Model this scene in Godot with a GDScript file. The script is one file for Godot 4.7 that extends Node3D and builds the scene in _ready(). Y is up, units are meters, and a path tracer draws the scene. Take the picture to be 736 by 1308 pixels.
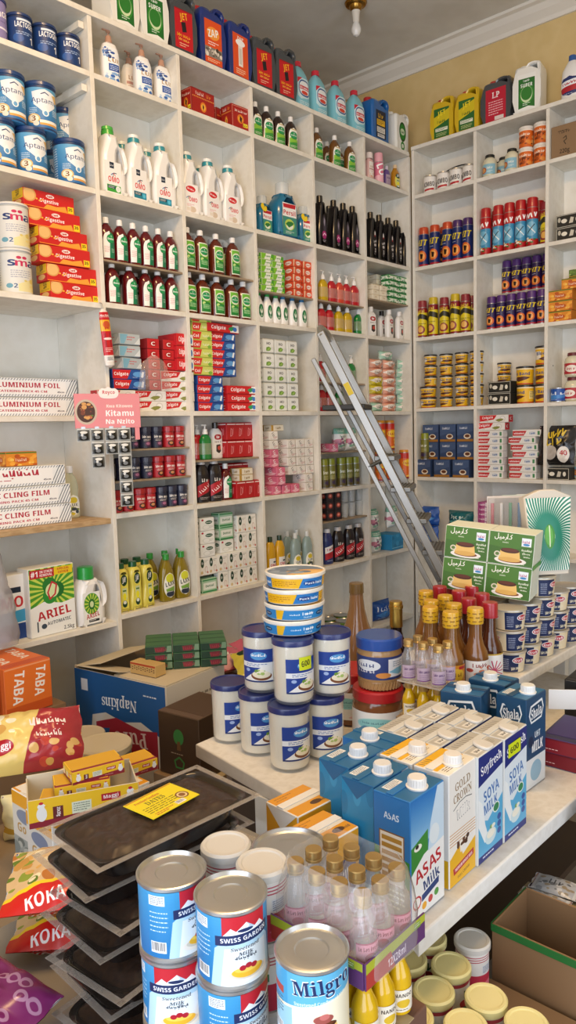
extends Node3D
# A small grocery shop: white shelving along two walls, a ladder, and counters crowded with goods. Metres, y up.
# The front of the long shelving is the plane x = 0, the front of the short shelving the plane z = 0.

var rng := RandomNumberGenerator.new()
var names := {}
var mats := {}
var K := {}
var ups := {}
const SA := [3.016, 2.806, 2.401, 2.0, 1.6, 1.211, 0.819, 0.42]        # shelf heights, long wall
const SB := [3.044, 2.785, 2.395, 2.009, 1.615, 1.225, 0.83, 0.43]     # shelf heights, short wall
const DZ := [2.057, 1.651, 1.241, 0.831, 0.42, 0.0]                    # uprights, long wall
const BX := [0.009, 0.399, 0.79, 1.18, 1.57]                           # uprights, short wall
const T := 0.01                                                        # half a board

func _ready() -> void:
	rng.seed = 11
	setup()
	room()
	kinds()
	long_wall()
	short_wall()
	ladder()
	counter()
	foreground()
	for k in K: K[k].free()
	finish_pages()

func setup() -> void:
	var cam := Camera3D.new()
	cam.name = "camera"
	cam.fov = 67.504
	cam.near = 0.02
	cam.transform = Transform3D(Basis(Vector3(0.74122, -0.02685, -0.67073), Vector3(-0.05114, 0.99404, -0.09631), Vector3(0.66931, 0.10569, 0.73542)), Vector3(2.43810, 1.51923, 3.75610))
	add_child(cam)
	cam.current = true
	var we := WorldEnvironment.new()
	we.name = "environment"
	var e := Environment.new()
	e.background_mode = Environment.BG_COLOR
	e.background_color = Color("dfe8f2")
	e.background_energy_multiplier = 1.0
	e.tonemap_mode = Environment.TONE_MAPPER_LINEAR
	e.tonemap_exposure = 0.95
	e.sdfgi_enabled = true
	e.ssao_enabled = true
	e.ssil_enabled = true
	we.environment = e
	add_child(we)
	# daylight through the open shop front behind the camera and the side door
	area("daylight_shop_front", Vector3(3.1, 1.5, 5.45), Vector3(3.1, 1.5, 0), Vector2(3.5, 2.9), Color("e6efff"), 12.0)
	area("daylight_side_door", Vector3(5.05, 1.25, 3.1), Vector3(0, 1.25, 3.1), Vector2(2.1, 2.4), Color("e8f0ff"), 4.0)
	# warm tube lamp under the ceiling, behind the camera
	area("ceiling_tube_glow", Vector3(1.5, 3.52, 2.75), Vector3(1.2, 0.0, 2.2), Vector2(1.2, 0.2), Color("ffcf8e"), 4.6)

func area(called: String, at: Vector3, to: Vector3, size: Vector2, col: Color, energy: float) -> void:
	var l := AreaLight3D.new()
	l.name = called
	l.area_size = size
	l.light_color = col
	l.light_energy = energy
	l.area_range = 12.0
	l.shadow_enabled = true
	add_child(l)
	l.look_at_from_position(at, to, Vector3.UP)

# ---------- mesh building ----------
class MB:
	var v := PackedVector3Array()
	var n := PackedVector3Array()
	var u := PackedVector2Array()
	var ix := PackedInt32Array()
	func grid(rows: Array, wrap: bool, r: Rect2, flip := false) -> void:
		var h := rows.size()
		var w: int = rows[0].size()
		var b := v.size()
		for i in h:
			for j in w:
				var p: Vector3 = rows[i][j]
				var jl := j - 1
				var jr := j + 1
				if wrap:
					if jl < 0: jl = w - 2
					if jr > w - 1: jr = 1
				else:
					jl = maxi(jl, 0)
					jr = mini(jr, w - 1)
				var du: Vector3 = rows[i][jr] - rows[i][jl]
				if du.length_squared() < 1e-12:
					var k: int = i + 1 if i == 0 else i - 1
					du = rows[k][jr] - rows[k][jl]
				var dv: Vector3 = rows[mini(i + 1, h - 1)][j] - rows[maxi(i - 1, 0)][j]
				var nn := du.cross(dv)
				nn = nn.normalized() if nn.length_squared() > 1e-20 else Vector3.UP
				if flip: nn = -nn
				v.append(p); n.append(nn)
				u.append(Vector2(r.position.x + r.size.x * j / float(w - 1), r.position.y + r.size.y * (1.0 - i / float(h - 1))))
		for i in h - 1:
			for j in w - 1:
				var a := b + i * w + j
				quad_ix(a, a + 1, a + w + 1, a + w, flip)
	func quad_ix(a: int, b: int, c: int, d: int, flip := false) -> void:
		if flip: ix.append_array([a, b, c, a, c, d])
		else: ix.append_array([a, c, b, a, d, c])
	func quad(a: Vector3, b: Vector3, c: Vector3, d: Vector3, r := Rect2(0, 0, 1, 1)) -> void:   # counter-clockwise seen from outside, a = lower left
		var nn := (b - a).cross(d - a)
		if nn.length_squared() < 1e-16: nn = (c - b).cross(d - b)
		nn = nn.normalized()
		quadn([a, b, c, d], [nn, nn, nn, nn], r)
	func quadn(p: Array, nn: Array, r := Rect2(0, 0, 1, 1)) -> void:
		var k := v.size()
		var uu := [Vector2(0, 1), Vector2(1, 1), Vector2(1, 0), Vector2(0, 0)]
		for i in 4:
			v.append(p[i]); n.append(nn[i]); u.append(r.position + uu[i] * r.size)
		quad_ix(k, k + 1, k + 2, k + 3)
	func fan(pts: PackedVector2Array, z: float, up: bool, xf := Transform3D()) -> void:   # flat triangulated polygon, in its own xy plane
		var t := Geometry2D.triangulate_polygon(pts)
		var k := v.size()
		var bb := Rect2(pts[0], Vector2.ZERO)
		for q in pts: bb = bb.expand(q)
		for q in pts:
			v.append(xf * Vector3(q.x, q.y, z)); n.append(xf.basis * Vector3(0, 0, 1 if up else -1))
			u.append(Vector2((q.x - bb.position.x) / bb.size.x, 1 - (q.y - bb.position.y) / bb.size.y))
		for i in range(0, t.size(), 3):
			var a := pts[t[i]]
			var ccw: bool = (pts[t[i + 1]] - a).cross(pts[t[i + 2]] - a) > 0
			if ccw == up: ix.append_array([k + t[i], k + t[i + 2], k + t[i + 1]])
			else: ix.append_array([k + t[i], k + t[i + 1], k + t[i + 2]])
	func box(c: Vector3, s: Vector3, b := 0.002, xf := Transform3D(), skip := "") -> void:   # box with rounded edges; "skip" names faces left to another surface
		var h := s / 2
		b = minf(b, minf(h.x, minf(h.y, h.z)) * 0.9)
		var i := h - Vector3(b, b, b)
		var bs := xf.basis
		var f := func(x, y, z): return xf * (c + Vector3(x, y, z))
		for sg in [1, -1]:
			var q := float(sg)
			if not (("f" if sg > 0 else "b") in skip): quad(f.call(-i.x * q, -i.y, h.z * q), f.call(i.x * q, -i.y, h.z * q), f.call(i.x * q, i.y, h.z * q), f.call(-i.x * q, i.y, h.z * q))
			if not (("r" if sg > 0 else "l") in skip): quad(f.call(h.x * q, -i.y, i.z * q), f.call(h.x * q, -i.y, -i.z * q), f.call(h.x * q, i.y, -i.z * q), f.call(h.x * q, i.y, i.z * q))
			if not (("t" if sg > 0 else "u") in skip): quad(f.call(-i.x, h.y * q, i.z * q), f.call(i.x, h.y * q, i.z * q), f.call(i.x, h.y * q, -i.z * q), f.call(-i.x, h.y * q, -i.z * q))
		for a in [1.0, -1.0]:
			for e in [1.0, -1.0]:
				var ny: Vector3 = bs * Vector3(0, a, 0)
				var nz: Vector3 = bs * Vector3(0, 0, e)
				var nx: Vector3 = bs * Vector3(e, 0, 0)
				edge(f.call(-i.x, a * h.y, e * i.z), f.call(i.x, a * h.y, e * i.z), f.call(i.x, a * i.y, e * h.z), f.call(-i.x, a * i.y, e * h.z), ny, nz)
				edge(f.call(e * i.x, a * h.y, -i.z), f.call(e * i.x, a * h.y, i.z), f.call(e * h.x, a * i.y, i.z), f.call(e * h.x, a * i.y, -i.z), ny, nx)
				var nz2: Vector3 = bs * Vector3(0, 0, a)
				edge(f.call(e * h.x, -i.y, a * i.z), f.call(e * h.x, i.y, a * i.z), f.call(e * i.x, i.y, a * h.z), f.call(e * i.x, -i.y, a * h.z), nx, nz2)
				for g in [1.0, -1.0]:
					var k := v.size()
					v.append_array([f.call(a * h.x, e * i.y, g * i.z), f.call(a * i.x, e * h.y, g * i.z), f.call(a * i.x, e * i.y, g * h.z)])
					n.append_array([bs * Vector3(a, 0, 0), bs * Vector3(0, e, 0), bs * Vector3(0, 0, g)])
					for q in 3: u.append(Vector2(0.02, 0.02))
					if a * e * g > 0: ix.append_array([k, k + 2, k + 1])
					else: ix.append_array([k, k + 1, k + 2])
	func edge(a: Vector3, b: Vector3, c: Vector3, d: Vector3, na: Vector3, nc: Vector3) -> void:
		var k := v.size()
		v.append_array([a, b, c, d]); n.append_array([na, na, nc, nc])
		for q in 4: u.append(Vector2(0.02, 0.02))
		quad_ix(k, k + 1, k + 2, k + 3, (b - a).cross(d - a).dot(na + nc) < 0)
	func tube(pts: Array, rad, seg := 8, closed := false) -> void:
		var rows := []
		var m := pts.size()
		var up := Vector3.UP
		for i in m:
			var t: Vector3 = (pts[(i + 1) % m if closed else mini(i + 1, m - 1)] - pts[(i - 1 + m) % m if closed else maxi(i - 1, 0)]).normalized()
			if i == 0: up = Vector3.UP if absf(t.y) < 0.9 else Vector3.RIGHT
			var s := t.cross(up).normalized()
			up = s.cross(t).normalized()
			var row := PackedVector3Array()
			var rr: float = rad[i] if rad is Array else rad
			for j in seg + 1:
				var a := TAU * j / seg
				row.append(pts[i] + (s * cos(a) + up * sin(a)) * rr)
			rows.append(row)
		if closed: rows.append(rows[0])
		grid(rows, true, Rect2(0, 0, 1, 1), true)
		if not closed:
			for e in [0, m - 1]:
				var ring: PackedVector3Array = rows[e]
				var c := PackedVector3Array()
				for q in ring: c.append(pts[e])
				grid([c, ring], true, Rect2(0, 0, 1, 1), e == 0)
	func lathe(prof: Array, seg := 24, sx := 1.0, sz := 1.0, ex := 2.0, at := Vector3.ZERO) -> void:
		var runs := [[prof[0]]]
		for i in range(1, prof.size()):
			runs[-1].append(prof[i])
			if i < prof.size() - 1:
				var d1: Vector2 = (prof[i] - prof[i - 1]).normalized()
				var d2: Vector2 = (prof[i + 1] - prof[i]).normalized()
				if d1.dot(d2) < 0.8: runs.append([prof[i]])
		for run in runs:
			var rows := []
			for q in run: rows.append(ring(q.x, q.y, seg, sx, sz, ex, at))
			grid(rows, true, Rect2(0, 0, 1, 1))
	static func ring(r: float, y: float, seg: int, sx: float, sz: float, ex: float, at := Vector3.ZERO, a0 := -PI, a1 := PI) -> PackedVector3Array:
		var row := PackedVector3Array()
		for j in seg + 1:
			var a: float = lerpf(a0, a1, j / float(seg))
			var s := sin(a)
			var c := cos(a)
			if ex != 2.0:
				s = signf(s) * pow(absf(s), 2.0 / ex)
				c = signf(c) * pow(absf(c), 2.0 / ex)
			row.append(at + Vector3(r * sx * s, y, r * sz * c))
		return row
	func slab(outline: PackedVector2Array, hole: PackedVector2Array, depth: float, bev: float) -> void:   # thick bottle or panel cut from an outline, edges rounded
		var h := depth / 2
		var prof := [Vector2(bev, -h), Vector2(bev * 0.3, -h + bev * 0.3), Vector2(0, -h + bev), Vector2(0, h - bev), Vector2(bev * 0.3, h - bev * 0.3), Vector2(bev, h)]
		for loop in [outline, hole]:
			if loop.size() == 0: continue
			var rows := []
			for q in prof:
				var row := PackedVector3Array()
				var o := inset(loop, q.x)
				for p in o: row.append(Vector3(p.x, p.y, q.y))
				row.append(row[0])
				rows.append(row)
			grid(rows, true, Rect2(0, 0, 1, 1))
		var ob := inset(outline, bev)
		var polys := [ob]
		if hole.size():
			var hb := inset(hole, bev)
			var cx := 0.0
			for p in hb: cx += p.x / hb.size()
			polys = []
			for half in [Rect2(cx - 9, -9, 9, 18), Rect2(cx, -9, 9, 18)]:
				var e: Vector2 = half.end
				var s: Vector2 = half.position
				for a in Geometry2D.intersect_polygons(ob, PackedVector2Array([s, Vector2(e.x, s.y), e, Vector2(s.x, e.y)])):
					polys.append_array(Geometry2D.clip_polygons(a, hb))
		for q in polys:
			if q.size() > 2:
				fan(q, h, true)
				fan(q, -h, false)
	static func inset(o: PackedVector2Array, d: float) -> PackedVector2Array:
		var r := PackedVector2Array()
		var m := o.size()
		for i in m:
			var t := (o[(i + 1) % m] - o[(i - 1 + m) % m]).normalized()
			r.append(o[i] + Vector2(-t.y, t.x) * d)
		return r
	func add_to(m: ArrayMesh, mat: Material) -> void:
		if v.size() == 0: return
		var a := []
		a.resize(Mesh.ARRAY_MAX)
		a[Mesh.ARRAY_VERTEX] = v; a[Mesh.ARRAY_NORMAL] = n; a[Mesh.ARRAY_TEX_UV] = u; a[Mesh.ARRAY_INDEX] = ix
		m.add_surface_from_arrays(Mesh.PRIMITIVE_TRIANGLES, a)
		m.surface_set_material(m.get_surface_count() - 1, mat)
	func mesh(mat: Material) -> ArrayMesh:
		var m := ArrayMesh.new()
		add_to(m, mat)
		return m

func smooth(pts: Array, sub := 4) -> PackedVector2Array:   # closed Catmull-Rom outline
	var r := PackedVector2Array()
	var m := pts.size()
	for i in m:
		for k in sub:
			r.append(pts[i].cubic_interpolate(pts[(i + 1) % m], pts[(i - 1 + m) % m], pts[(i + 2) % m], k / float(sub)))
	return r

func prof(a: Array) -> Array:   # flat r, y, r, y ... list to points
	var r := []
	for i in range(0, a.size(), 2): r.append(Vector2(a[i], a[i + 1]))
	return r

func radius_at(p: Array, y: float) -> float:
	for i in range(1, p.size()):
		if p[i - 1].y <= y and p[i].y >= y and p[i].y > p[i - 1].y:
			return lerpf(p[i - 1].x, p[i].x, (y - p[i - 1].y) / (p[i].y - p[i - 1].y))
	return p[-1].x

# a label wrapped on a turned body: heights y0..y1, angles a0..a1 (degrees, 0 = front); shape "rect", "oval" or "arch"
func band(p: Array, y0: float, y1: float, a0: float, a1: float, key: String, shape := "rect", sx := 1.0, sz := 1.0, ex := 2.0, off := 0.0007, rough := 0.45) -> ArrayMesh:
	var c: Dictionary = cell(key)
	var mb := MB.new()
	var nv := 9 if shape == "rect" else 13
	var nu := maxi(6, int((a1 - a0) / 9.0))
	var rows := []
	var uvs := []
	for i in nv:
		var t := i / float(nv - 1)
		var k := 1.0
		if shape == "oval": k = sqrt(maxf(0.0, 1.0 - pow(2 * t - 1, 2)))
		elif shape == "arch" and t > 0.6: k = sqrt(maxf(0.0, 1.0 - pow((t - 0.6) / 0.4, 2)))
		var y := lerpf(y0, y1, t)
		var mid := deg_to_rad((a0 + a1) / 2)
		var hw := deg_to_rad((a1 - a0) / 2) * k
		rows.append(MB.ring(radius_at(p, y) + off, y, nu, sx, sz, ex, Vector3.ZERO, mid - hw, mid + hw))
		for j in nu + 1: uvs.append(Vector2(c.r.position.x + c.r.size.x * (0.5 + (j / float(nu) - 0.5) * k), c.r.position.y + c.r.size.y * (1 - t)))
	mb.grid(rows, false, Rect2(0, 0, 1, 1))
	mb.u = PackedVector2Array(uvs)
	return mb.mesh(pmat(c.page, rough))

func flat(key: String, w: float, h: float, z: float, at := Vector2.ZERO, shape := "rect", rough := 0.45) -> ArrayMesh:   # flat printed label facing +z
	var c: Dictionary = cell(key)
	var mb := MB.new()
	if shape == "rect":
		mb.quad(Vector3(at.x - w / 2, at.y - h / 2, z), Vector3(at.x + w / 2, at.y - h / 2, z), Vector3(at.x + w / 2, at.y + h / 2, z), Vector3(at.x - w / 2, at.y + h / 2, z), c.r)
	else:
		var o := PackedVector2Array()
		for i in 24:
			var a := TAU * i / 24
			o.append(at + Vector2(cos(a) * w / 2, sin(a) * h / 2))
		mb.fan(o, z, true)
		for i in mb.u.size(): mb.u[i] = c.r.position + mb.u[i] * c.r.size
	return mb.mesh(pmat(c.page, rough))

# ---------- materials ----------
func mat(col: String, rough := 0.5, metal := 0.0) -> StandardMaterial3D:
	var k := "%s|%s|%s" % [col, rough, metal]
	if not mats.has(k):
		var m := StandardMaterial3D.new()
		m.albedo_color = Color(col)
		m.roughness = rough
		m.metallic = metal
		mats[k] = m
	return mats[k]

func gloss(col: String, rough := 0.25) -> StandardMaterial3D:   # shiny plastic
	var k := "gloss|%s|%s" % [col, rough]
	if not mats.has(k):
		var m := StandardMaterial3D.new()
		m.albedo_color = Color(col)
		m.roughness = rough
		m.clearcoat_enabled = true
		m.clearcoat = 0.4
		m.clearcoat_roughness = 0.15
		mats[k] = m
	return mats[k]

func film(col: String, a: float, rough := 0.12) -> StandardMaterial3D:   # clear film or thin glass
	var k := "film|%s|%s|%s" % [col, a, rough]
	if not mats.has(k):
		var m := StandardMaterial3D.new()
		m.albedo_color = Color(Color(col), a)
		m.roughness = rough
		m.transparency = BaseMaterial3D.TRANSPARENCY_ALPHA
		m.cull_mode = BaseMaterial3D.CULL_DISABLED
		mats[k] = m
	return mats[k]

func pmat(page: int, rough := 0.45) -> StandardMaterial3D:
	var k := "page|%d|%s" % [page, rough]
	if not mats.has(k):
		var m := StandardMaterial3D.new()
		page_mats.append([m, page])
		m.roughness = rough
		m.texture_repeat = false
		mats[k] = m
	return mats[k]

func grain(cols: Array, scale: Vector3, rough: float, freq := 0.02, seed := 3, oct := 4, bump := 0.0) -> StandardMaterial3D:   # world triplanar noise colour
	var k := "grain|%s|%s|%s|%s|%d" % [cols, scale, rough, freq, seed]
	if mats.has(k): return mats[k]
	var nz := FastNoiseLite.new()
	nz.seed = seed
	nz.frequency = freq
	nz.fractal_octaves = oct
	var t := NoiseTexture2D.new()
	t.width = 512; t.height = 512; t.seamless = true
	t.noise = nz
	var g := Gradient.new()
	g.offsets = PackedFloat32Array([0.2, 0.45, 0.6, 0.85])
	var cc := PackedColorArray()
	for c in cols: cc.append(Color(c))
	g.colors = cc
	t.color_ramp = g
	var m := StandardMaterial3D.new()
	m.albedo_texture = t
	m.roughness = rough
	m.uv1_triplanar = true
	m.uv1_world_triplanar = true
	m.uv1_scale = scale
	if bump > 0.0:
		var t2 := NoiseTexture2D.new()
		t2.width = 512; t2.height = 512; t2.seamless = true
		t2.noise = nz
		m.heightmap_enabled = true
		m.heightmap_texture = t2
		m.heightmap_scale = bump
	mats[k] = m
	return m

# ---------- things and parts ----------
func numbered(called: String) -> String:
	names[called] = names.get(called, -1) + 1
	return called if names[called] == 0 else "%s_%03d" % [called, names[called]]

func part(root: Node3D, called: String, m: Mesh, at := Vector3.ZERO, rot := Vector3.ZERO, label := "") -> MeshInstance3D:
	var o := MeshInstance3D.new()
	o.name = called
	o.mesh = m
	root.add_child(o, true)
	o.position = at
	o.rotation = rot
	if label: o.set_meta("label", label)
	return o

func thing(called: String, label: String, category: String, at := Vector3.ZERO, yaw := 0.0, group := "") -> Node3D:
	var o := Node3D.new()
	o.name = numbered(called)
	add_child(o)
	o.position = at
	o.rotation.y = deg_to_rad(yaw)
	meta(o, label, category, group)
	return o

func meta(o: Node, label: String, category: String, group := "") -> void:
	o.set_meta("label", label)
	o.set_meta("category", category)
	if group: o.set_meta("group", group)

func structure(called: String, m: Mesh, at := Vector3.ZERO) -> MeshInstance3D:
	var o := MeshInstance3D.new()
	o.name = called
	o.mesh = m
	add_child(o)
	o.position = at
	o.set_meta("kind", "structure")
	return o

# a kind of product is built once; every one on the shelves is a copy of it
func kind(key: String, called: String, category: String) -> Node3D:
	var o := Node3D.new()
	o.name = called
	o.set_meta("called", called)
	o.set_meta("category", category)
	K[key] = o
	return o

func put(key: String, label: String, group: String, at: Vector3, yaw := 0.0, jitter := 4.0, rot := Vector3.ZERO) -> Node3D:
	var src: Node3D = K[key]
	var o: Node3D = src.duplicate()
	o.name = numbered(src.get_meta("called"))
	o.remove_meta("called")
	add_child(o)
	o.position = at
	o.rotation = Vector3(rot.x, deg_to_rad(yaw + rng.randf_range(-jitter, jitter)) + rot.y, rot.z)
	if label.ends_with("^"):   # a pile: count upwards
		ups[label] = ups.get(label, -1) + 1
		label = "%s, %s up" % [label.trim_suffix("^"), ORD[mini(ups[label], 11)]]
	meta(o, label, src.get_meta("category"), group)
	return o

const ORD := ["first", "second", "third", "fourth", "fifth", "sixth", "seventh", "eighth", "ninth", "tenth", "eleventh", "twelfth"]

func along(label: String, i: int, n: int, from: String) -> String:   # tells one in a row by its order from a thing one can find
	return label if n < 2 or label.split(" ").size() > 12 else "%s, %s from %s" % [label, ORD[i], from]

func width_of(key: String) -> float:   # how wide a kind is across its front
	var b := AABB()
	for m in K[key].get_children(): b = b.merge(m.transform * m.get_aabb())
	return b.size.x

func spread(key: String, at: Array, edges: Array) -> Array:   # neighbours in a row stand clear of one another and of the uprights
	var w := width_of(key) + .0025
	var idx := range(at.size())
	idx.sort_custom(func(a, b): return at[a] < at[b])
	var lo := -9.0
	var hi := 9.0
	for e in edges:
		if e < at[idx[0]]: lo = maxf(lo, e + .01 + w / 2)
		if e > at[idx[-1]]: hi = minf(hi, e - .01 - w / 2)
	for n in 60:
		for k in idx.size() - 1:
			var a: int = idx[k]
			var b: int = idx[k + 1]
			var o: float = w - (at[b] - at[a])
			if o > 0:
				at[a] -= o / 2
				at[b] += o / 2
		for k in idx:
			if lo <= hi: at[k] = clampf(at[k], lo, hi)
	return at

func row_a(key: String, label: String, group: String, y: float, d: float, zs: Array, jitter := 4.0) -> void:   # along the long wall, facing +x
	zs = spread(key, zs, DZ + [2.85] if y < 3.0 else [])
	for i in zs.size(): put(key, along(label, zs.size() - 1 - i, zs.size(), "the corner"), group, Vector3(-d, y, zs[i]), 90, jitter)

func row_b(key: String, label: String, group: String, y: float, d: float, xs: Array, jitter := 4.0) -> void:   # along the short wall, facing +z
	xs = spread(key, xs, BX if y < 3.0 else [])
	for i in xs.size(): put(key, along(label, i, xs.size(), "the corner"), group, Vector3(xs[i], y, -d), 0, jitter)

# ---------- print: labels are drawn into the cells of a few texture pages ----------
var cells := {}
var pages := []
var page_mats := []
var cv: Image            # the cell being drawn, at twice its size
var cw := 1.0            # its size in drawing units
var ch := 1.0
var px := 512
var glyphs := {}
var fonts := {}

func cell(key: String) -> Dictionary:
	if not cells.has(key): paint(key)
	return cells[key]

func finish_pages() -> void:   # once everything is drawn, the pages become textures
	var t := []
	for p in pages: t.append(ImageTexture.create_from_image(p.img))
	for q in page_mats: q[0].albedo_texture = t[q[1]]

func begin(w: float, h: float, bg: String, big := false) -> void:
	px = 1024 if big else 512
	cw = w
	ch = h
	cv = Image.create(px, px, false, Image.FORMAT_RGB8)
	cv.fill(Color(bg))

func finish(key: String) -> void:
	var s := px / 2
	cv.resize(s, s, Image.INTERPOLATE_BILINEAR)
	var pg := -1
	for i in pages.size():
		if pages[i].s == s and pages[i].n < pages[i].cap: pg = i
	if pg < 0:
		var side := 2048
		pages.append({"img": Image.create(side, side, false, Image.FORMAT_RGB8), "s": s, "n": 0, "cap": (side / s) * (side / s), "side": side})
		pg = pages.size() - 1
	var p: Dictionary = pages[pg]
	var per: int = p.side / s
	var x: int = (p.n % per) * s
	var y: int = (p.n / per) * s
	p.img.blit_rect(cv, Rect2i(0, 0, s, s), Vector2i(x, y))
	p.n += 1
	var e := 1.5
	cells[key] = {"page": pg, "r": Rect2((x + e) / p.side, (y + e) / p.side, (s - 2 * e) / p.side, (s - 2 * e) / p.side)}

func rect(x: float, y: float, w: float, h: float, c: String) -> void:
	cv.fill_rect(Rect2i(int(x / cw * px), int(y / ch * px), maxi(1, int(w / cw * px)), maxi(1, int(h / ch * px))), Color(c))

func ell(x: float, y: float, rx: float, ry: float, c: String) -> void:
	var col := Color(c)
	var r := ry / ch * px
	var yc := y / ch * px
	for iy in range(maxi(0, int(yc - r)), mini(px, int(yc + r) + 1)):
		var k := 1.0 - pow((iy + 0.5 - yc) / r, 2)
		if k > 0:
			var hw := sqrt(k) * rx / cw * px
			span(x / cw * px - hw, x / cw * px + hw, iy, col)

func span(x0: float, x1: float, y: int, col: Color) -> void:
	var a := clampi(roundi(x0), 0, px)
	var b := clampi(roundi(x1), 0, px)
	if b > a and y >= 0 and y < px: cv.fill_rect(Rect2i(a, y, b - a, 1), col)

func tri(a: Vector2, b: Vector2, c: Vector2, col: Color) -> void:   # pixel space
	var y0 := maxi(0, int(floor(minf(a.y, minf(b.y, c.y)))))
	var y1 := mini(px - 1, int(ceil(maxf(a.y, maxf(b.y, c.y)))))
	for iy in range(y0, y1 + 1):
		var y := iy + 0.5
		var lo := 1e9
		var hi := -1e9
		for e in [[a, b], [b, c], [c, a]]:
			var p: Vector2 = e[0]
			var q: Vector2 = e[1]
			if (p.y <= y) != (q.y <= y):
				var x := p.x + (q.x - p.x) * (y - p.y) / (q.y - p.y)
				lo = minf(lo, x)
				hi = maxf(hi, x)
		if hi > lo: span(lo, hi, iy, col)

func poly(pts: Array, c: String) -> void:   # flat x, y list
	var o := PackedVector2Array()
	for i in range(0, pts.size(), 2): o.append(Vector2(pts[i] / cw * px, pts[i + 1] / ch * px))
	var t := Geometry2D.triangulate_polygon(o)
	for i in range(0, t.size(), 3): tri(o[t[i]], o[t[i + 1]], o[t[i + 2]], Color(c))

func line(pts: Array, w: float, c: String) -> void:   # a brush stroke through the flat x, y list
	for i in range(0, pts.size() - 2, 2):
		var a := Vector2(pts[i], pts[i + 1])
		var b := Vector2(pts[i + 2], pts[i + 3])
		var nn := (b - a).orthogonal().normalized() * w / 2
		poly([a.x + nn.x, a.y + nn.y, b.x + nn.x, b.y + nn.y, b.x - nn.x, b.y - nn.y, a.x - nn.x, a.y - nn.y], c)
		ell(b.x, b.y, w / 2, w / 2, c)
	ell(pts[0], pts[1], w / 2, w / 2, c)

func glyph(s: String, f: String) -> Array:   # triangles of a word, centred, 1 high
	var k := f + "|" + s
	if glyphs.has(k): return glyphs[k]
	if not fonts.has(f):
		var sf := SystemFont.new()
		sf.font_names = PackedStringArray(["Droid Serif" if "serif" in f else "Droid Sans"])
		sf.font_weight = 400 if "thin" in f else 700
		fonts[f] = sf
	var tm := TextMesh.new()
	tm.text = s
	tm.font = fonts[f]
	tm.font_size = 32
	tm.depth = 0.0
	tm.pixel_size = 0.01
	tm.curve_step = 2.0
	var arr := tm.get_mesh_arrays()
	var v: PackedVector3Array = arr[Mesh.ARRAY_VERTEX]
	var ii: PackedInt32Array = arr[Mesh.ARRAY_INDEX] if arr[Mesh.ARRAY_INDEX] != null else PackedInt32Array(range(v.size()))
	var o := PackedVector2Array()
	var bb := Rect2()
	for q in ii.size():
		var p := Vector2(v[ii[q]].x, -v[ii[q]].y)
		bb = Rect2(p, Vector2.ZERO) if q == 0 else bb.expand(p)
		o.append(p)
	var cap := 0.235
	for q in o.size(): o[q] = (o[q] - bb.get_center()) / cap
	glyphs[k] = [o, bb.size.x / cap, bb.size.y / cap]
	return glyphs[k]

func text(s: String, x: float, y: float, h: float, c: String, w := 0.0, ang := 0.0, f := "sans", slant := 0.0) -> void:   # h = height of a capital, w = full width (0: natural)
	var g := glyph(s, f)
	var kx: float = h if w <= 0 else w / g[1]
	var ca := cos(deg_to_rad(ang))
	var sa := sin(deg_to_rad(ang))
	var col := Color(c)
	var o := PackedVector2Array()
	for p in g[0]:
		var q := Vector2((p.x - p.y * slant) * kx, p.y * h)
		o.append(Vector2((x + q.x * ca - q.y * sa) / cw * px, (y + q.x * sa + q.y * ca) / ch * px))
	for i in range(0, o.size(), 3): tri(o[i], o[i + 1], o[i + 2], col)

func lines(x: float, y: float, w: float, n: int, dy: float, c: String, th := 0.0) -> void:   # small print: broken lines of words
	var r := RandomNumberGenerator.new()
	r.seed = n * 31 + int(w * 10)
	var t := dy * 0.4 if th == 0.0 else th
	for i in n:
		var p := 0.0
		while p < w * (0.55 + 0.45 * r.randf() if i == n - 1 else 1.0):
			var l := minf(w * r.randf_range(0.05, 0.17), w - p)
			rect(x + p, y + i * dy, l, t, c)
			p += l + w * 0.03

func barcode(x: float, y: float, w: float, h: float) -> void:
	rect(x, y, w, h, "fafafa")
	var r := RandomNumberGenerator.new()
	r.seed = 5
	var p := 0.04
	while p < 0.94:
		var l := r.randf_range(0.01, 0.04)
		rect(x + p * w, y + h * 0.06, l * w, h * 0.75, "1c1c1c")
		p += l + r.randf_range(0.015, 0.04)

func blot(n: int, seed: int, x: float, y: float, w: float, h: float, cols: Array, s: float) -> void:   # scattered spots of print
	var r := RandomNumberGenerator.new()
	r.seed = seed
	for i in n:
		var q := s * r.randf_range(0.4, 1.3)
		ell(x + w * r.randf(), y + h * r.randf(), q, q * r.randf_range(0.5, 1.0), cols[r.randi() % cols.size()])

func grad(x: float, y: float, w: float, h: float, a: String, b: String) -> void:   # two inks printed into one another
	for i in 24: rect(x, y + h * i / 24.0, w, h / 24.0 + ch / 100.0, Color(a).lerp(Color(b), i / 23.0).to_html(false))

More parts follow.
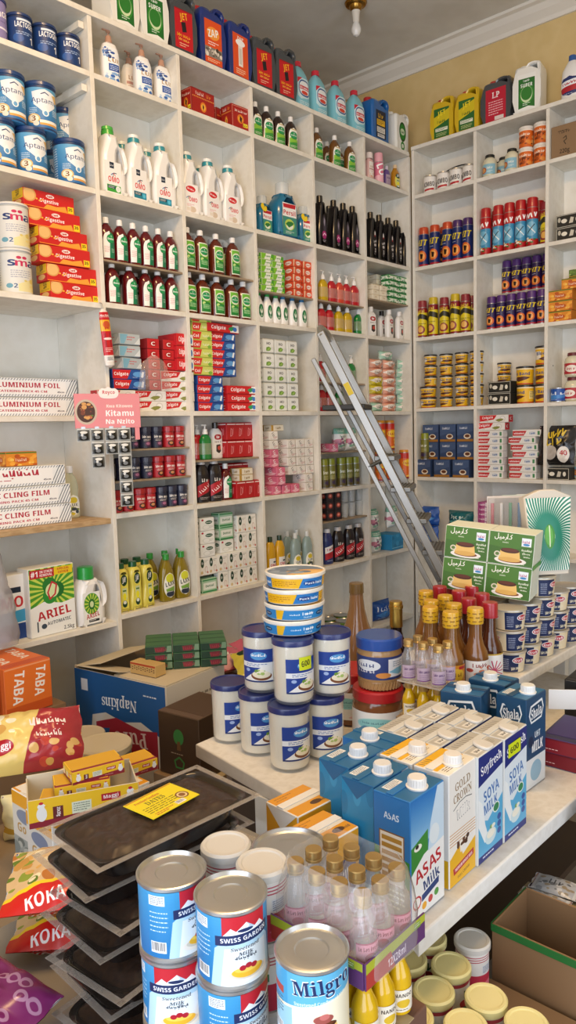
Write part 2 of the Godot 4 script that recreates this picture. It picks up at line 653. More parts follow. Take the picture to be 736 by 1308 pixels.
func daub(kind_: String, x: float, y: float, s: float, c := "ffffff") -> void:   # Arabic-looking brush words
	match kind_:
		"caramel":   # the six joined letters of the dessert's name
			line([x + s * 1.0, y - s * .45, x + s * .82, y - s * .25, x + s * .98, y - s * .1, x + s * .9, y + s * .08, x + s * .62, y + s * .1], s * .09, c)
			line([x + s * .5, y - s * .5, x + s * .48, y + s * .1], s * .09, c)
			line([x + s * .36, y - s * .1, x + s * .38, y + s * .08, x + s * .2, y + s * .28], s * .09, c)
			line([x + s * .12, y + s * .02, x - s * .02, y - s * .1, x - s * .1, y + s * .06, x + s * .05, y + s * .1, x - s * .3, y + s * .1, x - s * .34, y - s * .08], s * .09, c)
			line([x - s * .34, y + s * .1, x - s * .6, y + s * .1, x - s * .62, y - s * .5], s * .09, c)
			line([x - s * .62, y + s * .1, x - s * .78, y + s * .3, x - s * 1.0, y + s * .22, x - s * 1.02, y + s * .02], s * .09, c)
			ell(x - s * .28, y + s * .28, s * .05, s * .05, c)
			ell(x - s * .4, y + s * .28, s * .05, s * .05, c)
		_:
			var r := RandomNumberGenerator.new()
			r.seed = kind_.hash()
			var p := -1.0
			while p < 0.9:
				var l := r.randf_range(.2, .4)
				line([x + s * p, y + s * r.randf_range(-.3, .0), x + s * (p + .05), y + s * .1, x + s * (p + l * .5), y + s * .1, x + s * (p + l * .7), y - s * r.randf_range(0., .35), x + s * (p + l * .8), y + s * .12], s * .09, c)
				if r.randf() < 0.6: ell(x + s * (p + l * .4), y + s * (.3 if r.randf() < .5 else -.35), s * .05, s * .05, c)
				p += l + 0.08

func scrawl(n: int, x: float, y: float, h: float, c: String, w := 0.0, ang := 0.0, _f := "", _s := 0.0) -> void:   # a word too blurred to read: strokes of the same size and ink
	var r := RandomNumberGenerator.new()
	r.seed = n * 7 + 3
	var full: float = w if w > 0 else h * n * 0.7
	var ca := cos(deg_to_rad(ang))
	var sa := sin(deg_to_rad(ang))
	var st := full / n
	for i in n:
		var p := -full / 2 + st * (i + .1)
		var pts := []
		var top := -h * .5 if i == 0 or r.randf() < .25 else -h * .25
		for q in [[0.0, top], [0.0, h * .5], [st * .6, h * r.randf_range(-.3, .5)], [st * .6, -h * .2]]:
			pts.append_array([x + (p + q[0]) * ca - q[1] * sa, y + (p + q[0]) * sa + q[1] * ca])
		line(pts.slice(0, 4 + 2 * (r.randi() % 3)), h * .2, c)

func oval_green(x: float, y: float, s: float, word := "Dettol") -> void:   # round green shield with a white sword stroke
	ell(x, y, s, s * .8, "0f7a44")
	ell(x, y, s * .86, s * .66, "1d9a58")
	text(word, x, y, s * .3, "ffffff", s * 1.5)
	rect(x - s * .06, y - s * .6, s * .1, s * .35, "f0f6ee")

func swoosh(x: float, y: float, w: float, h: float, c: String) -> void:
	poly([x, y + h * .5, x + w * .3, y + h * .1, x + w * .7, y, x + w, y + h * .2, x + w * .8, y + h * .6, x + w * .4, y + h], c)

func cow(x: float, y: float, s: float) -> void:
	poly([x - s, y - s * .3, x + s * .7, y - s * .35, x + s * .9, y + s * .2, x + s * .75, y + s * .9, x + s * .55, y + s * .9, x + s * .5, y + s * .3, x - s * .5, y + s * .35, x - s * .6, y + s * .9, x - s * .8, y + s * .9, x - s * .9, y + s * .3], "f2ebe0")
	poly([x - s * 1.4, y - s * .5, x - s, y - s * .4, x - s * .9, y + s * .1, x - s * 1.2, y + s * .4, x - s * 1.45, y + s * .1], "5c3a26")
	blot(8, 4, x - s, y - s * .35, s * 1.7, s * .6, ["5c3a26", "4a2d1c"], s * .22)

func pudding(x: float, y: float, s: float) -> void:
	ell(x, y + s * .45, s * 1.25, s * .3, "e9e4da")
	ell(x, y + s * .42, s * .95, s * .2, "8a4a1c")
	poly([x - s * .62, y - s * .35, x + s * .62, y - s * .35, x + s * .8, y + s * .4, x - s * .8, y + s * .4], "efc873")
	ell(x, y + s * .38, s * .8, s * .16, "e2b55c")
	ell(x, y - s * .35, s * .63, s * .2, "4f230f")
	ell(x, y - s * .4, s * .5, s * .12, "6b341a")

func flan(x: float, y: float, s: float) -> void:
	ell(x, y + s * .3, s * 1.2, s * .5, "f3eee4")
	ell(x, y + s * .2, s * 1.0, s * .36, "d8d2c4")
	ell(x, y + s * .05, s * .85, s * .4, "f0b92e")
	ell(x, y - s * .12, s * .7, s * .22, "f7d25a")
	for i in 3: ell(x + (i - 1) * s * .3, y - s * (.35 if i == 1 else .25), s * .17, s * .19, "b3132b")

func peaks(x: float, y: float, w: float, h: float) -> void:
	poly([x, y + h, x + w * .2, y + h * .3, x + w * .3, y + h * .55, x + w * .5, y, x + w * .68, y + h * .5, x + w * .8, y + h * .25, x + w, y + h], "f4f7fa")
	poly([x + w * .5, y, x + w * .56, y + h * .3, x + w * .5, y + h * .5, x + w * .68, y + h * .5], "b9cfe2")

func paint(key: String) -> void:
	match key:
		# --- long wall ---
		"super":
			begin(10, 16, "f4f4ee")
			poly([.6, 2, 9.4, 2, 9.4, 15, 6, 14.2, .6, 15], "1c6b23")
			ell(5, 9, 4, 4.4, "2f8a2a"); ell(5, 9, 3.2, 3.6, "cfe3b6"); ell(5, 8.6, 3, 3, "2b7d2a")
			text("SUPER", 5, 5, 1.6, "ffffff", 6.4); scrawl(5, 5, 3, .9, "ffffff", 3.4); lines(3, 12.8, 4, 2, .7, "ffffff")
		"jet":
			begin(10, 15, "c4121e")
			rect(0, 0, 10, .5, "8c0d14"); text("JET", 5, 3, 2.6, "f7c31c", 4.4, -12); poly([3.6, 5, 6, 4.4, 6.6, 8, 4.2, 8.6], "1a1416")
			scrawl(7, 5, 9.8, 1.1, "f7c31c", 7.4); scrawl(7, 5, 11.3, .9, "f7d54a", 6); lines(2.4, 12.8, 5, 2, .8, "f2d9b0")
		"zap":
			begin(10, 15, "e4531b")
			ell(5, 4.4, 3.6, 2.2, "f59d3a"); text("ZAP", 5, 4.3, 2.6, "ffffff", 6.2, -10); lines(2, 7.4, 6, 2, .8, "ffffff")
			rect(0, 9.4, 10, 3.4, "8a8278"); blot(24, 9, .4, 9.6, 9, 2.8, ["5b5148", "c9c0b4", "e8e0d2", "3e3832"], .7); lines(1.5, 13.4, 7, 2, .6, "ffe9c8")
		"zap_bin":
			begin(10, 15, "e4531b")
			rect(3.6, 2.8, 2.8, 8.6, "f3ede4"); ell(5, 3, 3, 1.2, "ffffff"); rect(4.2, 5, 1.6, 5.6, "d7cfc4"); lines(2, 12.4, 6, 3, .7, "ffe9c8"); text("ZAP", 5, 1.4, 1, "ffffff", 4)
		"screen":
			begin(10, 15, "7fc6d8")
			poly([0, 0, 10, 0, 10, 4, 8, 9, 3, 10.5, 0, 9], "c9e6ee"); ell(5, 5, 4, 4, "2a4f8e"); ell(5, 5, 3.4, 3.3, "ecf2f4"); rect(2, 4, 6, 1.8, "c7263a")
			scrawl(7, 5, 4.9, 1, "ffffff", 5.2); ell(5, 7.2, 1.6, .9, "d8432f"); lines(1.6, 11.4, 7, 4, .8, "eaf6f8"); poly([0, 0, 4.5, 0, 0, 3], "c7263a")
		"bluecan":
			begin(10, 15, "16233a")
			scrawl(3, 5, 3, 2.2, "e9b82c", 5); rect(1, 5, 8, 3.2, "e9b82c"); lines(1.6, 5.5, 6.5, 3, .8, "16233a"); rect(1, 9, 8, 3, "e8e4da"); lines(1.6, 9.4, 6.6, 3, .8, "16233a"); barcode(1.5, 12.6, 7, 1.8)
		"oval_super":
			begin(10, 14, "f6f6f0")
			ell(5, 5, 4.6, 4.4, "14501c"); ell(5, 5, 3.7, 3.5, "2f8a35"); ell(5, 5, 3, 1.5, "d7e9c8"); scrawl(5, 5, 5, 1.1, "14501c", 4.6); ell(5, 11.4, 2.6, 2, "2f8a35"); ell(5, 11.4, 1.4, 1, "f2f7e8")
		"yjet":
			begin(10, 14, "2d6a2d")
			poly([0, 4, 10, 1, 10, 6, 0, 9], "d9c31d"); text("JET", 5, 2.8, 2.4, "f6df2a", 5.4, -8); scrawl(5, 5, 6.4, 1.2, "20491e", 5.4); rect(1, 9.4, 8, 1.6, "efeed8"); lines(1.4, 9.7, 7, 2, .6, "2d6a2d"); lines(1.5, 11.8, 7, 3, .6, "e9e6a0")
		"lp":
			begin(10, 13, "c01d35")
			text("LP", 5, 2.6, 2.2, "ffffff", 3.6, 0, "serif"); lines(1.5, 5, 7, 6, .95, "f3c4c8"); rect(4.5, 11, 4.4, 1.5, "e8dcd4")
		"lilac_tin":
			begin(24, 10, "8d84b8")
			rect(0, 6.6, 24, .5, "e6e2f2"); text("Nutracare", 12, 3.2, 1.9, "ffffff", 9.6, -8); text("2", 15, 7.9, 1.9, "3b2f6b", 1.2); lines(8, 5, 6, 2, .6, "5a4f8f")
		"lactogen":
			begin(24, 10, "17386f")
			rect(0, 0, 24, .7, "0d2348"); text("LACTOGEN", 12, 2.8, 1.7, "ffffff", 6.6); rect(9.4, 1, 5, .7, "d8e2ee"); text("1", 13.8, 7, 2.2, "ffffff", 1)
			ell(9.6, 7, 1.6, 1.3, "2c5aa0"); lines(9, 5, 6, 2, .6, "9fb8de"); rect(0, 9.3, 24, .7, "0d2348"); lines(1, 2, 5, 8, .8, "6f8fc4"); lines(18.5, 2, 5, 8, .8, "6f8fc4")
		"aptamil":
			begin(26, 14, "3f86bd", true)
			grad(0, 0, 26, 14, "5fa5d0", "2a6cab"); rect(0, 0, 26, .8, "16325f"); rect(0, 13.4, 26, .6, "16325f")
			poly([9.6, 2.2, 13, 1.2, 16.4, 2.2, 16, 6.2, 13, 9, 10, 6.2], "e8edf2"); line([12, 2.8, 13, 2.2, 14, 2.8], .3, "17386f")
			text("Aptamil", 13, 5, 1.5, "1d3b74", 7.2, 0, "sansthin"); ell(13, 8.6, .9, 1.2, "f2f5f8"); poly([12.3, 8.2, 13, 6.8, 13.7, 8.2], "f2f5f8"); ell(13, 8.8, .5, .7, "6aa6d4")
			ell(9.8, 10.6, 1.7, 1.5, "e0b56a"); ell(9.8, 10.6, 1.35, 1.15, "f7ecd4"); text("3", 9.8, 10.6, 1.7, "7a4a1c", 1.1); rect(11.4, 11, 5.4, 1.6, "f4efe4"); rect(11.4, 11.9, 5.4, .7, "d9a04e")
			ell(10.4, 12.2, .8, .8, "e9e2d2"); poly([15, 2.6, 17, 2, 17.2, 4.4, 16.2, 4.8], "d9b36a"); lines(8.6, 7.2, 2.2, 4, .55, "d8e6f2"); lines(15, 7.2, 2.6, 4, .55, "d8e6f2")
			lines(1, 2, 6, 14, .8, "c6dcee"); lines(19, 2, 6, 14, .8, "c6dcee")
		"lux_blue":
			begin(10, 16, "eef2f5")
			blot(26, 3, 0, 0, 6, 5, ["2f55a0", "5d86c4", "21407f", "8fb0dc"], .8); text("LUX", 6, 6.2, 2, "b4946a", 5); rect(3.6, 8, 5.2, 3.4, "1d4fa3"); lines(4.2, 8.8, 4, 3, .8, "dfe9f8"); blot(16, 8, 2, 12, 7, 3.4, ["7fa9d8", "2f67b8", "bcd3ee"], 1)
		"lux_pink":
			begin(10, 16, "f5efe8")
			text("LUX", 5, 5, 2.1, "b78f6c", 6); rect(.6, 7, 8.8, 1.4, "c99a94"); lines(1.4, 9.2, 7, 2, .8, "e0aaa4"); blot(16, 6, .6, 11, 8.6, 4.4, ["f0cdb4", "e8b08e", "f6e0cf", "e9c9bd"], 1.1)
		"sunbox":
			begin(16, 10, "8a1410")
			rect(.5, .5, 15, 9, "a01a13"); for i in 14: ell(1 + i * 1.1, 3.2, .4, .3, "d98c3a")
			scrawl(6, 6, 1.7, 1.2, "f4ece0", 6); scrawl(3, 12, 1.7, 1.2, "f0a23a", 3); ell(8, 6.6, 2.1, 2, "e07a22"); ell(8, 6.6, 1.4, 1.3, "f6c24a"); poly([7.6, 5.4, 8.6, 6.2, 8.2, 7.9, 7.4, 7], "5a0d0a")
		"sunbox2":
			begin(10, 10, "a31a14")
			line([.5, .5, 9.5, .5, 9.5, 9.5, .5, 9.5, .5, .5], .15, "e8b9a0"); scrawl(8, 5.4, 2.2, 1, "f6ede2", 7); ell(5, 5.4, 1.9, 1.9, "e07a22"); ell(5, 5.4, 1.2, 1.2, "f3bb3e"); poly([4.6, 4, 6, 5, 5.4, 7, 4.4, 6], "4a0a08"); rect(6.4, 6.8, 2.6, 1.6, "f3e12b"); scrawl(3, 7.7, 7.6, .9, "2a2410", 2)
		"dettol_lime":
			begin(8, 14, "f4f6ec")
			poly([.5, 7, 4, 6, 7.5, 7.5, 7.5, 13.5, .5, 13.5], "8cc63f"); poly([.5, 10, 7.5, 8.6, 7.5, 13.5, .5, 13.5], "3a9a3c"); oval_green(4, 5, 2.9); lines(1.4, 11.4, 5, 2, .8, "f4f7e0"); rect(2, 1, 4, .5, "c9a23a")
		"dettol_red":
			begin(10, 14, "f3f5f0")
			poly([5.4, 0, 10, 0, 10, 14, 4.8, 14], "0f7a52"); poly([6.8, 0, 10, 0, 10, 14, 8, 14], "12633f"); oval_green(6.2, 4, 3); lines(1, 8, 4, 5, .7, "d79aa0"); text("Dettol", 6.2, 4, 1, "ffffff", 4.6); lines(6, 9, 3, 3, .8, "bfe0cc")
		"dettol_fresh":
			begin(8, 16, "e9f1dc")
			rect(.5, .6, 7, 14.8, "6fb83a"); poly([.5, 8, 7.5, 10, 7.5, 15.4, .5, 15.4], "1f7f35"); line([.4, .5, 7.6, .5, 7.6, 15.5, .4, 15.5, .4, .5], .4, "eef4e2")
			ell(4, 5.4, 3, 3, "e6f0d4"); oval_green(4, 5.4, 2.6); ell(2.4, 10, 1, 1, "bfe08a"); ell(4, 12, 2.4, 2, "2f9a45"); lines(1.8, 11, 4.4, 3, .9, "d6ecc4")
		"omo_green", "omo_teal":
			begin(10, 14, "f3f3f1")
			rect(3, .4, 2.6, 2.6, "16283f"); scrawl(3, 4.3, 1.7, .8, "ffffff", 2)
			for i in 4: line([5 + cos(i * .8) * .3, 4.9 + sin(i * .8) * .3, 5 + cos(i * .8) * 1.8, 4.9 + sin(i * .8) * 1.6], .35, ["16283f", "d41f2c", "16283f", "2a5ea8"][i])
			text("OMO", 5.2, 7.7, 2.4, "d4202c", 6.6); var t := "3aa23a" if key == "omo_green" else "1f7f96"
			rect(1, 10.2, 8.2, 3, t); rect(1.4, 10.5, 4.6, 1.3, "17344a"); lines(1.8, 10.8, 3.6, 2, .55, "f2f6f2"); ell(7.6, 11.6, 1.4, 1.3, "f1f6f2" if key == "omo_green" else "2f9fc4"); ell(7.6, 11.6, .9, .85, "dfe9e2" if key == "omo_green" else "5fc0dc")
		"omo_red":
			begin(10, 14, "f5f3f1")
			ell(5, 2.4, 3.2, 1.5, "d4202c"); scrawl(7, 5, 2.4, .9, "ffffff", 4.6, 8)
			for i in 4: line([3 + cos(i * .8) * .3, 6 + sin(i * .8) * .3, 3 + cos(i * .8) * 1.5, 6 + sin(i * .8) * 1.3], .3, ["16283f", "d41f2c", "3a9a4a", "2a5ea8"][i])
			text("OMO", 6.4, 7.3, 2.0, "d4202c", 5.6); lines(2, 9.6, 5, 2, .7, "e2a0a4"); ell(6, 12, 2.2, 1.4, "d9c8b4"); rect(2, 11.2, 2.8, 1.6, "e9e0d4")
		"persil":
			begin(10, 15, "dfe9ee")
			rect(0, 0, 10, 6.4, "f4f4f2"); poly([.4, .6, 9.6, .2, 9.2, 2.2, .8, 2.4], "c4202e"); text("Persil", 5, 4.4, 2.1, "c4202e", 8.6); rect(0, 6.4, 10, 8.6, "3d8f83"); ell(5, 10, 3.4, 2.6, "bcd65a"); ell(5, 10.6, 2.4, 1.7, "eef2e4"); swoosh(2, 8.4, 6, 3, "2f7f3a"); lines(2, 13.2, 6, 2, .7, "eef2e4")
		"black_purple":
			begin(6, 14, "151118")
			poly([3, .5, 4.6, 3, 5.2, 8, 2.4, 8, 1.6, 3], "3a3440"); poly([3, 1.4, 4, 3, 3.4, 6, 2.6, 4], "9a93a4"); ell(3, 10, 2.2, 2, "a3246e"); line([1.6, 10.4, 3, 9.2, 4.6, 10], .5, "f1cfe2"); lines(1.4, 12.6, 3.4, 2, .6, "c9c2cc")
		"black_white":
			begin(6, 14, "131214")
			ell(3, 2.2, .7, 1.3, "e9e6e2"); ell(3, 3.4, .5, .5, "c4202e"); scrawl(5, 3, 6.2, 1.1, "f4f2ee", 4, -10); ell(3, 8.2, 1.4, .8, "cfc9c4"); text("3", 3.2, 11, 2.2, "f4f2ee", 1.3); lines(1.8, 12.8, 2.4, 1, .6, "b9b4ae")
		"sma":
			begin(24, 14, "d9dad6", true)
			rect(0, 0, 24, .6, "b9bab6"); text("s", 9.7, 4, 2.8, "23376f", 1.8); text("m", 12, 4.1, 2.4, "c02657", 3); text("a", 14.6, 4, 2.8, "23376f", 2); ell(11.4, 2.2, .6, .5, "c02657"); ell(12.8, 2.2, .6, .5, "c02657")
			lines(9.4, 6.4, 5.2, 4, .7, "9fa3b4"); poly([11, 11, 17, 7.6, 17, 13.4, 11, 13.4], "e4d9a0"); blot(12, 2, 12, 9, 5, 4, ["e9d77c", "d8c46a", "f2e8b4"], .6); text("2", 10.4, 11.6, 1.5, "3a5a86", .9); ell(9, 11.6, .8, .8, "6aa0b4"); lines(.8, 3, 6, 12, .8, "aeb2bb"); lines(18, 3, 5.4, 12, .8, "aeb2bb")
		"biscuit":
			begin(22, 8, "c9201f")
			ell(2.4, 2.6, 3, 3.2, "d9a25a"); ell(2.4, 2.6, 2.4, 2.6, "e8bb76"); poly([8, 8, 10, 5.6, 14, 6, 18, 5, 19, 8], "f0a23a"); ell(11.4, 1.8, 1.8, .9, "f2ece6"); scrawl(5, 11.4, 1.8, .9, "b51818", 2.4)
			text("Digestive", 11, 4.4, 1.7, "ffffff", 8); for i in 3: ell(5.6 + i * 1.2, 4 + (i % 2) * .6, .45, .4, "f0b53a"); rect(19, 4.6, 2.7, 3.1, "f2d21e"); text("35", 20.2, 5.9, 1.5, "2a2010", 1.8); rect(0, 7.6, 22, .4, "e8912a")
		"biscuit_yellow":
			begin(8, 16, "edc01c")
			text("35%", 4, 3, 2.6, "2a2010", 6, 90); rect(0, 9, 8, 7, "c9201f"); ell(4, 12, 2.6, 2.6, "e8bb76"); lines(1, 6.6, 6, 3, .7, "7a5a10")
		"soap_green":
			begin(10, 6, "eef3e6")
			poly([0, 0, 4, 0, 2.4, 6, 0, 6], "7cbf2e"); poly([8, 0, 10, 0, 10, 6, 7, 6], "4fa030"); scrawl(5, 5.4, 2.6, 1.4, "2c7a2a", 4); ell(8, 4.6, 1.2, .9, "a9d85a"); lines(3.4, 4.4, 3, 1, .6, "7aa860")
		"soap_orange":
			begin(10, 6, "d9502c")
			ell(6, 3, 2.8, 1.7, "f1e6da"); scrawl(8, 6, 3, 1.1, "b3241c", 4.4); poly([0, 0, 2, 0, 1, 6, 0, 6], "f0c7a0"); lines(4.4, 5, 3, 1, .5, "f4d9c4")
		"leafbottle":
			begin(8, 14, "f2f4f0")
			ell(4, 7, 3, 5.2, "1e6f47"); ell(4, 6.4, 1.4, 2.6, "e9f2e6"); poly([4, 2.4, 5.4, 5, 4, 7.6, 2.6, 5], "2f8f4a"); line([4, 4, 4, 11], .35, "d8ead8"); lines(2.2, 10.4, 3.6, 2, .8, "d8ead8")
		"soapbox_green":
			begin(12, 6, "e4ecd8")
			rect(0, 0, 12, 1, "2b8a44"); blot(14, 7, 0, 1.4, 12, 4, ["2b8a44", "1f6b35", "3aa356"], 1); scrawl(4, 6, 3.4, 1.6, "f4f6ee", 4.4); rect(0, 5.2, 12, .8, "1f6b35")
		"soapbox_cream":
			begin(12, 6, "efe6cf")
			rect(0, 0, 12, .5, "d8c39a"); scrawl(4, 6, 2.6, 1.5, "b89a62", 4); lines(3, 4.4, 6, 1, .6, "cdb88c")
		"lotion":
			begin(8, 14, "f4f2ee")
			ell(4, 3, 2.4, 1.7, "b3202c"); scrawl(3, 4, 3, 1.4, "ffffff", 1.3); scrawl(4, 4, 6, 1, "3a3432", 4); poly([3, 8, 5, 7.6, 5.4, 12, 4.2, 13.4, 2.8, 12], "3a3432"); ell(4.4, 10, .8, 1.4, "c4483a")
		"hatch":
			begin(8, 8, "e6e8e8")
			for i in 12: line([i - 3.0, 8, i - .5, 0], .28, "55606e")
		"silverprint":
			begin(10, 4, "b4bec2"); poly([0, 0, 4, 0, 2, 4, 0, 4], "7fb4cc"); poly([7, 4, 10, 1, 10, 4], "d8dee0"); lines(3.4, 1, 4, 2, 1, "c4525a")
		"flatprint":
			begin(12, 4, "c9a86a")
			for i in 24: rect((i % 12) * 1.0, 1 + (i / 12) * .8 + (i % 2) * .4, .5, .4, "5a3a22")
			rect(0, 0, 12, .7, "b84a2c")
		"bluecube":
			begin(10, 8, "2f8fc0"); blot(10, 4, 0, 0, 10, 8, ["3fa0cf", "2780b0"], 1.2); line([0, 7, 10, 7], .3, "8fd0e8")
		"foil", "cling", "cling_arabic":
			begin(40, 9, "eef0f0", true)
			for i in 46:
				if i < 9 or i > 36: line([i - 2.0, 9, i + 1.2, 0], .28, "55606e")
			for i in 40: line([i * 1.0, 9, i + .5, 8], .22, "55606e"); line([i * 1.0, 1, i + .5, 0], .22, "55606e")
			rect(5, 1, 30.6, 6.8, "f6f6f4")
			if key == "cling_arabic":
				daub("taghlif", 25, 3.4, 6, "b01f3a"); lines(10, 6, 16, 1, .8, "b01f3a")
			else:
				text("ALUMINIUM FOIL" if "foil" in key else "PVC CLING FILM", 21.4 if "foil" in key else 22.0, 3.3, 2.5, "b01f3a", 24 if "foil" in key else 21); text("CATERING PACK 45 CM", 20, 6.4, 1.1, "b01f3a", 17)
			text("45cm", 33.6, 6.6, .9, "4a4650", 2.6)
		"colgate":
			begin(20, 5, "cf1f26")
			text("Colgate", 7, 2.5, 2.2, "ffffff", 9); poly([14, 5, 16, 0, 20, 0, 20, 5], "f1f1ee"); swoosh(13, 1, 5, 3, "2f9a5a"); ell(17.4, 2.6, 1.3, 1.4, "3a78c4"); rect(0, 4.6, 20, .4, "9c1419")
		"colgate_white":
			begin(20, 5, "edebe6")
			poly([0, 0, 12, 0, 10, 3, 0, 4.4], "cf1f26"); text("Colgate", 5.6, 1.8, 1.7, "ffffff", 7.6, -4); ell(16, 2.6, 2, 2, "d8d6d0"); ell(16, 2.6, 1.4, 1.4, "f6f5f2"); swoosh(11, 2.4, 6, 2.4, "8a8f4a"); lines(2, 4.2, 6, 1, .5, "8a8a8a")
		"colgate_lime":
			begin(14, 5, "cfd86a")
			poly([0, 0, 6.6, 0, 5, 5, 0, 5], "d8352c"); text("Col", 2.6, 2.5, 1.8, "ffffff", 3.8); scrawl(6, 9.8, 2.3, 1.3, "f4f7e0", 5); ell(12, 3.6, 1.4, 1, "7ab03a"); rect(0, 4.6, 14, .4, "9aa83a")
		"colgate_blue":
			begin(16, 5, "1f4f9a")
			poly([0, 0, 9, 0, 7, 5, 0, 5], "cf1f26"); text("Colgate", 4.2, 2.5, 1.8, "ffffff", 6.8); ell(12.4, 2.4, 2.6, 1.5, "5fa0dc"); poly([13.6, 4, 14.4, .8, 15.4, 1, 14.8, 4.2], "eef4fa"); lines(9.6, 4, 4, 1, .5, "cfe0f4")
		"colgate_end":
			begin(5, 5, "c4202a"); ell(2.5, 2.5, 1.6, 1.6, "b01820"); text("C", 2.5, 2.5, 2, "f6f2ee", 1.7)
		"hc":
			begin(10, 10, "eceee8")
			text("HC", 4.6, 3, 2.2, "1e1e20", 3.8); ell(6.6, 3, .5, .5, "8a8a8a"); poly([2, 9, 2.4, 6.4, 5, 5.6, 7.4, 6.8, 6.4, 8.8, 4, 9.4], "6f9a3c"); poly([3, 8.6, 5, 6.4, 6.6, 7, 5, 8.6], "9cc45e"); lines(7.6, 6, 2, 4, .7, "c0c4bc")
		"wipes_pink", "wipes_mint", "wipes_yellow":
			var bg: String = {"wipes_pink": "e9a78c", "wipes_mint": "a9d3bb", "wipes_yellow": "dccb2c"}[key]
			begin(12, 6, bg)
			swoosh(1, 1, 8, 3.4, "f4ece2"); scrawl(5, 5.4, 3, 1.3, Color(bg).darkened(.45).to_html(false), 4.6); ell(10, 4, 1.2, 1.2, "f4ece2"); blot(8, 3, 0, 4.4, 12, 1.4, [Color(bg).darkened(.15).to_html(false), Color(bg).lightened(.3).to_html(false)], .6)
		"jar_red", "jar_blue":
			begin(10, 10, "b01a22" if key == "jar_red" else "1c2038")
			scrawl(7, 5, 2.6, 1.6, "f2efe9", 7.4); lines(2, 4.4, 6, 2, .8, "e4dcd4"); ell(5, 7.6, 2.6, 1.9, "3a1712" if key == "jar_red" else "4a2748"); ell(5, 7.4, 1.5, 1, "c98a5a" if key == "jar_red" else "a86a8a")
		"soap_luxpink":
			begin(10, 7, "d9718c"); text("LUX", 5, 3.4, 2.6, "ffffff", 6, 70); swoosh(0, 4, 10, 3, "f0b8c4"); lines(6, 5.6, 3, 1, .6, "f8e4e8")
		"soap_luxwhite":
			begin(10, 7, "ece7de"); text("LUX", 5, 3.4, 2.4, "6a6058", 5.6, 65); swoosh(4, 4, 6, 2.6, "dcc6c0"); lines(1, 6, 3, 1, .6, "b7aca0")
		"soap_protex":
			begin(8, 10, "b3161e"); line([3, 8, 3.6, 3, 5, 4, 4.4, 7.6, 3, 8], .5, "d8868a"); line([5.4, 7, 5.8, 3], .4, "d8868a"); rect(0, 0, 8, .7, "e9dcd8")
		"soapcream":
			begin(12, 4, "e9e0cc"); rect(0, 0, 2, 4, "b98f3a"); scrawl(5, 7, 2, 1.5, "8a6f3a", 5); lines(4, 3.4, 6, 1, .4, "b0a488")
		"soap_dettol":
			begin(10, 10, "eef0ec")
			ell(6, 3.4, 2.6, 1.5, "124f33"); text("Dettol", 6, 3.4, .9, "ffffff", 3.8); ell(4, 7.4, 2.8, 2, "d8dcd6"); ell(4, 7.4, 2.2, 1.5, "eef0ec"); ell(1.4, 1.2, .8, .8, "b01f3a"); lines(6.6, 6.4, 2.6, 3, .8, "b9bdb6")
		"soap_dettol2":
			begin(10, 10, "f0efe9")
			ell(3, 3, 1.7, 2.6, "1b3f30"); text("D", 3, 3, 1.4, "ffffff", 1.2); ell(7, 6.8, 1.6, 2, "d9c9c2"); ell(7, 6.8, 1.1, 1.4, "efe9e4"); ell(8.6, 8.6, .7, .7, "b8483a"); ell(2.4, 8.4, 1.2, .9, "d9c090"); lines(5, 1.4, 4, 2, .8, "9aa29a")
		"soap_dettolgreen":
			begin(10, 8, "a8cdb0"); rect(.6, 2, 8.8, 4.2, "e8efe6"); text("Dettol", 5, 4, 1.4, "1f6b3f", 5.6); rect(0, 7, 10, 1, "2f8a4c"); rect(0, 0, 10, .8, "2f8a4c")
		"ariel":
			begin(10, 16, "f2f4f0", true)
			rect(0, 0, 10, 9.6, "4a9a2e"); for i in 22:
				var a := TAU * i / 22
				poly([5, 5.4, 5 + cos(a) * 9, 5.4 + sin(a) * 9, 5 + cos(a + .13) * 9, 5.4 + sin(a + .13) * 9], "c9dc5a")
			poly([0, 9.2, 3, 8, 7, 9, 10, 8.4, 10, 16, 0, 16], "f2f4f0")
			for i in 3: ell(5 + cos(i * 2.1) * 1.1, 5.6 + sin(i * 2.1) * 1.4, 1.6, 1.9, ["1f6f2c", "2f8f36", "267a30"][i])
			ell(5, 5.6, 1.5, 1.7, "d8e8b0"); line([5, 3.6, 6, 4.4, 5.6, 6.6, 4.4, 7.6, 4, 6, 5, 3.6], .35, "c4283a")
			rect(.2, .3, 5.4, 2, "b8202e"); text("#1", 1.2, 1.3, 1.3, "ffffff", 1.5); text("IN STAIN", 3.8, .9, .6, "ffffff", 2.8); text("REMOVAL", 3.8, 1.7, .6, "ffffff", 2.8); rect(5.6, .3, 4.2, 1.8, "e8c81e"); text("SPECIAL", 7.7, .8, .55, "b8202e", 2.8); text("OFFER", 7.7, 1.6, .55, "b8202e", 2.4)
			text("ARIEL", 5.2, 11, 2.1, "b8202e", 7.6, -6); text("AUTOMATIC", 6.2, 13.2, .8, "4a5560", 5.4, -4); line([1.4, 12.6, 1.4, 14.8], .3, "3a4a5a"); ell(2.8, 13.8, .6, .6, "3a4a5a"); text("2.5kg", 8.4, 15.2, .9, "5a6068", 2.4)
		"omobox":
			begin(10, 16, "eef1f2"); rect(5, 3, 4, 1.4, "17283f"); text("OMO", 5.4, 6.6, 2.8, "c4202c", 8); poly([0, 9.4, 10, 8.6, 10, 11.6, 0, 12.4], "3f9fd0"); rect(0, 12, 10, 4, "1c3f84")
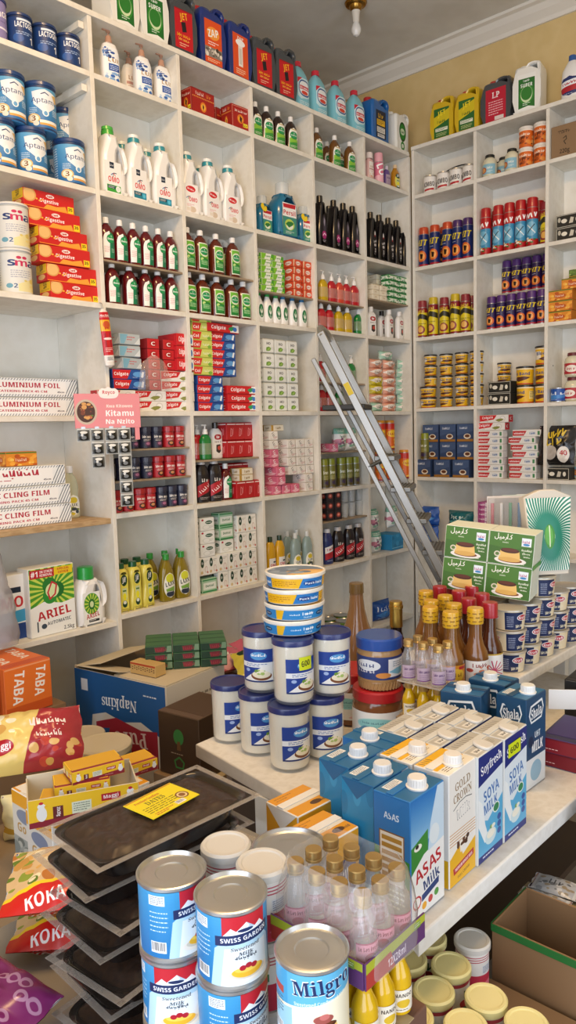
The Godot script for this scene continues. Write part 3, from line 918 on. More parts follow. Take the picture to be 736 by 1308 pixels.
		"ariel_label":
			begin(10, 12, "f4f6f2")
			ell(5, 4.4, 4.4, 4, "4a9a2e"); for i in 14:
				var a := TAU * i / 14
				poly([5, 4.4, 5 + cos(a) * 4.2, 4.4 + sin(a) * 3.8, 5 + cos(a + .2) * 4.2, 4.4 + sin(a + .2) * 3.8], "c9dc5a")
			ell(5, 4.6, 1.8, 2, "1f6f2c"); ell(5, 4.6, 1.1, 1.2, "d8e8b0"); text("ARIEL", 5.4, 8.8, 1.8, "b8202e", 7.6, -6); rect(3, 10.4, 6, .9, "22282a"); lines(3.4, 10.6, 5, 1, .6, "e9e9e9")
		"jif":
			begin(6, 14, "e6dc5a"); ell(3, 2.4, 2.4, 2.3, "123a24"); text("Jif", 3, 2.4, 2, "ffffff", 2.8); rect(1.4, 5.6, 3.4, 4.6, "cfd8a8"); rect(1.8, 6.4, 2.6, .6, "4a7a2a"); ell(3, 9, 1.4, 1.4, "f3ec2e"); ell(3, 12, 1.8, 1.4, "17402a"); ell(3, 11.4, 1.2, .7, "e9efe2")
		"luxdish":
			begin(8, 12, "8a7a1c"); ell(4, 6, 3.9, 5.8, "eef0e4"); ell(4, 2.6, 2.4, 2, "d8dc3a"); text("LUX", 4, 5.2, 2, "1c2a3c", 5.6, -8); poly([1.4, 7.6, 6.6, 6.6, 6.2, 9, 2, 9], "7fb04a"); ell(4, 10, 2.4, 1.4, "2a3448"); lines(2.4, 8.8, 3.2, 1, .7, "ffffff")
		"dish_clear":
			begin(8, 10, "e9ebd8"); ell(4, 5, 3.8, 4.8, "f3f4ea"); ell(4, 2.6, 2, 1.4, "d9c52c"); text("LUX", 4, 4.8, 1.4, "3a4650", 3.6); blot(9, 5, 1.4, 6.6, 5, 2.6, ["d9c52c", "8aa03a", "3a4650"], .9)
		"deo":
			begin(12, 14, "7a7a2c")
			rect(0, 9, 12, 5, "5c5022"); scrawl(4, 6, 4.4, 1.9, "d6d8c4", 3.6); lines(4.4, 6.6, 3.2, 3, .9, "c2b98c"); ell(6, 11, 1.4, 1.3, "3a2c4a")
		"tubechips":
			begin(12, 14, "d8661c")
			rect(0, 0, 12, 3, "c22a1c"); ell(6, 5.4, 2.6, 1.9, "f0c428"); scrawl(6, 6, 5.4, 1.2, "b3241c", 4.4); blot(9, 6, 3, 8, 6, 5, ["efbf4a", "d99a2e", "f3d57c"], 1.2); rect(0, 13, 12, 1, "8a1c14")
		"cocoa":
			begin(8, 8, "2a2024"); ell(4, 4, 3, 2.8, "3c2c2e"); ell(4, 4, 2.3, 2, "b8483a"); ell(4, 3.8, 1.2, 1, "e9a08a")
		"bleach":
			begin(8, 14, "1b1418"); poly([0, 6, 8, 2, 8, 8, 0, 12], "b31f2c"); scrawl(6, 4, 7, 1.5, "ffffff", 7, -40); scrawl(3, 4, 3, 1.6, "f0ece8", 3); lines(1.4, 12, 5, 2, .7, "b9b0ac")
		"bleach_blue":
			begin(8, 14, "20306a"); poly([0, 4, 8, 2, 8, 6, 0, 8], "eef0f4"); poly([0, 8, 8, 6, 8, 10, 0, 12], "b31f2c"); scrawl(5, 4, 5, 1.5, "b31f2c", 5, -12); lines(1.4, 12.4, 5, 1, .7, "dfe3ee")
		"whitecare":
			begin(8, 12, "eef1ec"); rect(0, 0, 8, 3, "7ab8a0"); lines(1, 1, 6, 2, .8, "f4f7f2"); blot(9, 3, 1, 5, 6, 5, ["d98aa0", "8ab8a0", "9a6a86"], 1); scrawl(4, 4, 4.4, 1.2, "3a6a5a", 4)
		"royco":
			begin(20, 11, "e58f95", true)
			ell(3.4, 5.8, 3.3, 4, "c9b8a4"); ell(3.4, 5.8, 2.7, 3.3, "4a2a1c"); blot(26, 12, 1.2, 3.2, 4, 4.6, ["7a3c22", "a8663a", "5c7a2c", "d9a05a", "c46a3a"], .6)
			text("Kwa Kitoweo", 13.6, 3.9, 1.0, "fbeee6", 8); text("Kitamu", 13.6, 6.2, 1.9, "ffffff", 8.6); text("Na Nzito", 13.6, 8.9, 1.5, "ffffff", 8.8)
		"royco_logo":
			begin(8, 4, "f6efe9"); text("Royco", 4, 2, 2.1, "c4304a", 7)
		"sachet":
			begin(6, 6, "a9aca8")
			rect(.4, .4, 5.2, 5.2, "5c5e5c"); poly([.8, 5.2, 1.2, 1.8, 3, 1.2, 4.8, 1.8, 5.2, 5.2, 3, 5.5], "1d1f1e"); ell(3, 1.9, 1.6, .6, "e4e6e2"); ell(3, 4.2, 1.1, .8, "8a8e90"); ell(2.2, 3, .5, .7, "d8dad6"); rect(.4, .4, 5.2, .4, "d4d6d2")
		"tube_pack":
			begin(5, 20, "c41f2a", true)
			rect(0, 0, 5, 2.6, "c41f2a"); text("Ma-Soya", 2.5, 1.4, .6, "ffffff", 4); rect(0, 3, 5, 4.2, "efb62a"); ell(2.5, 4.8, 1.2, 1.4, "c9542a"); text("BM", 2.5, 6.2, .7, "b01a20", 1.6); rect(0, 7.2, 5, 9, "c41f2a"); line([1.6, 8, 1.6, 13], .35, "8f1219"); line([3.2, 8, 3.2, 13], .35, "8f1219"); ell(2.5, 10, 1.5, .45, "f4e4e0"); lines(1.2, 13.4, 2.6, 3, .6, "f3d8d4"); rect(0, 16.2, 5, 3.8, "e9e4de"); barcode(1.2, 16.6, 2.6, 2)
		_:
			paint_more(key)
			return
	finish(key)

func paint_more(key: String) -> void:
	match key:
		# --- short wall ---
		"kimbo":
			begin(24, 10, "efebe4"); rect(0, 0, 24, .5, "d9d4ca")
			for x in [4, 12, 20]:
				text("KIMBO", x, 5, 3, "1c1a1a", 6.6, -4); poly([x - 3, 8, x + 3, 7.4, x + 3, 8.6, x - 3, 9.2], "b8202a")
		"mayo":
			begin(16, 8, "7fb2c4"); rect(0, 0, 16, 8, "8bbccc"); ell(5, 4.6, 3, 2.4, "b84a2c"); ell(5, 4.6, 2.2, 1.7, "e0a25a"); scrawl(4, 11, 3, 1.8, "f4f1e6", 5); lines(8.4, 5.4, 5, 2, .8, "e8f0ee")
		"mayo_red":
			begin(16, 8, "b3202a"); ell(8, 4, 4.6, 2.6, "f0e9dc"); scrawl(4, 8, 4, 1.8, "b3202a", 6); lines(1, 2, 2.6, 5, .9, "f0d0cc")
		"orange_tin":
			begin(20, 10, "dc6a1c"); rect(0, 0, 20, 1, "efe6d8"); blot(26, 4, 0, 4, 20, 5, ["a84a14", "f0c27a", "7a3410", "e9923a"], 1); scrawl(8, 10, 3, 1.4, "fbeedd", 6); scrawl(4, 10, 5, 1.6, "5c240c", 5)
		"brownbox":
			begin(12, 12, "8d7152"); lines(3, 2, 6, 1, .8, "3c2c1e"); line([5.4, 5, 6.6, 4.4, 6.8, 5.6, 5.6, 6.2, 6.4, 7.4], .35, "3c2c1e"); text("220g", 6, 10, 1.6, "3c2c1e", 4.4); scrawl(5, 6, 2.6, .9, "3c2c1e", 5)
		"hit_orange", "hit_purple":
			begin(14, 16, "1a2a66" if key == "hit_orange" else "2c1a4e")
			text("HIT", 7, 4.2, 3, "f0d42a" , 5, 0, "sans", .25); ell(7, 11, 2.2, 2.8, "d8641c"); ell(7, 11, 1.5, 2, "f0a24a"); poly([6.4, 9.6, 7.8, 10, 7.4, 12.4, 6.6, 12.2], "2c1a10"); lines(5, 6.8, 4, 1, .7, "dfe2f0"); rect(0, 15, 14, 1, "b01f2c")
		"doom_red":
			begin(14, 18, "b3181e")
			rect(3.4, 5.4, 7, 9.4, "3f8fb8"); ell(7, 10, 2.4, 3.4, "74b4d2"); line([5.6, 8, 8.6, 12], .4, "e9eef0"); line([8.4, 8, 5.6, 12], .4, "22465a"); scrawl(4, 7, 3.4, 2.4, "ffffff", 5.4, -12); blot(9, 3, 3.4, 14, 7, 3, ["f0d42a", "3a6a2a", "f6f0e0"], .7); scrawl(9, 12.4, 9, 1, "f3d8d4", 8, -90)
		"doom_yellow":
			begin(14, 18, "dfca25")
			rect(0, 0, 14, 3, "8a1a20"); scrawl(6, 7, 2, 1.4, "f0dc3a", 5); poly([3, 7, 7, 3.6, 11, 5, 11, 8, 7, 6.6, 3, 9.6], "33301c"); lines(4.6, 9.6, 5, 2, .9, "5c5418"); ell(7, 13.6, 2.2, 2.6, "8a2a2a"); ell(7, 13.4, 1.4, 1.8, "e9b45a"); rect(0, 17, 14, 1, "8a1a20")
		"tea_green":
			begin(14, 5, "5f7a34"); blot(24, 9, 0, 0, 14, 5, ["7a9a44", "3f5a24", "9ab45c"], .8); scrawl(3, 7, 2.6, 1.8, "f0ecd0", 4); rect(0, 4.5, 14, .5, "c49a2c")
		"tea_orange":
			begin(14, 7, "dc8a2a"); blot(18, 5, 0, 2, 14, 5, ["f0c45a", "b8561c", "efa83c"], 1); ell(7, 4, 3.4, 1.7, "c25a1c"); scrawl(6, 7, 3.9, 1.3, "f6ecd4", 5.4); rect(0, 0, 14, .7, "4a7a2c")
		"darkbox":
			begin(16, 8, "24241f"); line([.3, .3, 15.7, .3, 15.7, 7.7, .3, 7.7, .3, .3], .3, "d8d4c4"); ell(5, 4, 1.8, 1.4, "e9e4d4"); poly([8, 6, 9, 2, 11, 2.6, 10.4, 6], "cfc9b8"); ell(13, 4, 1, 1.6, "e9e4d4"); ell(2, 3, .9, 1.6, "b9b4a4")
		"blueband":
			begin(18, 8, "ecb91a")
			rect(3, 1.6, 4, 4, "f1ead8"); text("Blue Band", 9, 2.6, 1.6, "22408a", 7.6); swoosh(6, 4, 7, 2.6, "5a2c1a"); rect(0, 0, 18, .6, "f4e9cc"); rect(14.4, 2, 3, 4, "f3dd8a"); lines(14.7, 2.4, 2.4, 4, .8, "6a5a2c"); rect(0, 7.4, 18, .6, "c4301f")
		"navybox":
			begin(12, 10, "35496e"); poly([0, 0, 12, 0, 12, 4, 0, 6.6], "43597f"); rect(0, 8.6, 12, 1.4, "a3702c"); ell(7.6, 7, 2.6, 1.5, "e9dcc4"); ell(7.6, 6.8, 1.8, .9, "6a3c22"); scrawl(9, 5, 2.2, 1.2, "dfe6f0", 6)
		"whitedent":
			begin(20, 5, "ecebe6"); poly([0, .6, 10, .6, 8, 4.4, 0, 4.4], "c22a2c"); text("whitedent", 4.6, 2.5, 1.5, "ffffff", 7.4); ell(14, 2.6, 2.4, 1.6, "d8dce0"); scrawl(5, 14, 2.6, 1.2, "2a5a9a", 3.8); rect(17.6, 1, 1.6, 3, "4a8a5a")
		"pink_paste":
			begin(10, 4, "c46aa0"); rect(0, 0, 4, 4, "a0407c"); scrawl(5, 5, 2, 1.4, "ffffff", 6); rect(8, 0, 2, 4, "e9dce6")
		"blue_paste":
			begin(10, 4, "3f5fa8"); scrawl(4, 5, 2, 1.6, "ffffff", 5); rect(0, 0, 1.6, 4, "e9c43a"); rect(8.4, 0, 1.6, 4, "c43a3a")
		"black_bag":
			begin(10, 10, "1d1b1c"); scrawl(5, 5, 2.2, 1.8, "d8b92c", 6, -8); scrawl(3, 5, 4.2, 1.7, "d8b92c", 4, -8); ell(4, 7, 1.8, 1.8, "b9b2aa"); ell(7.4, 7.4, 1.5, 2, "e9e2d8"); text("40", 7.4, 7, 1.2, "b3202a", 1.8)
		"bluepack":
			begin(10, 8, "1c52a8"); scrawl(6, 5, 3, 1.8, "dfeaf8", 7); swoosh(1, 4, 8, 3, "3f86d0"); lines(2, 7, 5, 1, .5, "cfe0f4")
		"tealpack":
			begin(10, 8, "1f6f78"); scrawl(4, 5, 3, 1.8, "dff2f0", 5); swoosh(1, 4, 8, 3, "5ab0b0")
		# --- counter ---
		"puck":
			begin(8, 10, "1d3f94", true)
			rect(0, 4, 8, 1.5, "e9eef2"); poly([0, 10, 8, 10, 8, 4.8, 5.2, 5.4], "eef1f0"); ell(5.2, 8, 2.5, 1.4, "7a4a2a"); ell(5.2, 7.6, 2.2, 1.1, "ece6cc"); blot(14, 3, 4, 6, 2.6, 1.6, ["6f9a3a", "a9c46a", "f2eeda"], .4)
			ell(4.6, 2, 2, 1.2, "4f9ad8"); daub("puck", 4.6, 1.9, 1.7); lines(1.4, 4.4, 5.4, 2, .5, "4a6ab0"); ell(1.8, 6.4, .6, .5, "9fb8e4"); rect(0, 9.5, 8, .5, "17306f")
		"price_green":
			begin(6, 5, "d2e01e"); text("600", 3, 2.5, 2.2, "22281a", 4, -6)
		"tub_yellow":
			begin(60, 6, "efb81c", true)
			for k in 3:
				var x := k * 20.0
				poly([x + 10, 6, x + 11.4, 0, x + 20, 0, x + 20, 6], "2277c0"); lines(x + .6, 1.6, 8.6, 3, 1.2, "b87a10"); ell(x + 14, 3, 2.4, 1.5, "16488c"); text("Puck", x + 14, 3, 1.3, "ffffff", 3.6); scrawl(6, x + 18, 3, 1.4, "ffffff", 3.4)
		"tub_blue":
			begin(60, 6, "2a86c8", true)
			for k in 3:
				var x := k * 20.0
				poly([x, 0, x + 3, 0, x + 2, 6, x, 6], "efb81c"); scrawl(5, x + 11, 2.4, 1.6, "ffffff", 4); scrawl(6, x + 11, 4.6, .9, "e4f0f8", 3); ell(x + 16, 3, 1.9, 1.4, "0f3f6a"); daub("labna", x + 16, 3, 1.3); daub("jibn", x + 6.4, 3, 1.7)
		"tub_lid":
			begin(12, 12, "6f86a0", true)
			poly([0, 0, 12, 0, 12, 5, 6, 7, 0, 6], "5c738f"); ell(8.4, 8.6, 5, 3.4, "dca54a"); ell(9, 9.2, 4, 2.4, "eec06a"); blot(22, 6, 0, 3, 8, 6, ["7f95ad", "8fa3b8", "5a6f88"], 1.1)
		"peanut":
			begin(16, 9, "2b3f7c", true)
			rect(9, 1, 6.6, 7, "e9eef2"); swoosh(9, 4.4, 6.6, 3, "7fc0dc"); ell(4.6, 3.4, 2.8, 2.2, "dfe6ee"); scrawl(6, 4.4, 3.4, 1.2, "2b3f7c", 4.4); scrawl(6, 4.4, 5.8, .9, "ffffff", 4.6); ell(8, 7.2, 1.6, 1.1, "d8924a"); lines(10, 2, 4.6, 3, .8, "8aa0b8")
		"redjar":
			begin(16, 11, "eef0f0", true)
			ell(6.4, 4.4, 3.2, 2.3, "a4dcdf"); ell(6.4, 4.4, 2.8, 2, "8fd0d4"); scrawl(12, 6.4, 3.9, .7, "5f9aa8", 4.4); lines(4.6, 5, 3.6, 2, .6, "7ab4be"); blot(7, 4, 7, 8.6, 3, 1.8, ["d8a4b4", "c98aa0", "e9c9cf"], .6); poly([11, 11, 16, 6, 16, 11], "d8e6ea")
		"vinegar":
			begin(6, 16, "4a1f33", true)
			rect(0, 6.6, 6, 9.4, "eae6de"); ell(3.4, 3, 1.5, 1.5, "a86a78"); ell(3.4, 3, 1.1, 1.1, "e4d8cc"); scrawl(5, 3, 5.6, .7, "e9dcd4", 3.6, -90 + 90); rect(1, 7.4, 4, 3.4, "4a1f33"); lines(1.2, 11.4, 3.6, 5, .8, "5a4450"); scrawl(3, 3, 9, 1.2, "eae6de", 2.6)
		"sauce_amber":
			begin(8, 9, "d98a1c", true); ell(4, 3, 2.8, 2, "f0c23a"); scrawl(6, 4, 2.9, 1, "7a3410", 4.6); ell(4, 6.4, 2.6, 1.7, "5a2410"); ell(4, 6.2, 1.8, 1, "e8a63c"); rect(0, 8.4, 8, .6, "b8202a"); rect(5, .4, 2.6, .9, "b8202a")
		"sauce_flower":
			begin(8, 9, "eeebe6", true); for i in 14: line([4, 5.4, 4 + cos(i * .45 + PI) * 3, 5.4 + sin(i * .45 + PI) * 3.2], .3, "b3245a" if i % 2 else "c9485a")
			lines(1.6, 7, 4.8, 2, .8, "9a8a8a"); rect(0, 0, 8, .5, "c4a03a")
		"sauce_flower2":
			begin(8, 9, "ece6df"); blot(12, 7, 1, 2, 6, 3, ["b84a3a", "d98a6a"], .8); lines(1.6, 6, 4.8, 3, .8, "6a5a5a"); scrawl(5, 4, 1.4, 1, "8a2a2a", 4)
		"small_purple":
			begin(8, 7, "b9a3b4"); scrawl(7, 4, 2, 1.3, "5a3a6a", 5.4); lines(1.4, 3.6, 5, 3, .9, "8a6a8f"); rect(0, 6.4, 8, .6, "7a4a8a")
		"small_pink":
			begin(8, 7, "d98a98"); scrawl(10, 4, 1.8, 1.1, "8a1f3a", 6.4); ell(4, 4.4, 1.6, 1.4, "c4283f"); lines(1.4, 6, 5, 1, .8, "f3d8dc"); rect(0, 0, 8, .5, "a83a54")
		"small_yellow":
			begin(8, 8, "e9e2d0"); text("NANDO", 4, 2, 1.3, "3a2c24", 5.4); ell(4, 5, 2, 1.5, "d8b42c"); lines(1.2, 7, 5.4, 1, .7, "6a5a4a")
		"caramel":
			begin(18, 14, "3f6a1f", true)
			poly([0, 0, 18, 0, 18, 5, 9, 7, 0, 6], "4a7826"); daub("caramel", 5.6, 2.4, 3.4, "f4f2e4"); daub("asliyya", 6.6, 4.4, 1.2, "e9ecd8")
			ell(5, 10.8, 1.2, 1.0, "e4dfd2"); ell(9, 12, 6.4, 1.6, "e9e4da"); ell(9, 11.9, 4.8, 1.0, "7a4118"); poly([4.8, 7.6, 12.4, 7.6, 13, 11.6, 4.2, 11.6], "e6bd6c"); ell(8.6, 11.6, 4.4, 1.0, "d8aa58"); ell(8.6, 7.7, 3.8, 1.1, "4c2310"); ell(8.6, 7.4, 3.1, .7, "63301a"); ell(3.6, 9.6, 1.3, 1.2, "d9d0b8"); ell(3.6, 9.6, .8, .7, "5f7a3a")
			poly([13, 1.6, 16.8, 1.6, 16.8, 5.2, 13, 5.2], "e6eef2"); scrawl(6, 14.9, 3.2, 1, "a8286a", 3.2); ell(14.9, 4.4, 1.3, .5, "3f86c0"); daub("ala", 15, 7, 1.8, "e9ecd8"); daub("talab", 15.2, 8.4, 1.6, "e9ecd8"); daub("sunn", 15.4, 9.8, 1.2, "e9ecd8"); lines(12.4, 13, 4, 1, .6, "e9ecd8")
		"kraft":
			begin(48, 9, "1e2c55", true)
			for k in 3:
				var x := k * 16.0
				rect(x + 9.4, 0, 6.6, 9, "e6d6b4"); ell(x + 9.4, 2.8, 3.4, 1.7, "e9e6e4"); ell(x + 9.4, 2.8, 2.9, 1.35, "b8202e"); text("Kraft", x + 9.4, 2.8, 1.5, "ffffff", 4.6); scrawl(7, x + 8.6, 6.8, 1.5, "e9dfc0", 6, -8, "serif"); lines(x + 1, 2, 3.4, 6, 1, "b9c0d4")
		"fan":
			begin(12, 18, "e9efe6", true)
			for i in 64:
				var a := TAU * i / 64
				var c := Vector2(5.4, 9.6)
				var pts := []
				for s in 8:
					var q := 2.2 + s * 1.7
					pts.append_array([c.x + cos(a + s * .07) * q * .8, c.y + sin(a + s * .07) * q])
				line(pts, .42, "1f7f6a")
			ell(5.4, 9.6, 1.5, 3, "3a8a2c"); ell(5.2, 9.4, 1.1, 2.3, "5aa83a"); line([5.4, 7, 5.4, 12], .3, "d8e8c4")
		"shala":
			begin(7, 14, "1f4a6e", true)
			poly([1.4, 1.2, 5.6, .8, 6.2, 2.2, 5.4, 3.8, 1.6, 4, .8, 2.6], "eef2f4"); poly([1.7, 1.5, 5.4, 1.2, 5.9, 2.3, 5.2, 3.5, 1.8, 3.7, 1.2, 2.6], "17405f"); text("Shala", 3.5, 2.5, 1.5, "ffffff", 3.8, -4, "serif"); text("UHT", 4, 6, 1, "e4ecf0", 2); text("MILK", 4, 7.8, 1.6, "ffffff", 4); ell(1.6, 6.8, .9, .9, "143450"); rect(0, 9.4, 7, 4.6, "dfe6ea"); ell(3.5, 11.6, 2, 1.6, "8fb8d0")
		"milktop":
			begin(8, 12, "b9b7b0"); rect(0, 4.6, 8, 2.6, "cfcdc6"); for i in 7: line([1 + i * .8, 1.4, 1 + i * .8 + .3, 3.6], .16, "6a6862")
			lines(4.4, 8, 3, 4, .7, "8a8880"); rect(.8, 8.4, 2.6, 2.4, "e2e0da"); scrawl(3, 2, 9.6, 1, "4a4844", 1.2)
		"milktop_yellow":
			begin(8, 12, "e9b41e"); rect(0, 3, 8, 2.2, "f1eee4"); rect(0, 8, 8, 4, "efe9da"); lines(.8, 8.6, 6, 3, .8, "6a5434"); for i in 4: line([.6 + i * .7, .6, .6 + i * .7 + .3, 2.6], .16, "4a3c24")
		"milktop_blue":
			begin(8, 12, "2a6a9a"); rect(1, 1, 3.2, 3, "e9edf0"); lines(1.3, 1.4, 2.6, 4, .6, "4a5a6a"); rect(0, 6, 8, .5, "4f8ab4")
		"soy":
			begin(8, 18, "dfeaf2", true)
			poly([0, 0, 8, 0, 8, 3.6, 0, 5], "22307c"); text("Soyfresh", 4.2, 2.4, 1.5, "ffffff", 6.8, -9, "serif"); text("SOYA", 4.2, 6.9, 1.9, "3a6fb4", 5, -9); text("MILK", 4, 9.2, 1.7, "3a6fb4", 4.4, -9)
			poly([0, 10.4, 3, 11.6, 8, 8.6, 8, 17, 0, 17], "5ab0dc"); poly([0, 7, 1.2, 8, 2.2, 12, 3.4, 14.8, 2, 15, 0, 11.6], "eef4f6"); ell(5.8, 10.4, 1.1, .9, "eef4f0"); ell(5.8, 10.4, .9, .7, "3a8a5a"); ell(4, 14.6, 1.8, 1.3, "cfe4ea"); ell(4, 14.2, 1.3, .7, "f4f2e2"); blot(5, 8, 3, 13, 2, 1, ["7aa84a", "f0eede"], .5); for i in 3: ell(6.8, 12.4 + i * 1.2, .65, .55, "3f5fa4")
			rect(0, 16.8, 8, 1.2, "22307c"); lines(1.4, 17.2, 5, 1, .6, "e4eaf4")
		"gold":
			begin(8, 20, "efece6", true)
			text("GOLD", 4, 2.6, 1.4, "8a6f4a", 4.6, -5, "serif"); text("CROWN", 4, 4.6, 1.4, "8a6f4a", 5.6, -5, "serif"); line([1.2, 6.6, 3, 5.8, 5, 5.6, 6.8, 6], .14, "3a3a40"); text("Milk", 4.2, 7.6, 1.9, "6a6c78", 4, -6); text("Milk", 4.2, 7.6, 1.7, "f2f0ea", 3.8, -6)
			for i in 5: rect(0, 10.6 + i * .5, 8, .14, "c9904a")
			poly([0, 15, 3, 13.4, 4, 15.6, 8, 14, 8, 20, 0, 20], "e9b41e"); cow(4.6, 13.4, 1.7); poly([1, 17, 7.4, 16, 7.4, 17.2, 1.2, 18.2], "b8202e"); text("PREMIUM WHOLE MILK", 4.3, 17.1, .6, "ffffff", 5.4, -8); text("FULL CREAM", 4.2, 18.8, .5, "8a5a10", 3.6, -8)
		"gold_side":
			begin(6, 20, "f0ede6"); lines(1, 3, 4, 10, .8, "9a9488"); rect(0, 15, 6, 5, "e9b41e"); barcode(1, 12, 4, 2.4)
		"asas":
			begin(8, 18, "3f88c8", true)
			grad(0, 0, 8, 7, "2a76c0", "8fc0e4"); poly([0, 7, 4, 5.6, 4, 10, 0, 12], "3a8a3a"); poly([4, 18, 0, 18, 0, 11, 3, 9, 6, 8.4, 8, 8, 8, 18], "eef0ef"); poly([6.4, 0, 8, 0, 8, 8.4, 4, 9, 4.6, 5], "c9dff0"); ell(5.6, 7, 1.2, 1.5, "dfeaf0"); ell(1.6, 7.4, .9, .5, "f2efe8"); ell(1.4, 7.2, .4, .3, "2a221c")
			text("ASAS", 4, 11.2, 2, "b8202e", 6.4, -12); text("Milk", 4.8, 13.4, 1.5, "1f3a74", 4, -12); poly([2.4, 15, 6.6, 14, 6.6, 15, 2.4, 16], "22407c"); ell(1.3, 15.6, 1, 1, "b8202e"); ell(1.3, 15.6, .75, .75, "f2f0ee"); for i in 3: ell(3 + i * 1.5, 16.8 - i * .3, .55, .55, ["e9a81e", "c43a3a", "4a9a3a"][i])
		"asas_side":
			begin(7, 18, "2f78b8", true)
			poly([0, 8, 7, 9, 7, 14, 0, 14], "3f8a34"); rect(0, 13, 7, 5, "8a7a1c"); rect(1, 5.4, 5, 8, "8a5a22"); rect(1.2, 5.6, 4.6, 7.6, "efe6d4"); for i in 6: rect(1.5, 6.1 + i * 1.1, 4, .7, "b88a3a"); text("ASAS", 3.5, 3, 1, "dfe9f4", 3); lines(1, 14, 5, 4, .8, "e9e4b0")
		"millac":
			begin(9, 9, "f0efeb", true)
			rect(0, 0, 9, 3.6, "e9a81e"); poly([0, 3.4, 4, 6.8, 0, 7], "e9a81e"); ell(6, 3.4, 2.6, 1.6, "22386f"); text("Millac", 6, 3.4, 1.5, "ffffff", 4.4, -12); text("UHT", 7.4, 6.6, .8, "2c2c30", 1.6); lines(1.4, 7.4, 4.4, 2, .6, "6a6862")
		"millac_top":
			begin(9, 8, "e39f1c", true); rect(0, 2.6, 9, 2.6, "e4e0d4"); rect(0, 3.8, 9, .15, "b9b4a6"); ell(6, 6.4, 1.3, .7, "5a3c14"); lines(1, .7, 4, 2, .7, "b87a14"); text("Gold", 7.6, 6.6, .7, "6a4610", 1.6)
		"choc":
			begin(16, 10, "2a2148"); for i in 3: poly([1 + i * 5, 2, 5 + i * 5, .6, 5.4 + i * 5, 7, 1.4 + i * 5, 8.6], ["3d3068", "5a2c50", "35285c"][i]); text("Milk", 4, 5, 1.6, "e9e2f4", 3.6, -16, "serif"); scrawl(3, 9, 4.6, 1.6, "e9e2f4", 3, -16, "serif")
		"choc_red":
			begin(18, 5, "841a26"); poly([8, 1, 13, 2, 12.4, 4, 7.4, 3], "5a3c2c"); lines(1, 3.6, 4, 1, .6, "f0d0cc"); rect(0, 0, 18, .5, "6a1420")
		"gusto":
			begin(14, 8, "17181a"); ell(7, 4, 4.4, 2.6, "2a2a2c"); text("Gusto", 7, 3.8, 2.2, "c9c2b4", 7.4, -10, "serif"); lines(4, 6.6, 6, 1, .6, "8a857a"); line([.3, .3, 13.7, .3], .2, "6a665c")
		"bar_silver":
			begin(12, 7, "b9bcc0"); rect(0, 0, 1.4, 7, "d4d6d8"); rect(10.6, 0, 1.4, 7, "d4d6d8"); blot(26, 4, 1.8, .6, 8.4, 6, ["8f9296", "a3947a", "6f7276", "d9dadb"], .6); scrawl(3, 6, 3.4, 1.6, "4a4c50", 3.4)
		# --- foreground ---
		"napkins":
			begin(26, 22, "235a93", true)
			poly([4, 16, 5, 9.6, 9, 8.4, 14, 9.6, 19, 8.6, 26, 11.6, 26, 22, 4, 22], "ddd8cc"); poly([6, 17, 6, 11, 12, 9, 19, 10.4, 23.4, 9.8, 23.4, 17.6, 14, 15.4, 8, 16.6], "a32a3a"); poly([4, 22, 8, 12, 10, 11.6, 7, 22], "2a5f9a")
			text("Pure", 16, 13, 3.2, "e9d4d0", 9, 172, "serif"); text("Napkins", 13, 5.6, 2.4, "f0f3f6", 10, 176, "serif", .15); lines(20, 2.6, 5, 1, .7, "dfe6ee"); rect(2, 2, 2, 2.6, "dfe6ee")
		"cartonprint":
			begin(18, 16, "d6cfc0"); lines(4, 3, 11, 7, 1.3, "8a8276", .4); text("48 Packets", 9, 13, .9, "6a6458", 6, -4)
		"ager_top":
			begin(12, 12, "5f4a3a"); text("AGER", 6, 5, 1.6, "cfc0ac", 5, -10); lines(3.6, 7, 4.6, 1, .8, "b9a994"); ell(2.4, 4.6, 1, .8, "b9a994")
		"ager":
			begin(12, 14, "43301f"); ell(6, 5, 1.5, 1.8, "3a7a3a"); poly([5.6, 6, 6.4, 6, 6.6, 8, 5.4, 8], "6a4a2a"); line([4.6, 10.6, 6, 9.6, 7.4, 10.6, 7, 12, 5, 12, 4.6, 10.6], .4, "3a7a3a"); lines(3.6, 8.8, 5, 1, .5, "a8957a")
		"greensoap":
			begin(12, 4, "2f5238"); rect(0, 0, 4, 4, "24402e"); poly([4, .6, 9, .3, 8.4, 3.4, 4.6, 3.4], "7a2c34"); scrawl(6, 7.4, 2, 1.4, "a83a44", 5.6); poly([10, 0, 12, 0, 12, 4, 9.4, 4], "7a9a7c"); rect(0, 3.5, 12, .5, "1f3f2c")
		"tabasco":
			begin(14, 16, "e4732a", true)
			rect(0, 0, 14, .5, "f0a070"); text("TABA", 4, 7, 3, "f6efe6", 11, 96); text("TABA", 10.6, 6.4, 3, "f6efe6", 10, 96); rect(0, 13, 14, 3, "c9541c")
		"maggi":
			begin(26, 10, "f0c52a", true)
			poly([0, 10, 0, 8, 26, 6, 26, 10], "8a2434"); rect(17, 2, 4.6, 2.6, "b3202e"); text("Maggi", 19.3, 3.3, 1.3, "ffffff", 3.6, -3); rect(10, 3, 4.6, 4.2, "dfe6d0"); lines(10.4, 3.6, 3.8, 4, .8, "6a7a6a"); rect(5.6, 3.4, 2.4, 4.4, "6a2a2a"); text("20x20g", 6.8, 5.4, .8, "ffffff", 3.4, 90); lines(16, 8, 6, 1, .7, "f0d4c0")
			for x in [3.0, 24.0]: ell(x, 5.4, 1.2, 2.6, "eef0ee"); ell(x, 2.6, .9, 1, "eef0ee"); ell(x, 1.5, .5, .5, "c4283a"); poly([x + .7, 2.6, x + 1.5, 2.9, x + .7, 3.1], "e9a81e")
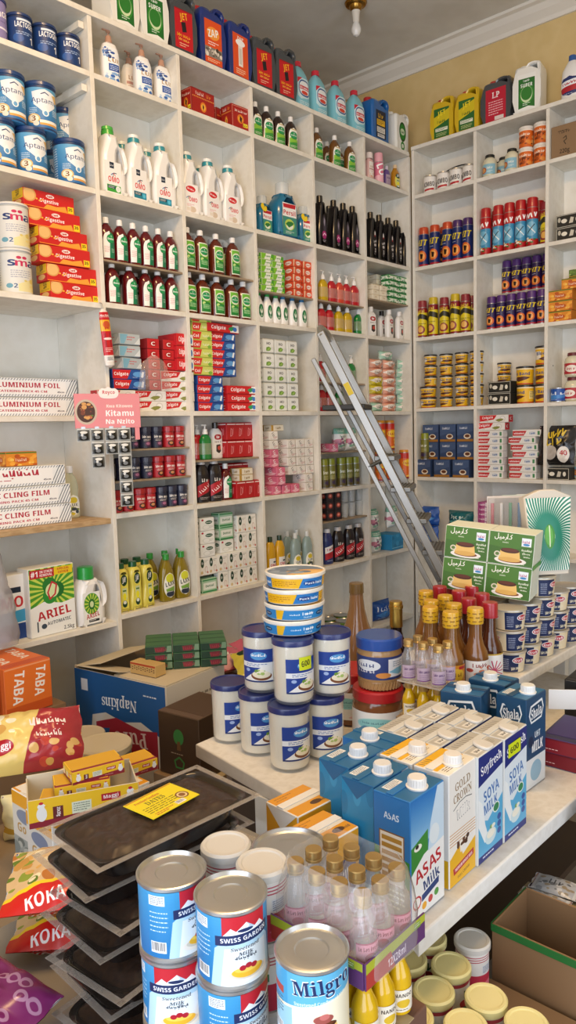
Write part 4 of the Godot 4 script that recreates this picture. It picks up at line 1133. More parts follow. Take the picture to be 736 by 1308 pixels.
		"maggi_bag":
			begin(20, 14, "a8323a", true)
			poly([0, 0, 12, 0, 8, 14, 0, 14], "e9cf7a"); daub("maqi", 13, 4.6, 3.2, "f6ece4"); daub("dajajj", 13.4, 7.6, 2.4, "f6ece4"); blot(12, 5, 9, 9, 10, 4, ["d9a85a", "c9483a", "e8c07a"], .8); ell(4, 9, 2.6, 1.6, "b3202e"); text("Maggi", 4, 9, 1.2, "ffffff", 4); blot(16, 3, 0, 0, 7, 6, ["e9dcae", "d9a85a", "f3ecd0"], 1)
		"cube_bag":
			begin(14, 9, "e6d9a0"); for i in 3: rect(i * 4.7 + .3, .4, 4.2, 8.2, "eadfae"); ell(7, 3, 3, 1.4, "b3202e"); text("Maggi", 7, 3, 1, "ffffff", 4); rect(0, 6, 14, 1.2, "c9a03a")
		"uht":
			begin(18, 16, "eceae4", true)
			poly([0, .4, 10, .6, 5, 5], "e39f1c"); poly([11, .6, 18, .8, 14, 5], "e39f1c"); text("UHT", 13.6, 6.4, 1.5, "2c2c30", 3.6); lines(3, 8, 12, 8, .85, "5a5854", .3); daub("halib", 12, 7.4, 2.2, "3a3a3c")
		"uht_side":
			begin(8, 18, "d3d0c8"); rect(0, 0, 8, 3, "e39f1c"); ell(4, 5, 2.6, 1.5, "7a86a0"); text("Gold", 4, 7.6, 2, "b08a4a", 5); rect(0, 10, 8, 8, "9aa09c"); blot(18, 3, 0, 10, 8, 8, ["7f8886", "b4b8b0", "6a7270"], 1.2)
		"koka":
			begin(14, 12, "d9b98a", true)
			blot(90, 7, 0, 0, 14, 8, ["c9964a", "e8cf9a", "8a9a3a", "b8702c", "efe0b8", "5f7a2c", "d8a860"], .8); poly([0, 9.6, 14, 6.4, 14, 12, 0, 12], "d0251f"); poly([0, 9.2, 14, 6, 14, 6.6, 0, 9.9], "f0cf2c"); text("KOKA", 5, 10.6, 1.5, "ffffff", 4.6, -10); rect(9, 8.6, 2, 2, "b01a16"); lines(9.3, 9, 1.4, 3, .5, "ffffff"); rect(5, 3, 3.4, 2, "ddd6c8")
		"pasta_purple":
			begin(16, 8, "7a2a66", true)
			for i in 40:
				var r := (i * 37) % 160 / 10.0
				var q := (i * 53) % 80 / 10.0
				ell(r, q, .7, .5, "b084a8"); ell(r, q, .4, .26, "7a2a66")
			poly([11, 8, 16, 5.4, 16, 8], "8e9a2c"); scrawl(5, 8, 4, 1.8, "e4cfe0", 6)
		"swiss":
			begin(44, 20, "2f8ac4", true)
			for k in 2:
				var x := k * 22.0
				grad(x, 0, 22, 20, "3f9ad0", "1f74b4"); poly([x + 4.4, 20, x + 5.4, 9, x + 9, 5, x + 14.6, 5, x + 17.4, 9, x + 18.6, 20], "b9dcf0"); poly([x + 6.4, 20, x + 7.4, 9, x + 16.4, 9, x + 17, 20], "eaf3f8"); rect(x + 7, 0, 9.4, 6, "c42130"); peaks(x + 6.6, 2, 10.4, 4); poly([x + 5.6, 5.4, x + 17.4, 4.6, x + 17.4, 7.4, x + 5.6, 8.2], "1c2c5c"); text("SWISS GARDEN", x + 11.6, 6.4, 1.3, "ffffff", 10, -4); ell(x + 11.6, 4.2, 1.6, .5, "1c2c5c")
				text("Sweetened", x + 11.6, 9.2, 1, "3a4450", 6, -3, "serif", .2); text("Milk", x + 11.6, 10.8, 1, "3a4450", 3, -3, "serif", .2); daub("halib2", x + 11.6, 12, 2.2, "4a5460"); flan(x + 12, 16, 4); text("397g", x + 17, 18.8, .8, "ffffff", 2)
				rect(x + .4, 1, 3.6, 3, "e9eff4"); lines(x + .7, 1.4, 3, 5, .5, "5a6a7a"); lines(x + .5, 6, 4, 5, 1.4, "cfe4f2", .35); barcode(x + .6, 15, 3.4, 3.4)
		"milgro":
			begin(44, 20, "3f9ac4", true)
			for k in 2:
				var x := k * 22.0
				rect(x, 0, 22, 9, "4aa4d4"); poly([x + 6, 0, x + 22, 0, x + 22, 10, x + 6, 9], "5fb2dc"); poly([x, 10, x + 22, 6, x + 22, 20, x, 20], "f0ead0"); poly([x, 11, x + 7, 9.4, x + 7, 20, x, 20], "9fcfe4"); text("Milgro", x + 13.6, 3.8, 4, "ffffff", 13, -5, "serif"); text("Milgro", x + 13.6, 3.8, 3.6, "1c2c5c", 12.6, -5, "serif"); text("Sweetened Condensed Milk", x + 13, 7.4, 1, "f4f2e0", 11, -5, "serif"); pudding(x + 13, 15, 4.6); ell(x + 13.2, 11.8, 2, 1.2, "a0524a"); ell(x + 13.4, 11.2, 1, .8, "c4706a")
				rect(x + .6, 5, 4.4, 2, "b84a3a"); lines(x + .8, 8, 4, 6, .9, "3a5a74"); barcode(x + 1, 15, 3.6, 3)
		"whitecan":
			begin(44, 20, "ece9e4")
			for k in 2:
				var x := k * 22.0
				for i in 3: rect(x, 1.6 + i * 1.1, 22, .4, "b83a4a")
				rect(x + 3, 6, 8, 4, "dfe2e6"); lines(x + 3.4, 6.5, 7, 5, .7, "5a6a8a"); rect(x, 10.6, 22, 9.4, "c4304a"); scrawl(5, x + 14, 13.6, 3, "f4e4e4", 7); swoosh(x + 2, 14, 8, 5, "e07a8a"); rect(x + 16, 7, 4, 2.6, "4a8a5a")
		"dates":
			begin(16, 11, "e6d51c", true)
			line([.4, .4, 15.6, .4], .3, "b3302a"); text("Premium Seedless", 6, 2, 1, "b3302a", 8); text("DATES", 7, 4, 1.7, "3a3410", 6, 0, "serif"); lines(1.4, 5.6, 10.6, 4, .9, "5a5210", .3); lines(2, 9.4, 6, 2, .7, "b3302a", .3); ell(13.2, 7.4, 1.8, 1.8, "7a4a22"); ell(13.2, 7.4, 1.4, 1.4, "e4cf9a"); ell(13.2, 7.4, .9, .9, "8a5a2a"); barcode(9, 8.8, 3, 1.6)
		"tray_band":
			begin(30, 6, "5a2f66"); poly([0, 0, 30, 0, 30, 1.8, 0, 3], "a8b02c"); poly([0, 2.4, 12, 1.8, 14, 6, 0, 6], "b03a34"); text("12X28ml", 15, 4.1, 1.9, "ece4ee", 9); rect(24, .6, 3.4, 1.6, "7a9a3a"); lines(24.2, .9, 3, 2, .5, "e9ecd0")
		"yellowtub":
			begin(24, 10, "e9e4d4"); rect(0, 0, 24, 1, "b8404a"); for x in [4.0, 16.0]: scrawl(4, x, 3.4, 2, "2f5a34", 7); blot(14, int(x), x - 4, 5.4, 8, 3, ["b8303a", "2f6a3a", "efe9da"], 1)
		"greytin":
			begin(24, 10, "b9bcc0"); rect(0, 0, 24, 1, "8f9296"); rect(2, 2.4, 8, 5, "dfe2e4"); lines(2.6, 3.2, 6.6, 4, 1, "6a6e74"); rect(0, 8.6, 24, 1.4, "a33a34")
		"brown_jar":
			begin(14, 8, "d9d4cc"); scrawl(3, 7, 3, 2, "8a3a2a", 4); lines(3, 5, 8, 2, .8, "7a6a5a")
		_:
			begin(4, 4, "cccccc")
			push_warning("no drawing for " + key)
	finish(key)

# ---------- kinds of goods ----------
func can(key: String, called: String, cat: String, r: float, h: float, art: String, lid := "c9cacb", body := "c4c6c8", seg := 28, lid_metal := 0.9, rim := 0.0022) -> void:
	var o := kind(key, called, cat)
	var p := prof([0, 0, r * .93, 0, r + rim, .0015, r + rim, .004, r, .006, r, h - .006, r + rim, h - .004, r + rim, h - .0008, r + rim * .2, h])
	var b := MB.new()
	b.lathe(p, seg)
	part(o, "body", b.mesh(mat(body, .3, .85)))
	var t := MB.new()
	t.lathe(prof([r + rim * .2, h, r - .002, h - .004, r * .84, h - .004, r * .8, h - .003, r * .5, h - .003, r * .46, h - .0042, 0, h - .0042]), seg)
	part(o, "lid", t.mesh(mat(lid, .32, lid_metal)))
	part(o, "label", band(p, .006, h - .006, -180, 180, art, "rect", 1, 1, 2, .0006, .35))

func lidded(key: String, called: String, cat: String, r: float, h: float, art: String, lid: String, lid_h: float, body := "e9e6df", y0 := .1, y1 := .82, seg := 28, span_ := 180.0, top := 1.0) -> void:   # tin, tub or jar with a plastic lid; top = taper
	var o := kind(key, called, cat)
	var rb := r / top
	var p := prof([0, 0, rb * .94, 0, rb, .003, r, h - lid_h, r * .98, h - lid_h * .6])
	var b := MB.new()
	b.lathe(p, seg)
	part(o, "body", b.mesh(gloss(body, .35)))
	var t := MB.new()
	t.lathe(prof([r + .001, h - lid_h, r + .0035, h - lid_h + .001, r + .0035, h - .003, r + .001, h, r * .9, h - .0005, r * .85, h - .002, 0, h - .002]), seg)
	part(o, "lid", t.mesh(gloss(lid, .35)))
	part(o, "label", band(p, h * y0, h * y1, -span_, span_, art))

func spray(key: String, called: String, r: float, h: float, art: String, cap: String, cap_h: float) -> void:
	var o := kind(key, called, "spray can")
	var p := prof([0, 0, r * .95, 0, r, .003, r, h - cap_h - .006, r * .9, h - cap_h, r * .8, h - cap_h])
	var b := MB.new()
	b.lathe(p, 20)
	part(o, "body", b.mesh(mat("a9abae", .3, .8)))
	part(o, "label", band(p, .005, h - cap_h - .006, -180, 180, art, "rect", 1, 1, 2, .0005, .3))
	var c := MB.new()
	c.lathe(prof([r * .93, h - cap_h - .004, r * .96, h - cap_h, r * .92, h - .004, r * .84, h, 0, h]), 20)
	part(o, "cap", c.mesh(gloss(cap, .35)))

# turned bottle with an oval or rounded-square plan; p is its profile from foot to neck
func bottle(key: String, called: String, cat: String, p: Array, sx: float, sz: float, ex: float, body: Material, cap: Array, cap_mat: Material, labels: Array, seg := 24) -> Node3D:
	var o := kind(key, called, cat)
	var b := MB.new()
	b.lathe(p, seg, sx, sz, ex)
	part(o, "body", b.mesh(body))
	var c := MB.new()
	c.lathe(cap, 18)
	part(o, "cap", c.mesh(cap_mat))
	for l in labels: part(o, "label", band(p, l[0], l[1], -l[2], l[2], l[3], l[4] if l.size() > 4 else "rect", sx, sz, ex))
	return o

func cap_prof(r: float, y: float, h: float) -> Array:
	return prof([r * .8, y - .001, r, y, r * .97, y + h - .002, r * .85, y + h, 0, y + h])

func pump(o: Node3D, y: float, s: float, m: Material) -> void:   # collar, stem and spout of a pump bottle
	var c := MB.new()
	c.lathe(prof([.012 * s, y, .013 * s, y + .001, .012 * s, y + .014 * s, .004 * s, y + .016 * s, .004 * s, y + .028 * s, .0085 * s, y + .03 * s, .009 * s, y + .038 * s, 0, y + .04 * s]), 14)
	c.box(Vector3(-.014 * s, y + .035 * s, .006 * s), Vector3(.032 * s, .007 * s, .009 * s), .002)
	part(o, "pump", c.mesh(m))

func slab_bottle(key: String, called: String, cat: String, outline: Array, hole: Array, depth: float, bev: float, body: Material, cap_at: Vector2, cap_r: float, cap_h: float, cap_mat: Material, art: String, lw: float, lh: float, lat: Vector2, shape := "rect", sub := 4) -> Node3D:
	var o := kind(key, called, cat)
	var b := MB.new()
	b.slab(smooth(outline, sub), smooth(hole, sub) if hole.size() else PackedVector2Array(), depth, bev)
	part(o, "body", b.mesh(body))
	var c := MB.new()
	c.lathe(cap_prof(cap_r, cap_at.y, cap_h), 18, 1, 1, 2, Vector3(cap_at.x, 0, 0))
	part(o, "cap", c.mesh(cap_mat))
	part(o, "label", flat(art, lw, lh, depth / 2 + .0006, lat, shape))
	return o

func pts(a: Array) -> Array:
	return prof(a)

# printed box: faces f b l r t take a drawing each, the rest is the base colour
func printed(mb_size: Vector3, faces: Dictionary, base: Material, bev := .0015, rough := 0.45) -> ArrayMesh:
	var m := ArrayMesh.new()
	var b := MB.new()
	var sk := ""
	for k in faces: sk += k
	b.box(Vector3(0, mb_size.y / 2, 0), mb_size, bev, Transform3D(), sk)
	b.add_to(m, base)
	var h := mb_size / 2
	for k in faces:
		var c: Dictionary = cell(faces[k])
		var q := MB.new()
		var y1 := mb_size.y
		var i := bev
		match k:
			"f": q.quad(Vector3(-h.x + i, i, h.z), Vector3(h.x - i, i, h.z), Vector3(h.x - i, y1 - i, h.z), Vector3(-h.x + i, y1 - i, h.z), c.r)
			"b": q.quad(Vector3(h.x - i, i, -h.z), Vector3(-h.x + i, i, -h.z), Vector3(-h.x + i, y1 - i, -h.z), Vector3(h.x - i, y1 - i, -h.z), c.r)
			"r": q.quad(Vector3(h.x, i, h.z - i), Vector3(h.x, i, -h.z + i), Vector3(h.x, y1 - i, -h.z + i), Vector3(h.x, y1 - i, h.z - i), c.r)
			"l": q.quad(Vector3(-h.x, i, -h.z + i), Vector3(-h.x, i, h.z - i), Vector3(-h.x, y1 - i, h.z - i), Vector3(-h.x, y1 - i, -h.z + i), c.r)
			"t": q.quad(Vector3(-h.x + i, y1, h.z - i), Vector3(h.x - i, y1, h.z - i), Vector3(h.x - i, y1, -h.z + i), Vector3(-h.x + i, y1, -h.z + i), c.r)
		q.add_to(m, pmat(c.page, rough))
	return m

func carton_box(key: String, called: String, cat: String, w: float, h: float, d: float, faces: Dictionary, base: String, bev := .0015) -> void:
	var o := kind(key, called, cat)
	part(o, "carton", printed(Vector3(w, h, d), faces, mat(base, .55), bev))
	var fl := MB.new()   # the glued flap stands a hair proud of the box
	if "l" in faces: fl.box(Vector3(0, h, -d * .05), Vector3(w * .94, .0016, d * .8), .0006)
	else: fl.box(Vector3(-w / 2, h / 2, 0), Vector3(.0016, h * .94, d * .86), .0006)
	part(o, "flap", fl.mesh(mat(base, .55)))

# soft packet: a pillow with crimped ends; printed front and back
func packet(key: String, called: String, cat: String, w: float, h: float, d: float, art: String, rough := 0.35, crimp := 0.06, lumps := 0.12, seed := 1) -> void:
	var o := kind(key, called, cat)
	var c: Dictionary = cell(art)
	var b := MB.new()
	var nz := FastNoiseLite.new()
	nz.seed = seed
	nz.frequency = 3.0
	for side in [1.0, -1.0]:
		var rows := []
		for i in 13:
			var row := PackedVector3Array()
			var v := i / 12.0
			for j in 17:
				var u := j / 16.0
				var e := pow(sin(PI * clampf((u - crimp) / (1 - 2 * crimp), 0, 1)), .4) * pow(sin(PI * v), .35)
				var q := 1.0 + lumps * nz.get_noise_3d(u * 2, v * 2, side) * 2.0
				var dx := (.012 * w * sin(v * 60.0)) if j == 0 or j == 16 else 0.0
				row.append(Vector3((u - .5) * w + dx, v * h, side * (d / 2 * e * q + .0006)))
			rows.append(row)
		b.grid(rows, false, c.r, side < 0)
	part(o, "wrapper", b.mesh(pmat(c.page, rough)))
	for s in [-1.0, 1.0]:
		var k := MB.new()
		k.box(Vector3(s * (w / 2 - w * crimp * .4), h / 2, 0), Vector3(w * crimp * .5, h * .96, .0022), .0004)
		part(o, "seal", k.mesh(pmat(c.page, rough)))

# brick carton: top folded flat with a seam and two ears; optional screw cap
func brick_carton(key: String, called: String, w: float, h: float, d: float, faces: Dictionary, base: String, cap := "", flat_spout := false) -> void:
	var o := kind(key, called, "milk carton")
	part(o, "carton", printed(Vector3(w, h, d), faces, mat(base, .4), .002, .35))
	var s := MB.new()
	s.box(Vector3(0, h + .001, -d * .06), Vector3(w * .98, .002, d * .2), .0006)
	part(o, "top_seam", s.mesh(mat(base, .4)))
	for q in [-1.0, 1.0]:
		var e := MB.new()
		e.fan(PackedVector2Array([Vector2(-d * .45, h - .002), Vector2(d * .45, h - .002), Vector2(0, h - d * .46)]), 0, true, Transform3D(Basis(Vector3.UP, q * PI / 2), Vector3(q * (w / 2 + .0012), 0, 0)))
		e.fan(PackedVector2Array([Vector2(-d * .45, h - .002), Vector2(d * .45, h - .002), Vector2(0, h - d * .46)]), 0, false, Transform3D(Basis(Vector3.UP, q * PI / 2), Vector3(q * (w / 2 + .0004), 0, 0)))
		part(o, "ear_flap", e.mesh(mat(base, .4)))
	if cap:
		var c := MB.new()
		if flat_spout:
			var ol := smooth(pts([-.012, -.017, .012, -.017, .013, .006, .0, .018, -.013, .006]), 4)
			c.slab(ol, PackedVector2Array(), .006, .002)
			part(o, "spout", c.mesh(gloss(cap, .35)), Vector3(0, h + .004, d * .24), Vector3(-PI / 2 + .1, 0, 0))
		else:
			c.lathe(prof([.017, h, .018, h + .003, .0145, h + .004, .0145, h + .016, .0135, h + .018, 0, h + .018]), 22)
			for i in 22:
				var a := TAU * i / 22
				c.box(Vector3(cos(a) * .0146, h + .0105, sin(a) * .0146), Vector3(.0012, .011, .0012), .0003)
			part(o, "screw_cap", c.mesh(gloss(cap, .35)), Vector3(0, 0, d * .22))

func jerrycan(key: String, w: float, h: float, d: float, body: Material, cap: String, art: String, lw: float, lh: float, handle := true) -> void:
	var x := w / 2
	var hole := pts([x * .1, h * .8, x * .2, h * .88, x * .68, h * .88, x * .72, h * .8, x * .55, h * .77]) if handle else []
	var ol := pts([-x, 0.004, -x * .9, 0, x * .9, 0, x, .004, x, h * .2, x, h * .6, x, h * .84, x * .86, h * .95, x * .2, h * .95, -x * .1, h * .86, -x * .25, h * .9, -x * .8, h * .9, -x, h * .82, -x, h * .6, -x, h * .2])
	var o := slab_bottle(key, "jerrycan", "jerrycan", ol, hole, d, .014, body, Vector2(-x * .5, h * .9), w * .15, h * .085, gloss(cap, .35), art, lw, lh, Vector2(-w * .02, h * .4), "rect", 3)
	var b := MB.new()
	b.slab(smooth(pts([-lw * .62 - .004, h * .06, lw * .6, h * .06, lw * .6, h * .4 + lh * .56, -lw * .62 - .004, h * .4 + lh * .56]), 3), PackedVector2Array(), .001, .0004)
	part(o.get_node("body"), "label_panel", b.mesh(body), Vector3(0, 0, d / 2 - .0004))

func kinds() -> void:
	var white := gloss("f0efec", .3)
	var steel := gloss("e9e7e1", .3)
	# cans and tins of the long wall
	lidded("lilac", "milk_powder_tin", "tin", .045, .14, "lilac_tin", "3c3f78", .012, "8d84b8", .04, .9)
	lidded("lactogen", "milk_powder_tin", "tin", .042, .115, "lactogen", "1b3568", .01, "17386f", .03, .92)
	lidded("aptamil", "formula_tin", "tin", .054, .162, "aptamil", "1c3d72", .014, "3f86bd", .02, .91, 36, 180.0)
	lidded("sma", "formula_tin", "tin", .055, .15, "sma", "dcdcd8", .008, "d9dad6", .02, .94, 32)
	# pump bottles
	for k in [["lux_blue", "lux_blue"], ["lux_pink", "lux_pink"]]:
		var p := prof([0, 0, .03, 0, .036, .004, .037, .06, .035, .115, .026, .14, .014, .146, .012, .15])
		var o := bottle("pump_" + k[0], "lotion_bottle", "bottle", p, 1.0, .68, 2.6, white, cap_prof(.013, .148, .012), gloss("b98d74"), [[.008, .125, 62.0, k[1]]])
		pump(o, .158, .9, gloss("b98d74"))
	carton_box("sunbox", "firelighter_box", "box", .13, .1, .068, {"f": "sunbox", "l": "sunbox2", "r": "sunbox2", "t": "sunbox"}, "8a1410")
	carton_box("sunbox2", "firelighter_box", "box", .105, .1, .068, {"f": "sunbox2", "l": "sunbox", "r": "sunbox", "t": "sunbox"}, "981812")
	# flask-shaped antiseptic bottles
	var fl := prof([0, 0, .032, 0, .036, .004, .037, .03, .037, .088, .034, .11, .024, .127, .013, .136, .011, .14])
	var fs := [["dettol_dark", "2a1508", "dettol_lime"], ["dettol_brown", "6b4413", "dettol_lime"], ["dettol_red", "5c0d12", "dettol_red"]]
	for q in fs:
		var red: bool = q[0] == "dettol_red"
		bottle(q[0], "antiseptic_bottle", "bottle", fl, .8 if red else .95, .6, 2.4, gloss(q[1], .14), cap_prof(.012, .139, .022), white, [[.01, .108, 50.0, q[2], "arch"]])
	bottle("dettol_amber", "antiseptic_bottle", "bottle", prof([0, 0, .037, 0, .041, .004, .042, .03, .042, .095, .038, .12, .026, .138, .014, .147, .012, .152]), .84, .6, 2.4, gloss("5e2410", .14), cap_prof(.0135, .15, .022), white, [[.012, .118, 46.0, "dettol_fresh"]])
	# detergent bottles with a handle hole
	for q in [["omo_green", "3fa63c"], ["omo_teal", "2f8f9c"], ["omo_red", "2f8f9c"]]:
		slab_bottle(q[0], "detergent_bottle", "bottle", pts([-.05, .006, -.044, 0, .05, 0, .056, .006, .058, .06, .054, .12, .044, .165, .028, .2, .022, .222, -.022, .222, -.028, .2, -.046, .15, -.054, .09, -.054, .04]), pts([.022, .105, .02, .14, .026, .166, .036, .15, .042, .12, .036, .1]), .07, .018, white, Vector2(0, .222), .024, .018, gloss(q[1], .35), q[0], .074, .115, Vector2(-.008, .062), "rect", 3)
		var tp := MB.new()
		tp.lathe(prof([.022, .24, .023, .241, .022, .252, .012, .257, 0, .257]), 18, 1, .9)
		part(K[q[0]], "cap_top", tp.mesh(gloss("eef0ee" if q[0] != "omo_green" else "4cb347", .35)))
	for q in [["persil_big", 1.1], ["persil_small", .76]]:
		var s: float = q[1]
		var o := slab_bottle(q[0], "detergent_bottle", "bottle", pts([-.06 * s, .006, -.052 * s, 0, .056 * s, 0, .062 * s, .008, .066 * s, .08 * s, .06 * s, .14 * s, .034 * s, .175 * s, .028 * s, .185 * s, -.028 * s, .185 * s, -.034 * s, .175 * s, -.06 * s, .14 * s, -.066 * s, .08 * s]), [], .08 * s, .02 * s, gloss("1f6f92", .15), Vector2(0, .183 * s), .03 * s, .05 * s, film("dfe6e8", .45, .3), "persil", .085 * s, .13 * s, Vector2(0, .078 * s), "rect", 3)
		if s < 1:
			var st := MB.new()
			var oo := PackedVector2Array()
			for i in 20: oo.append(Vector2(cos(TAU * i / 20), sin(TAU * i / 20)) * .02)
			st.slab(oo, PackedVector2Array(), .0012, .0003)
			part(o, "sticker", st.mesh(mat("f0d21e", .5)), Vector3(-.022, .118, .03), Vector3(-.25, 0, 0))
	for q in [["abaya_purple", "black_purple"], ["abaya_white", "black_white"]]:
		slab_bottle(q[0], "shampoo_bottle", "bottle", pts([-.031, .004, -.027, 0, .027, 0, .031, .004, .033, .07, .031, .13, .022, .185, .016, .218, -.011, .218, -.018, .185, -.027, .13, -.032, .07]), [], .055, .014, gloss("120f12", .2), Vector2(.003, .217), .0155, .034, gloss("1a1714" if q[0] == "abaya_purple" else "2b251b", .3), q[1], .04, .135, Vector2(.004, .09), "oval", 3)
	carton_box("biscuits", "biscuit_box", "box", .2, .06, .075, {"f": "biscuit", "r": "biscuit_yellow", "l": "biscuit_yellow", "t": "biscuit"}, "c9201f")
	carton_box("soap_green", "soap_bar_box", "soap", .085, .028, .055, {"f": "soap_green", "r": "soap_green", "l": "soap_green"}, "cfe0b0")
	carton_box("soap_orange", "soap_bar_box", "soap", .06, .034, .075, {"f": "soap_orange", "r": "soap_orange", "l": "soap_orange"}, "c64a2c")
	carton_box("soap_crate", "soap_display_box", "box", .06, .15, .1, {}, "8a3f28")
	for q in [["leaf_green", "2f9a4a"], ["leaf_blue", "2a6f9e"]]:
		bottle(q[0], "cleaner_bottle", "bottle", prof([0, 0, .024, 0, .027, .004, .028, .05, .025, .09, .014, .115, .011, .125]), 1, .72, 2.3, white, cap_prof(.012, .124, .024), gloss(q[1]), [[.015, .095, 42.0, "leafbottle", "oval"]])
	for q in [["hand_red", "b81826"], ["hand_orange", "d2452f"], ["hand_yellow", "c9a712"], ["hand_green", "147a36"]]:
		var o := bottle(q[0], "hand_wash_bottle", "bottle", prof([0, 0, .026, 0, .03, .004, .031, .04, .029, .085, .02, .102, .012, .106, .011, .11]), 1, .66, 2.4, gloss(q[1], .12), cap_prof(.0125, .109, .01), white, [])
		pump(o, .118, .85, white)
		var lb := MB.new()
		lb.lathe(prof([.0303, .02, .0312, .03, .0313, .045, .0305, .07]), 24, 1, .66, 2.4)
		part(o, "clear_label", lb.mesh(film("f3e9d8", .18, .2)))
	carton_box("soapbox_green", "soap_box", "soap", .085, .03, .055, {"f": "soapbox_green", "r": "soapbox_green", "l": "soapbox_green"}, "2b8a44")
	carton_box("soapbox_cream", "soap_box", "soap", .06, .026, .07, {"f": "soapbox_cream", "r": "soapbox_cream", "l": "soapbox_cream"}, "efe6cf")
	bottle("lotion", "lotion_bottle", "bottle", prof([0, 0, .028, 0, .033, .004, .034, .06, .032, .115, .02, .13, .013, .134]), 1, .55, 3.0, white, cap_prof(.014, .133, .026), white, [[.02, .115, 48.0, "lotion"]])
	bottle("lotion_black", "lotion_bottle", "bottle", prof([0, 0, .028, 0, .033, .004, .034, .06, .032, .115, .02, .13, .013, .134]), 1, .55, 3.0, white, cap_prof(.014, .133, .026), gloss("201c1e"), [[.02, .115, 48.0, "lotion"]])
	for q in ["foil", "cling", "cling_arabic"]:
		carton_box(q, "wrap_roll_box", "box", .46, .07, .075, {"f": q, "r": "hatch"}, "e2e4e2", .002)
	bottle("washup_clear", "dish_soap_bottle", "bottle", prof([0, 0, .03, 0, .034, .005, .034, .06, .03, .09, .033, .115, .026, .15, .013, .17, .012, .176]), 1, .62, 2.3, gloss("c9c7a4", .12), cap_prof(.013, .175, .026), white, [[.01, .09, 55.0, "dish_clear", "oval"]])
	carton_box("colgate", "toothpaste_box", "toothpaste", .19, .037, .05, {"f": "colgate", "r": "colgate_end", "l": "colgate_end", "t": "colgate"}, "c41f26")
	carton_box("colgate_white", "toothpaste_box", "toothpaste", .17, .04, .05, {"f": "colgate_white", "r": "colgate_end", "l": "colgate_end"}, "e4e2dc")
	carton_box("colgate_lime", "toothpaste_box", "toothpaste", .11, .036, .05, {"f": "colgate_lime", "r": "colgate_end"}, "cfd86a")
	carton_box("colgate_blue", "toothpaste_box", "toothpaste", .15, .037, .05, {"f": "colgate_blue", "r": "colgate_end", "t": "colgate_blue"}, "1f4f9a")
	carton_box("colgate_red_end", "toothpaste_bundle", "toothpaste", .06, .04, .13, {"f": "colgate_end"}, "8e1a20")
	carton_box("colgate_dozen", "toothpaste_bundle", "toothpaste", .09, .05, .12, {"f": "colgate"}, "c8202a")
	carton_box("hc", "soap_packet", "soap", .075, .066, .05, {"f": "hc", "l": "hc", "r": "hc"}, "d8dad2", .006)
	for q in ["wipes_pink", "wipes_mint", "wipes_yellow"]: packet(q, "wet_wipe_packet", "wipes", .125, .05, .06, q, .3, .1, .25, q.length())
	# ribbed jars of hair jelly
	for q in [["jar_red", "a3161f", "jar_red"], ["jar_blue", "20233c", "jar_blue"]]:
		lidded(q[0], "jelly_jar", "jar", .0245, .086, q[2], q[1], .022, q[1], .05, .7, 20, 70.0)
	carton_box("luxpink", "soap_packet", "soap", .058, .042, .085, {"f": "soap_luxpink", "l": "soap_luxpink", "r": "soap_luxpink"}, "d9718c", .003)
	carton_box("luxwhite", "soap_packet", "soap", .058, .042, .085, {"f": "soap_luxwhite", "l": "soap_luxwhite", "r": "soap_luxwhite"}, "e9e3da", .003)
	carton_box("protex", "soap_packet", "soap", .06, .078, .06, {"f": "soap_protex", "l": "soap_protex", "r": "soap_protex"}, "b3161e", .005)
	carton_box("soapcream", "soap_box", "soap", .085, .028, .06, {"f": "soapcream", "l": "soapcream"}, "d8bf86")
	carton_box("dettolsoap", "soap_box", "soap", .082, .056, .055, {"f": "soap_dettol", "l": "soap_dettol", "r": "soap_dettol"}, "eef0ec", .0025)
	carton_box("dettolsoap2", "soap_box", "soap", .06, .078, .055, {"f": "soap_dettol2", "l": "soap_dettol2", "r": "soap_dettol2"}, "eef0ec", .0025)
	carton_box("dettolgreen", "soap_box", "soap", .085, .062, .055, {"f": "soap_dettolgreen", "l": "soap_dettolgreen", "r": "soap_dettolgreen"}, "a8cdb0", .003)
	carton_box("ariel", "washing_powder_box", "box", .185, .25, .075, {"f": "ariel"}, "ecede8", .003)
	carton_box("omobox", "washing_powder_box", "box", .16, .235, .075, {"f": "omobox"}, "e6e9ea", .003)
	slab_bottle("ariel_bottle", "detergent_bottle", "bottle", pts([-.05, .006, -.042, 0, .05, 0, .058, .008, .06, .06, .056, .11, .046, .15, .032, .172, .026, .176, -.026, .176, -.032, .172, -.048, .14, -.054, .09, -.054, .04]), pts([.024, .09, .022, .125, .03, .15, .04, .13, .044, .1, .038, .085]), .075, .02, white, Vector2(-.002, .176), .031, .046, gloss("1f9a3a", .35), "ariel_label", .076, .12, Vector2(-.006, .068), "rect", 3)
	slab_bottle("jif", "cleaner_bottle", "bottle", pts([-.026, .004, -.024, 0, .024, 0, .028, .004, .03, .03, .026, .06, .022, .085, .026, .11, .03, .14, .026, .16, .014, .172, -.01, .172, -.022, .162, -.026, .14, -.021, .11, -.02, .085, -.024, .06, -.028, .03]), [], .05, .014, gloss("ddd05a", .3), Vector2(.002, .17), .017, .022, gloss("17532c", .35), "jif", .036, .135, Vector2(.002, .082), "rect", 3)
	bottle("luxdish", "dish_soap_bottle", "bottle", prof([0, 0, .032, 0, .037, .005, .038, .06, .035, .1, .03, .13, .02, .155, .012, .168, .011, .175]), 1, .62, 2.3, gloss("85741a", .1), cap_prof(.014, .173, .024), gloss("2c9436", .35), [[.015, .12, 50.0, "luxdish", "oval"]])
	bottle("dish_yellow", "dish_soap_bottle", "bottle", prof([0, 0, .027, 0, .031, .004, .031, .06, .028, .1, .03, .13, .02, .16, .01, .17]), 1, .66, 2.3, gloss("d9a81a", .15), cap_prof(.012, .168, .024), gloss("1f3a22"), [[.012, .09, 45.0, "omobox"]])
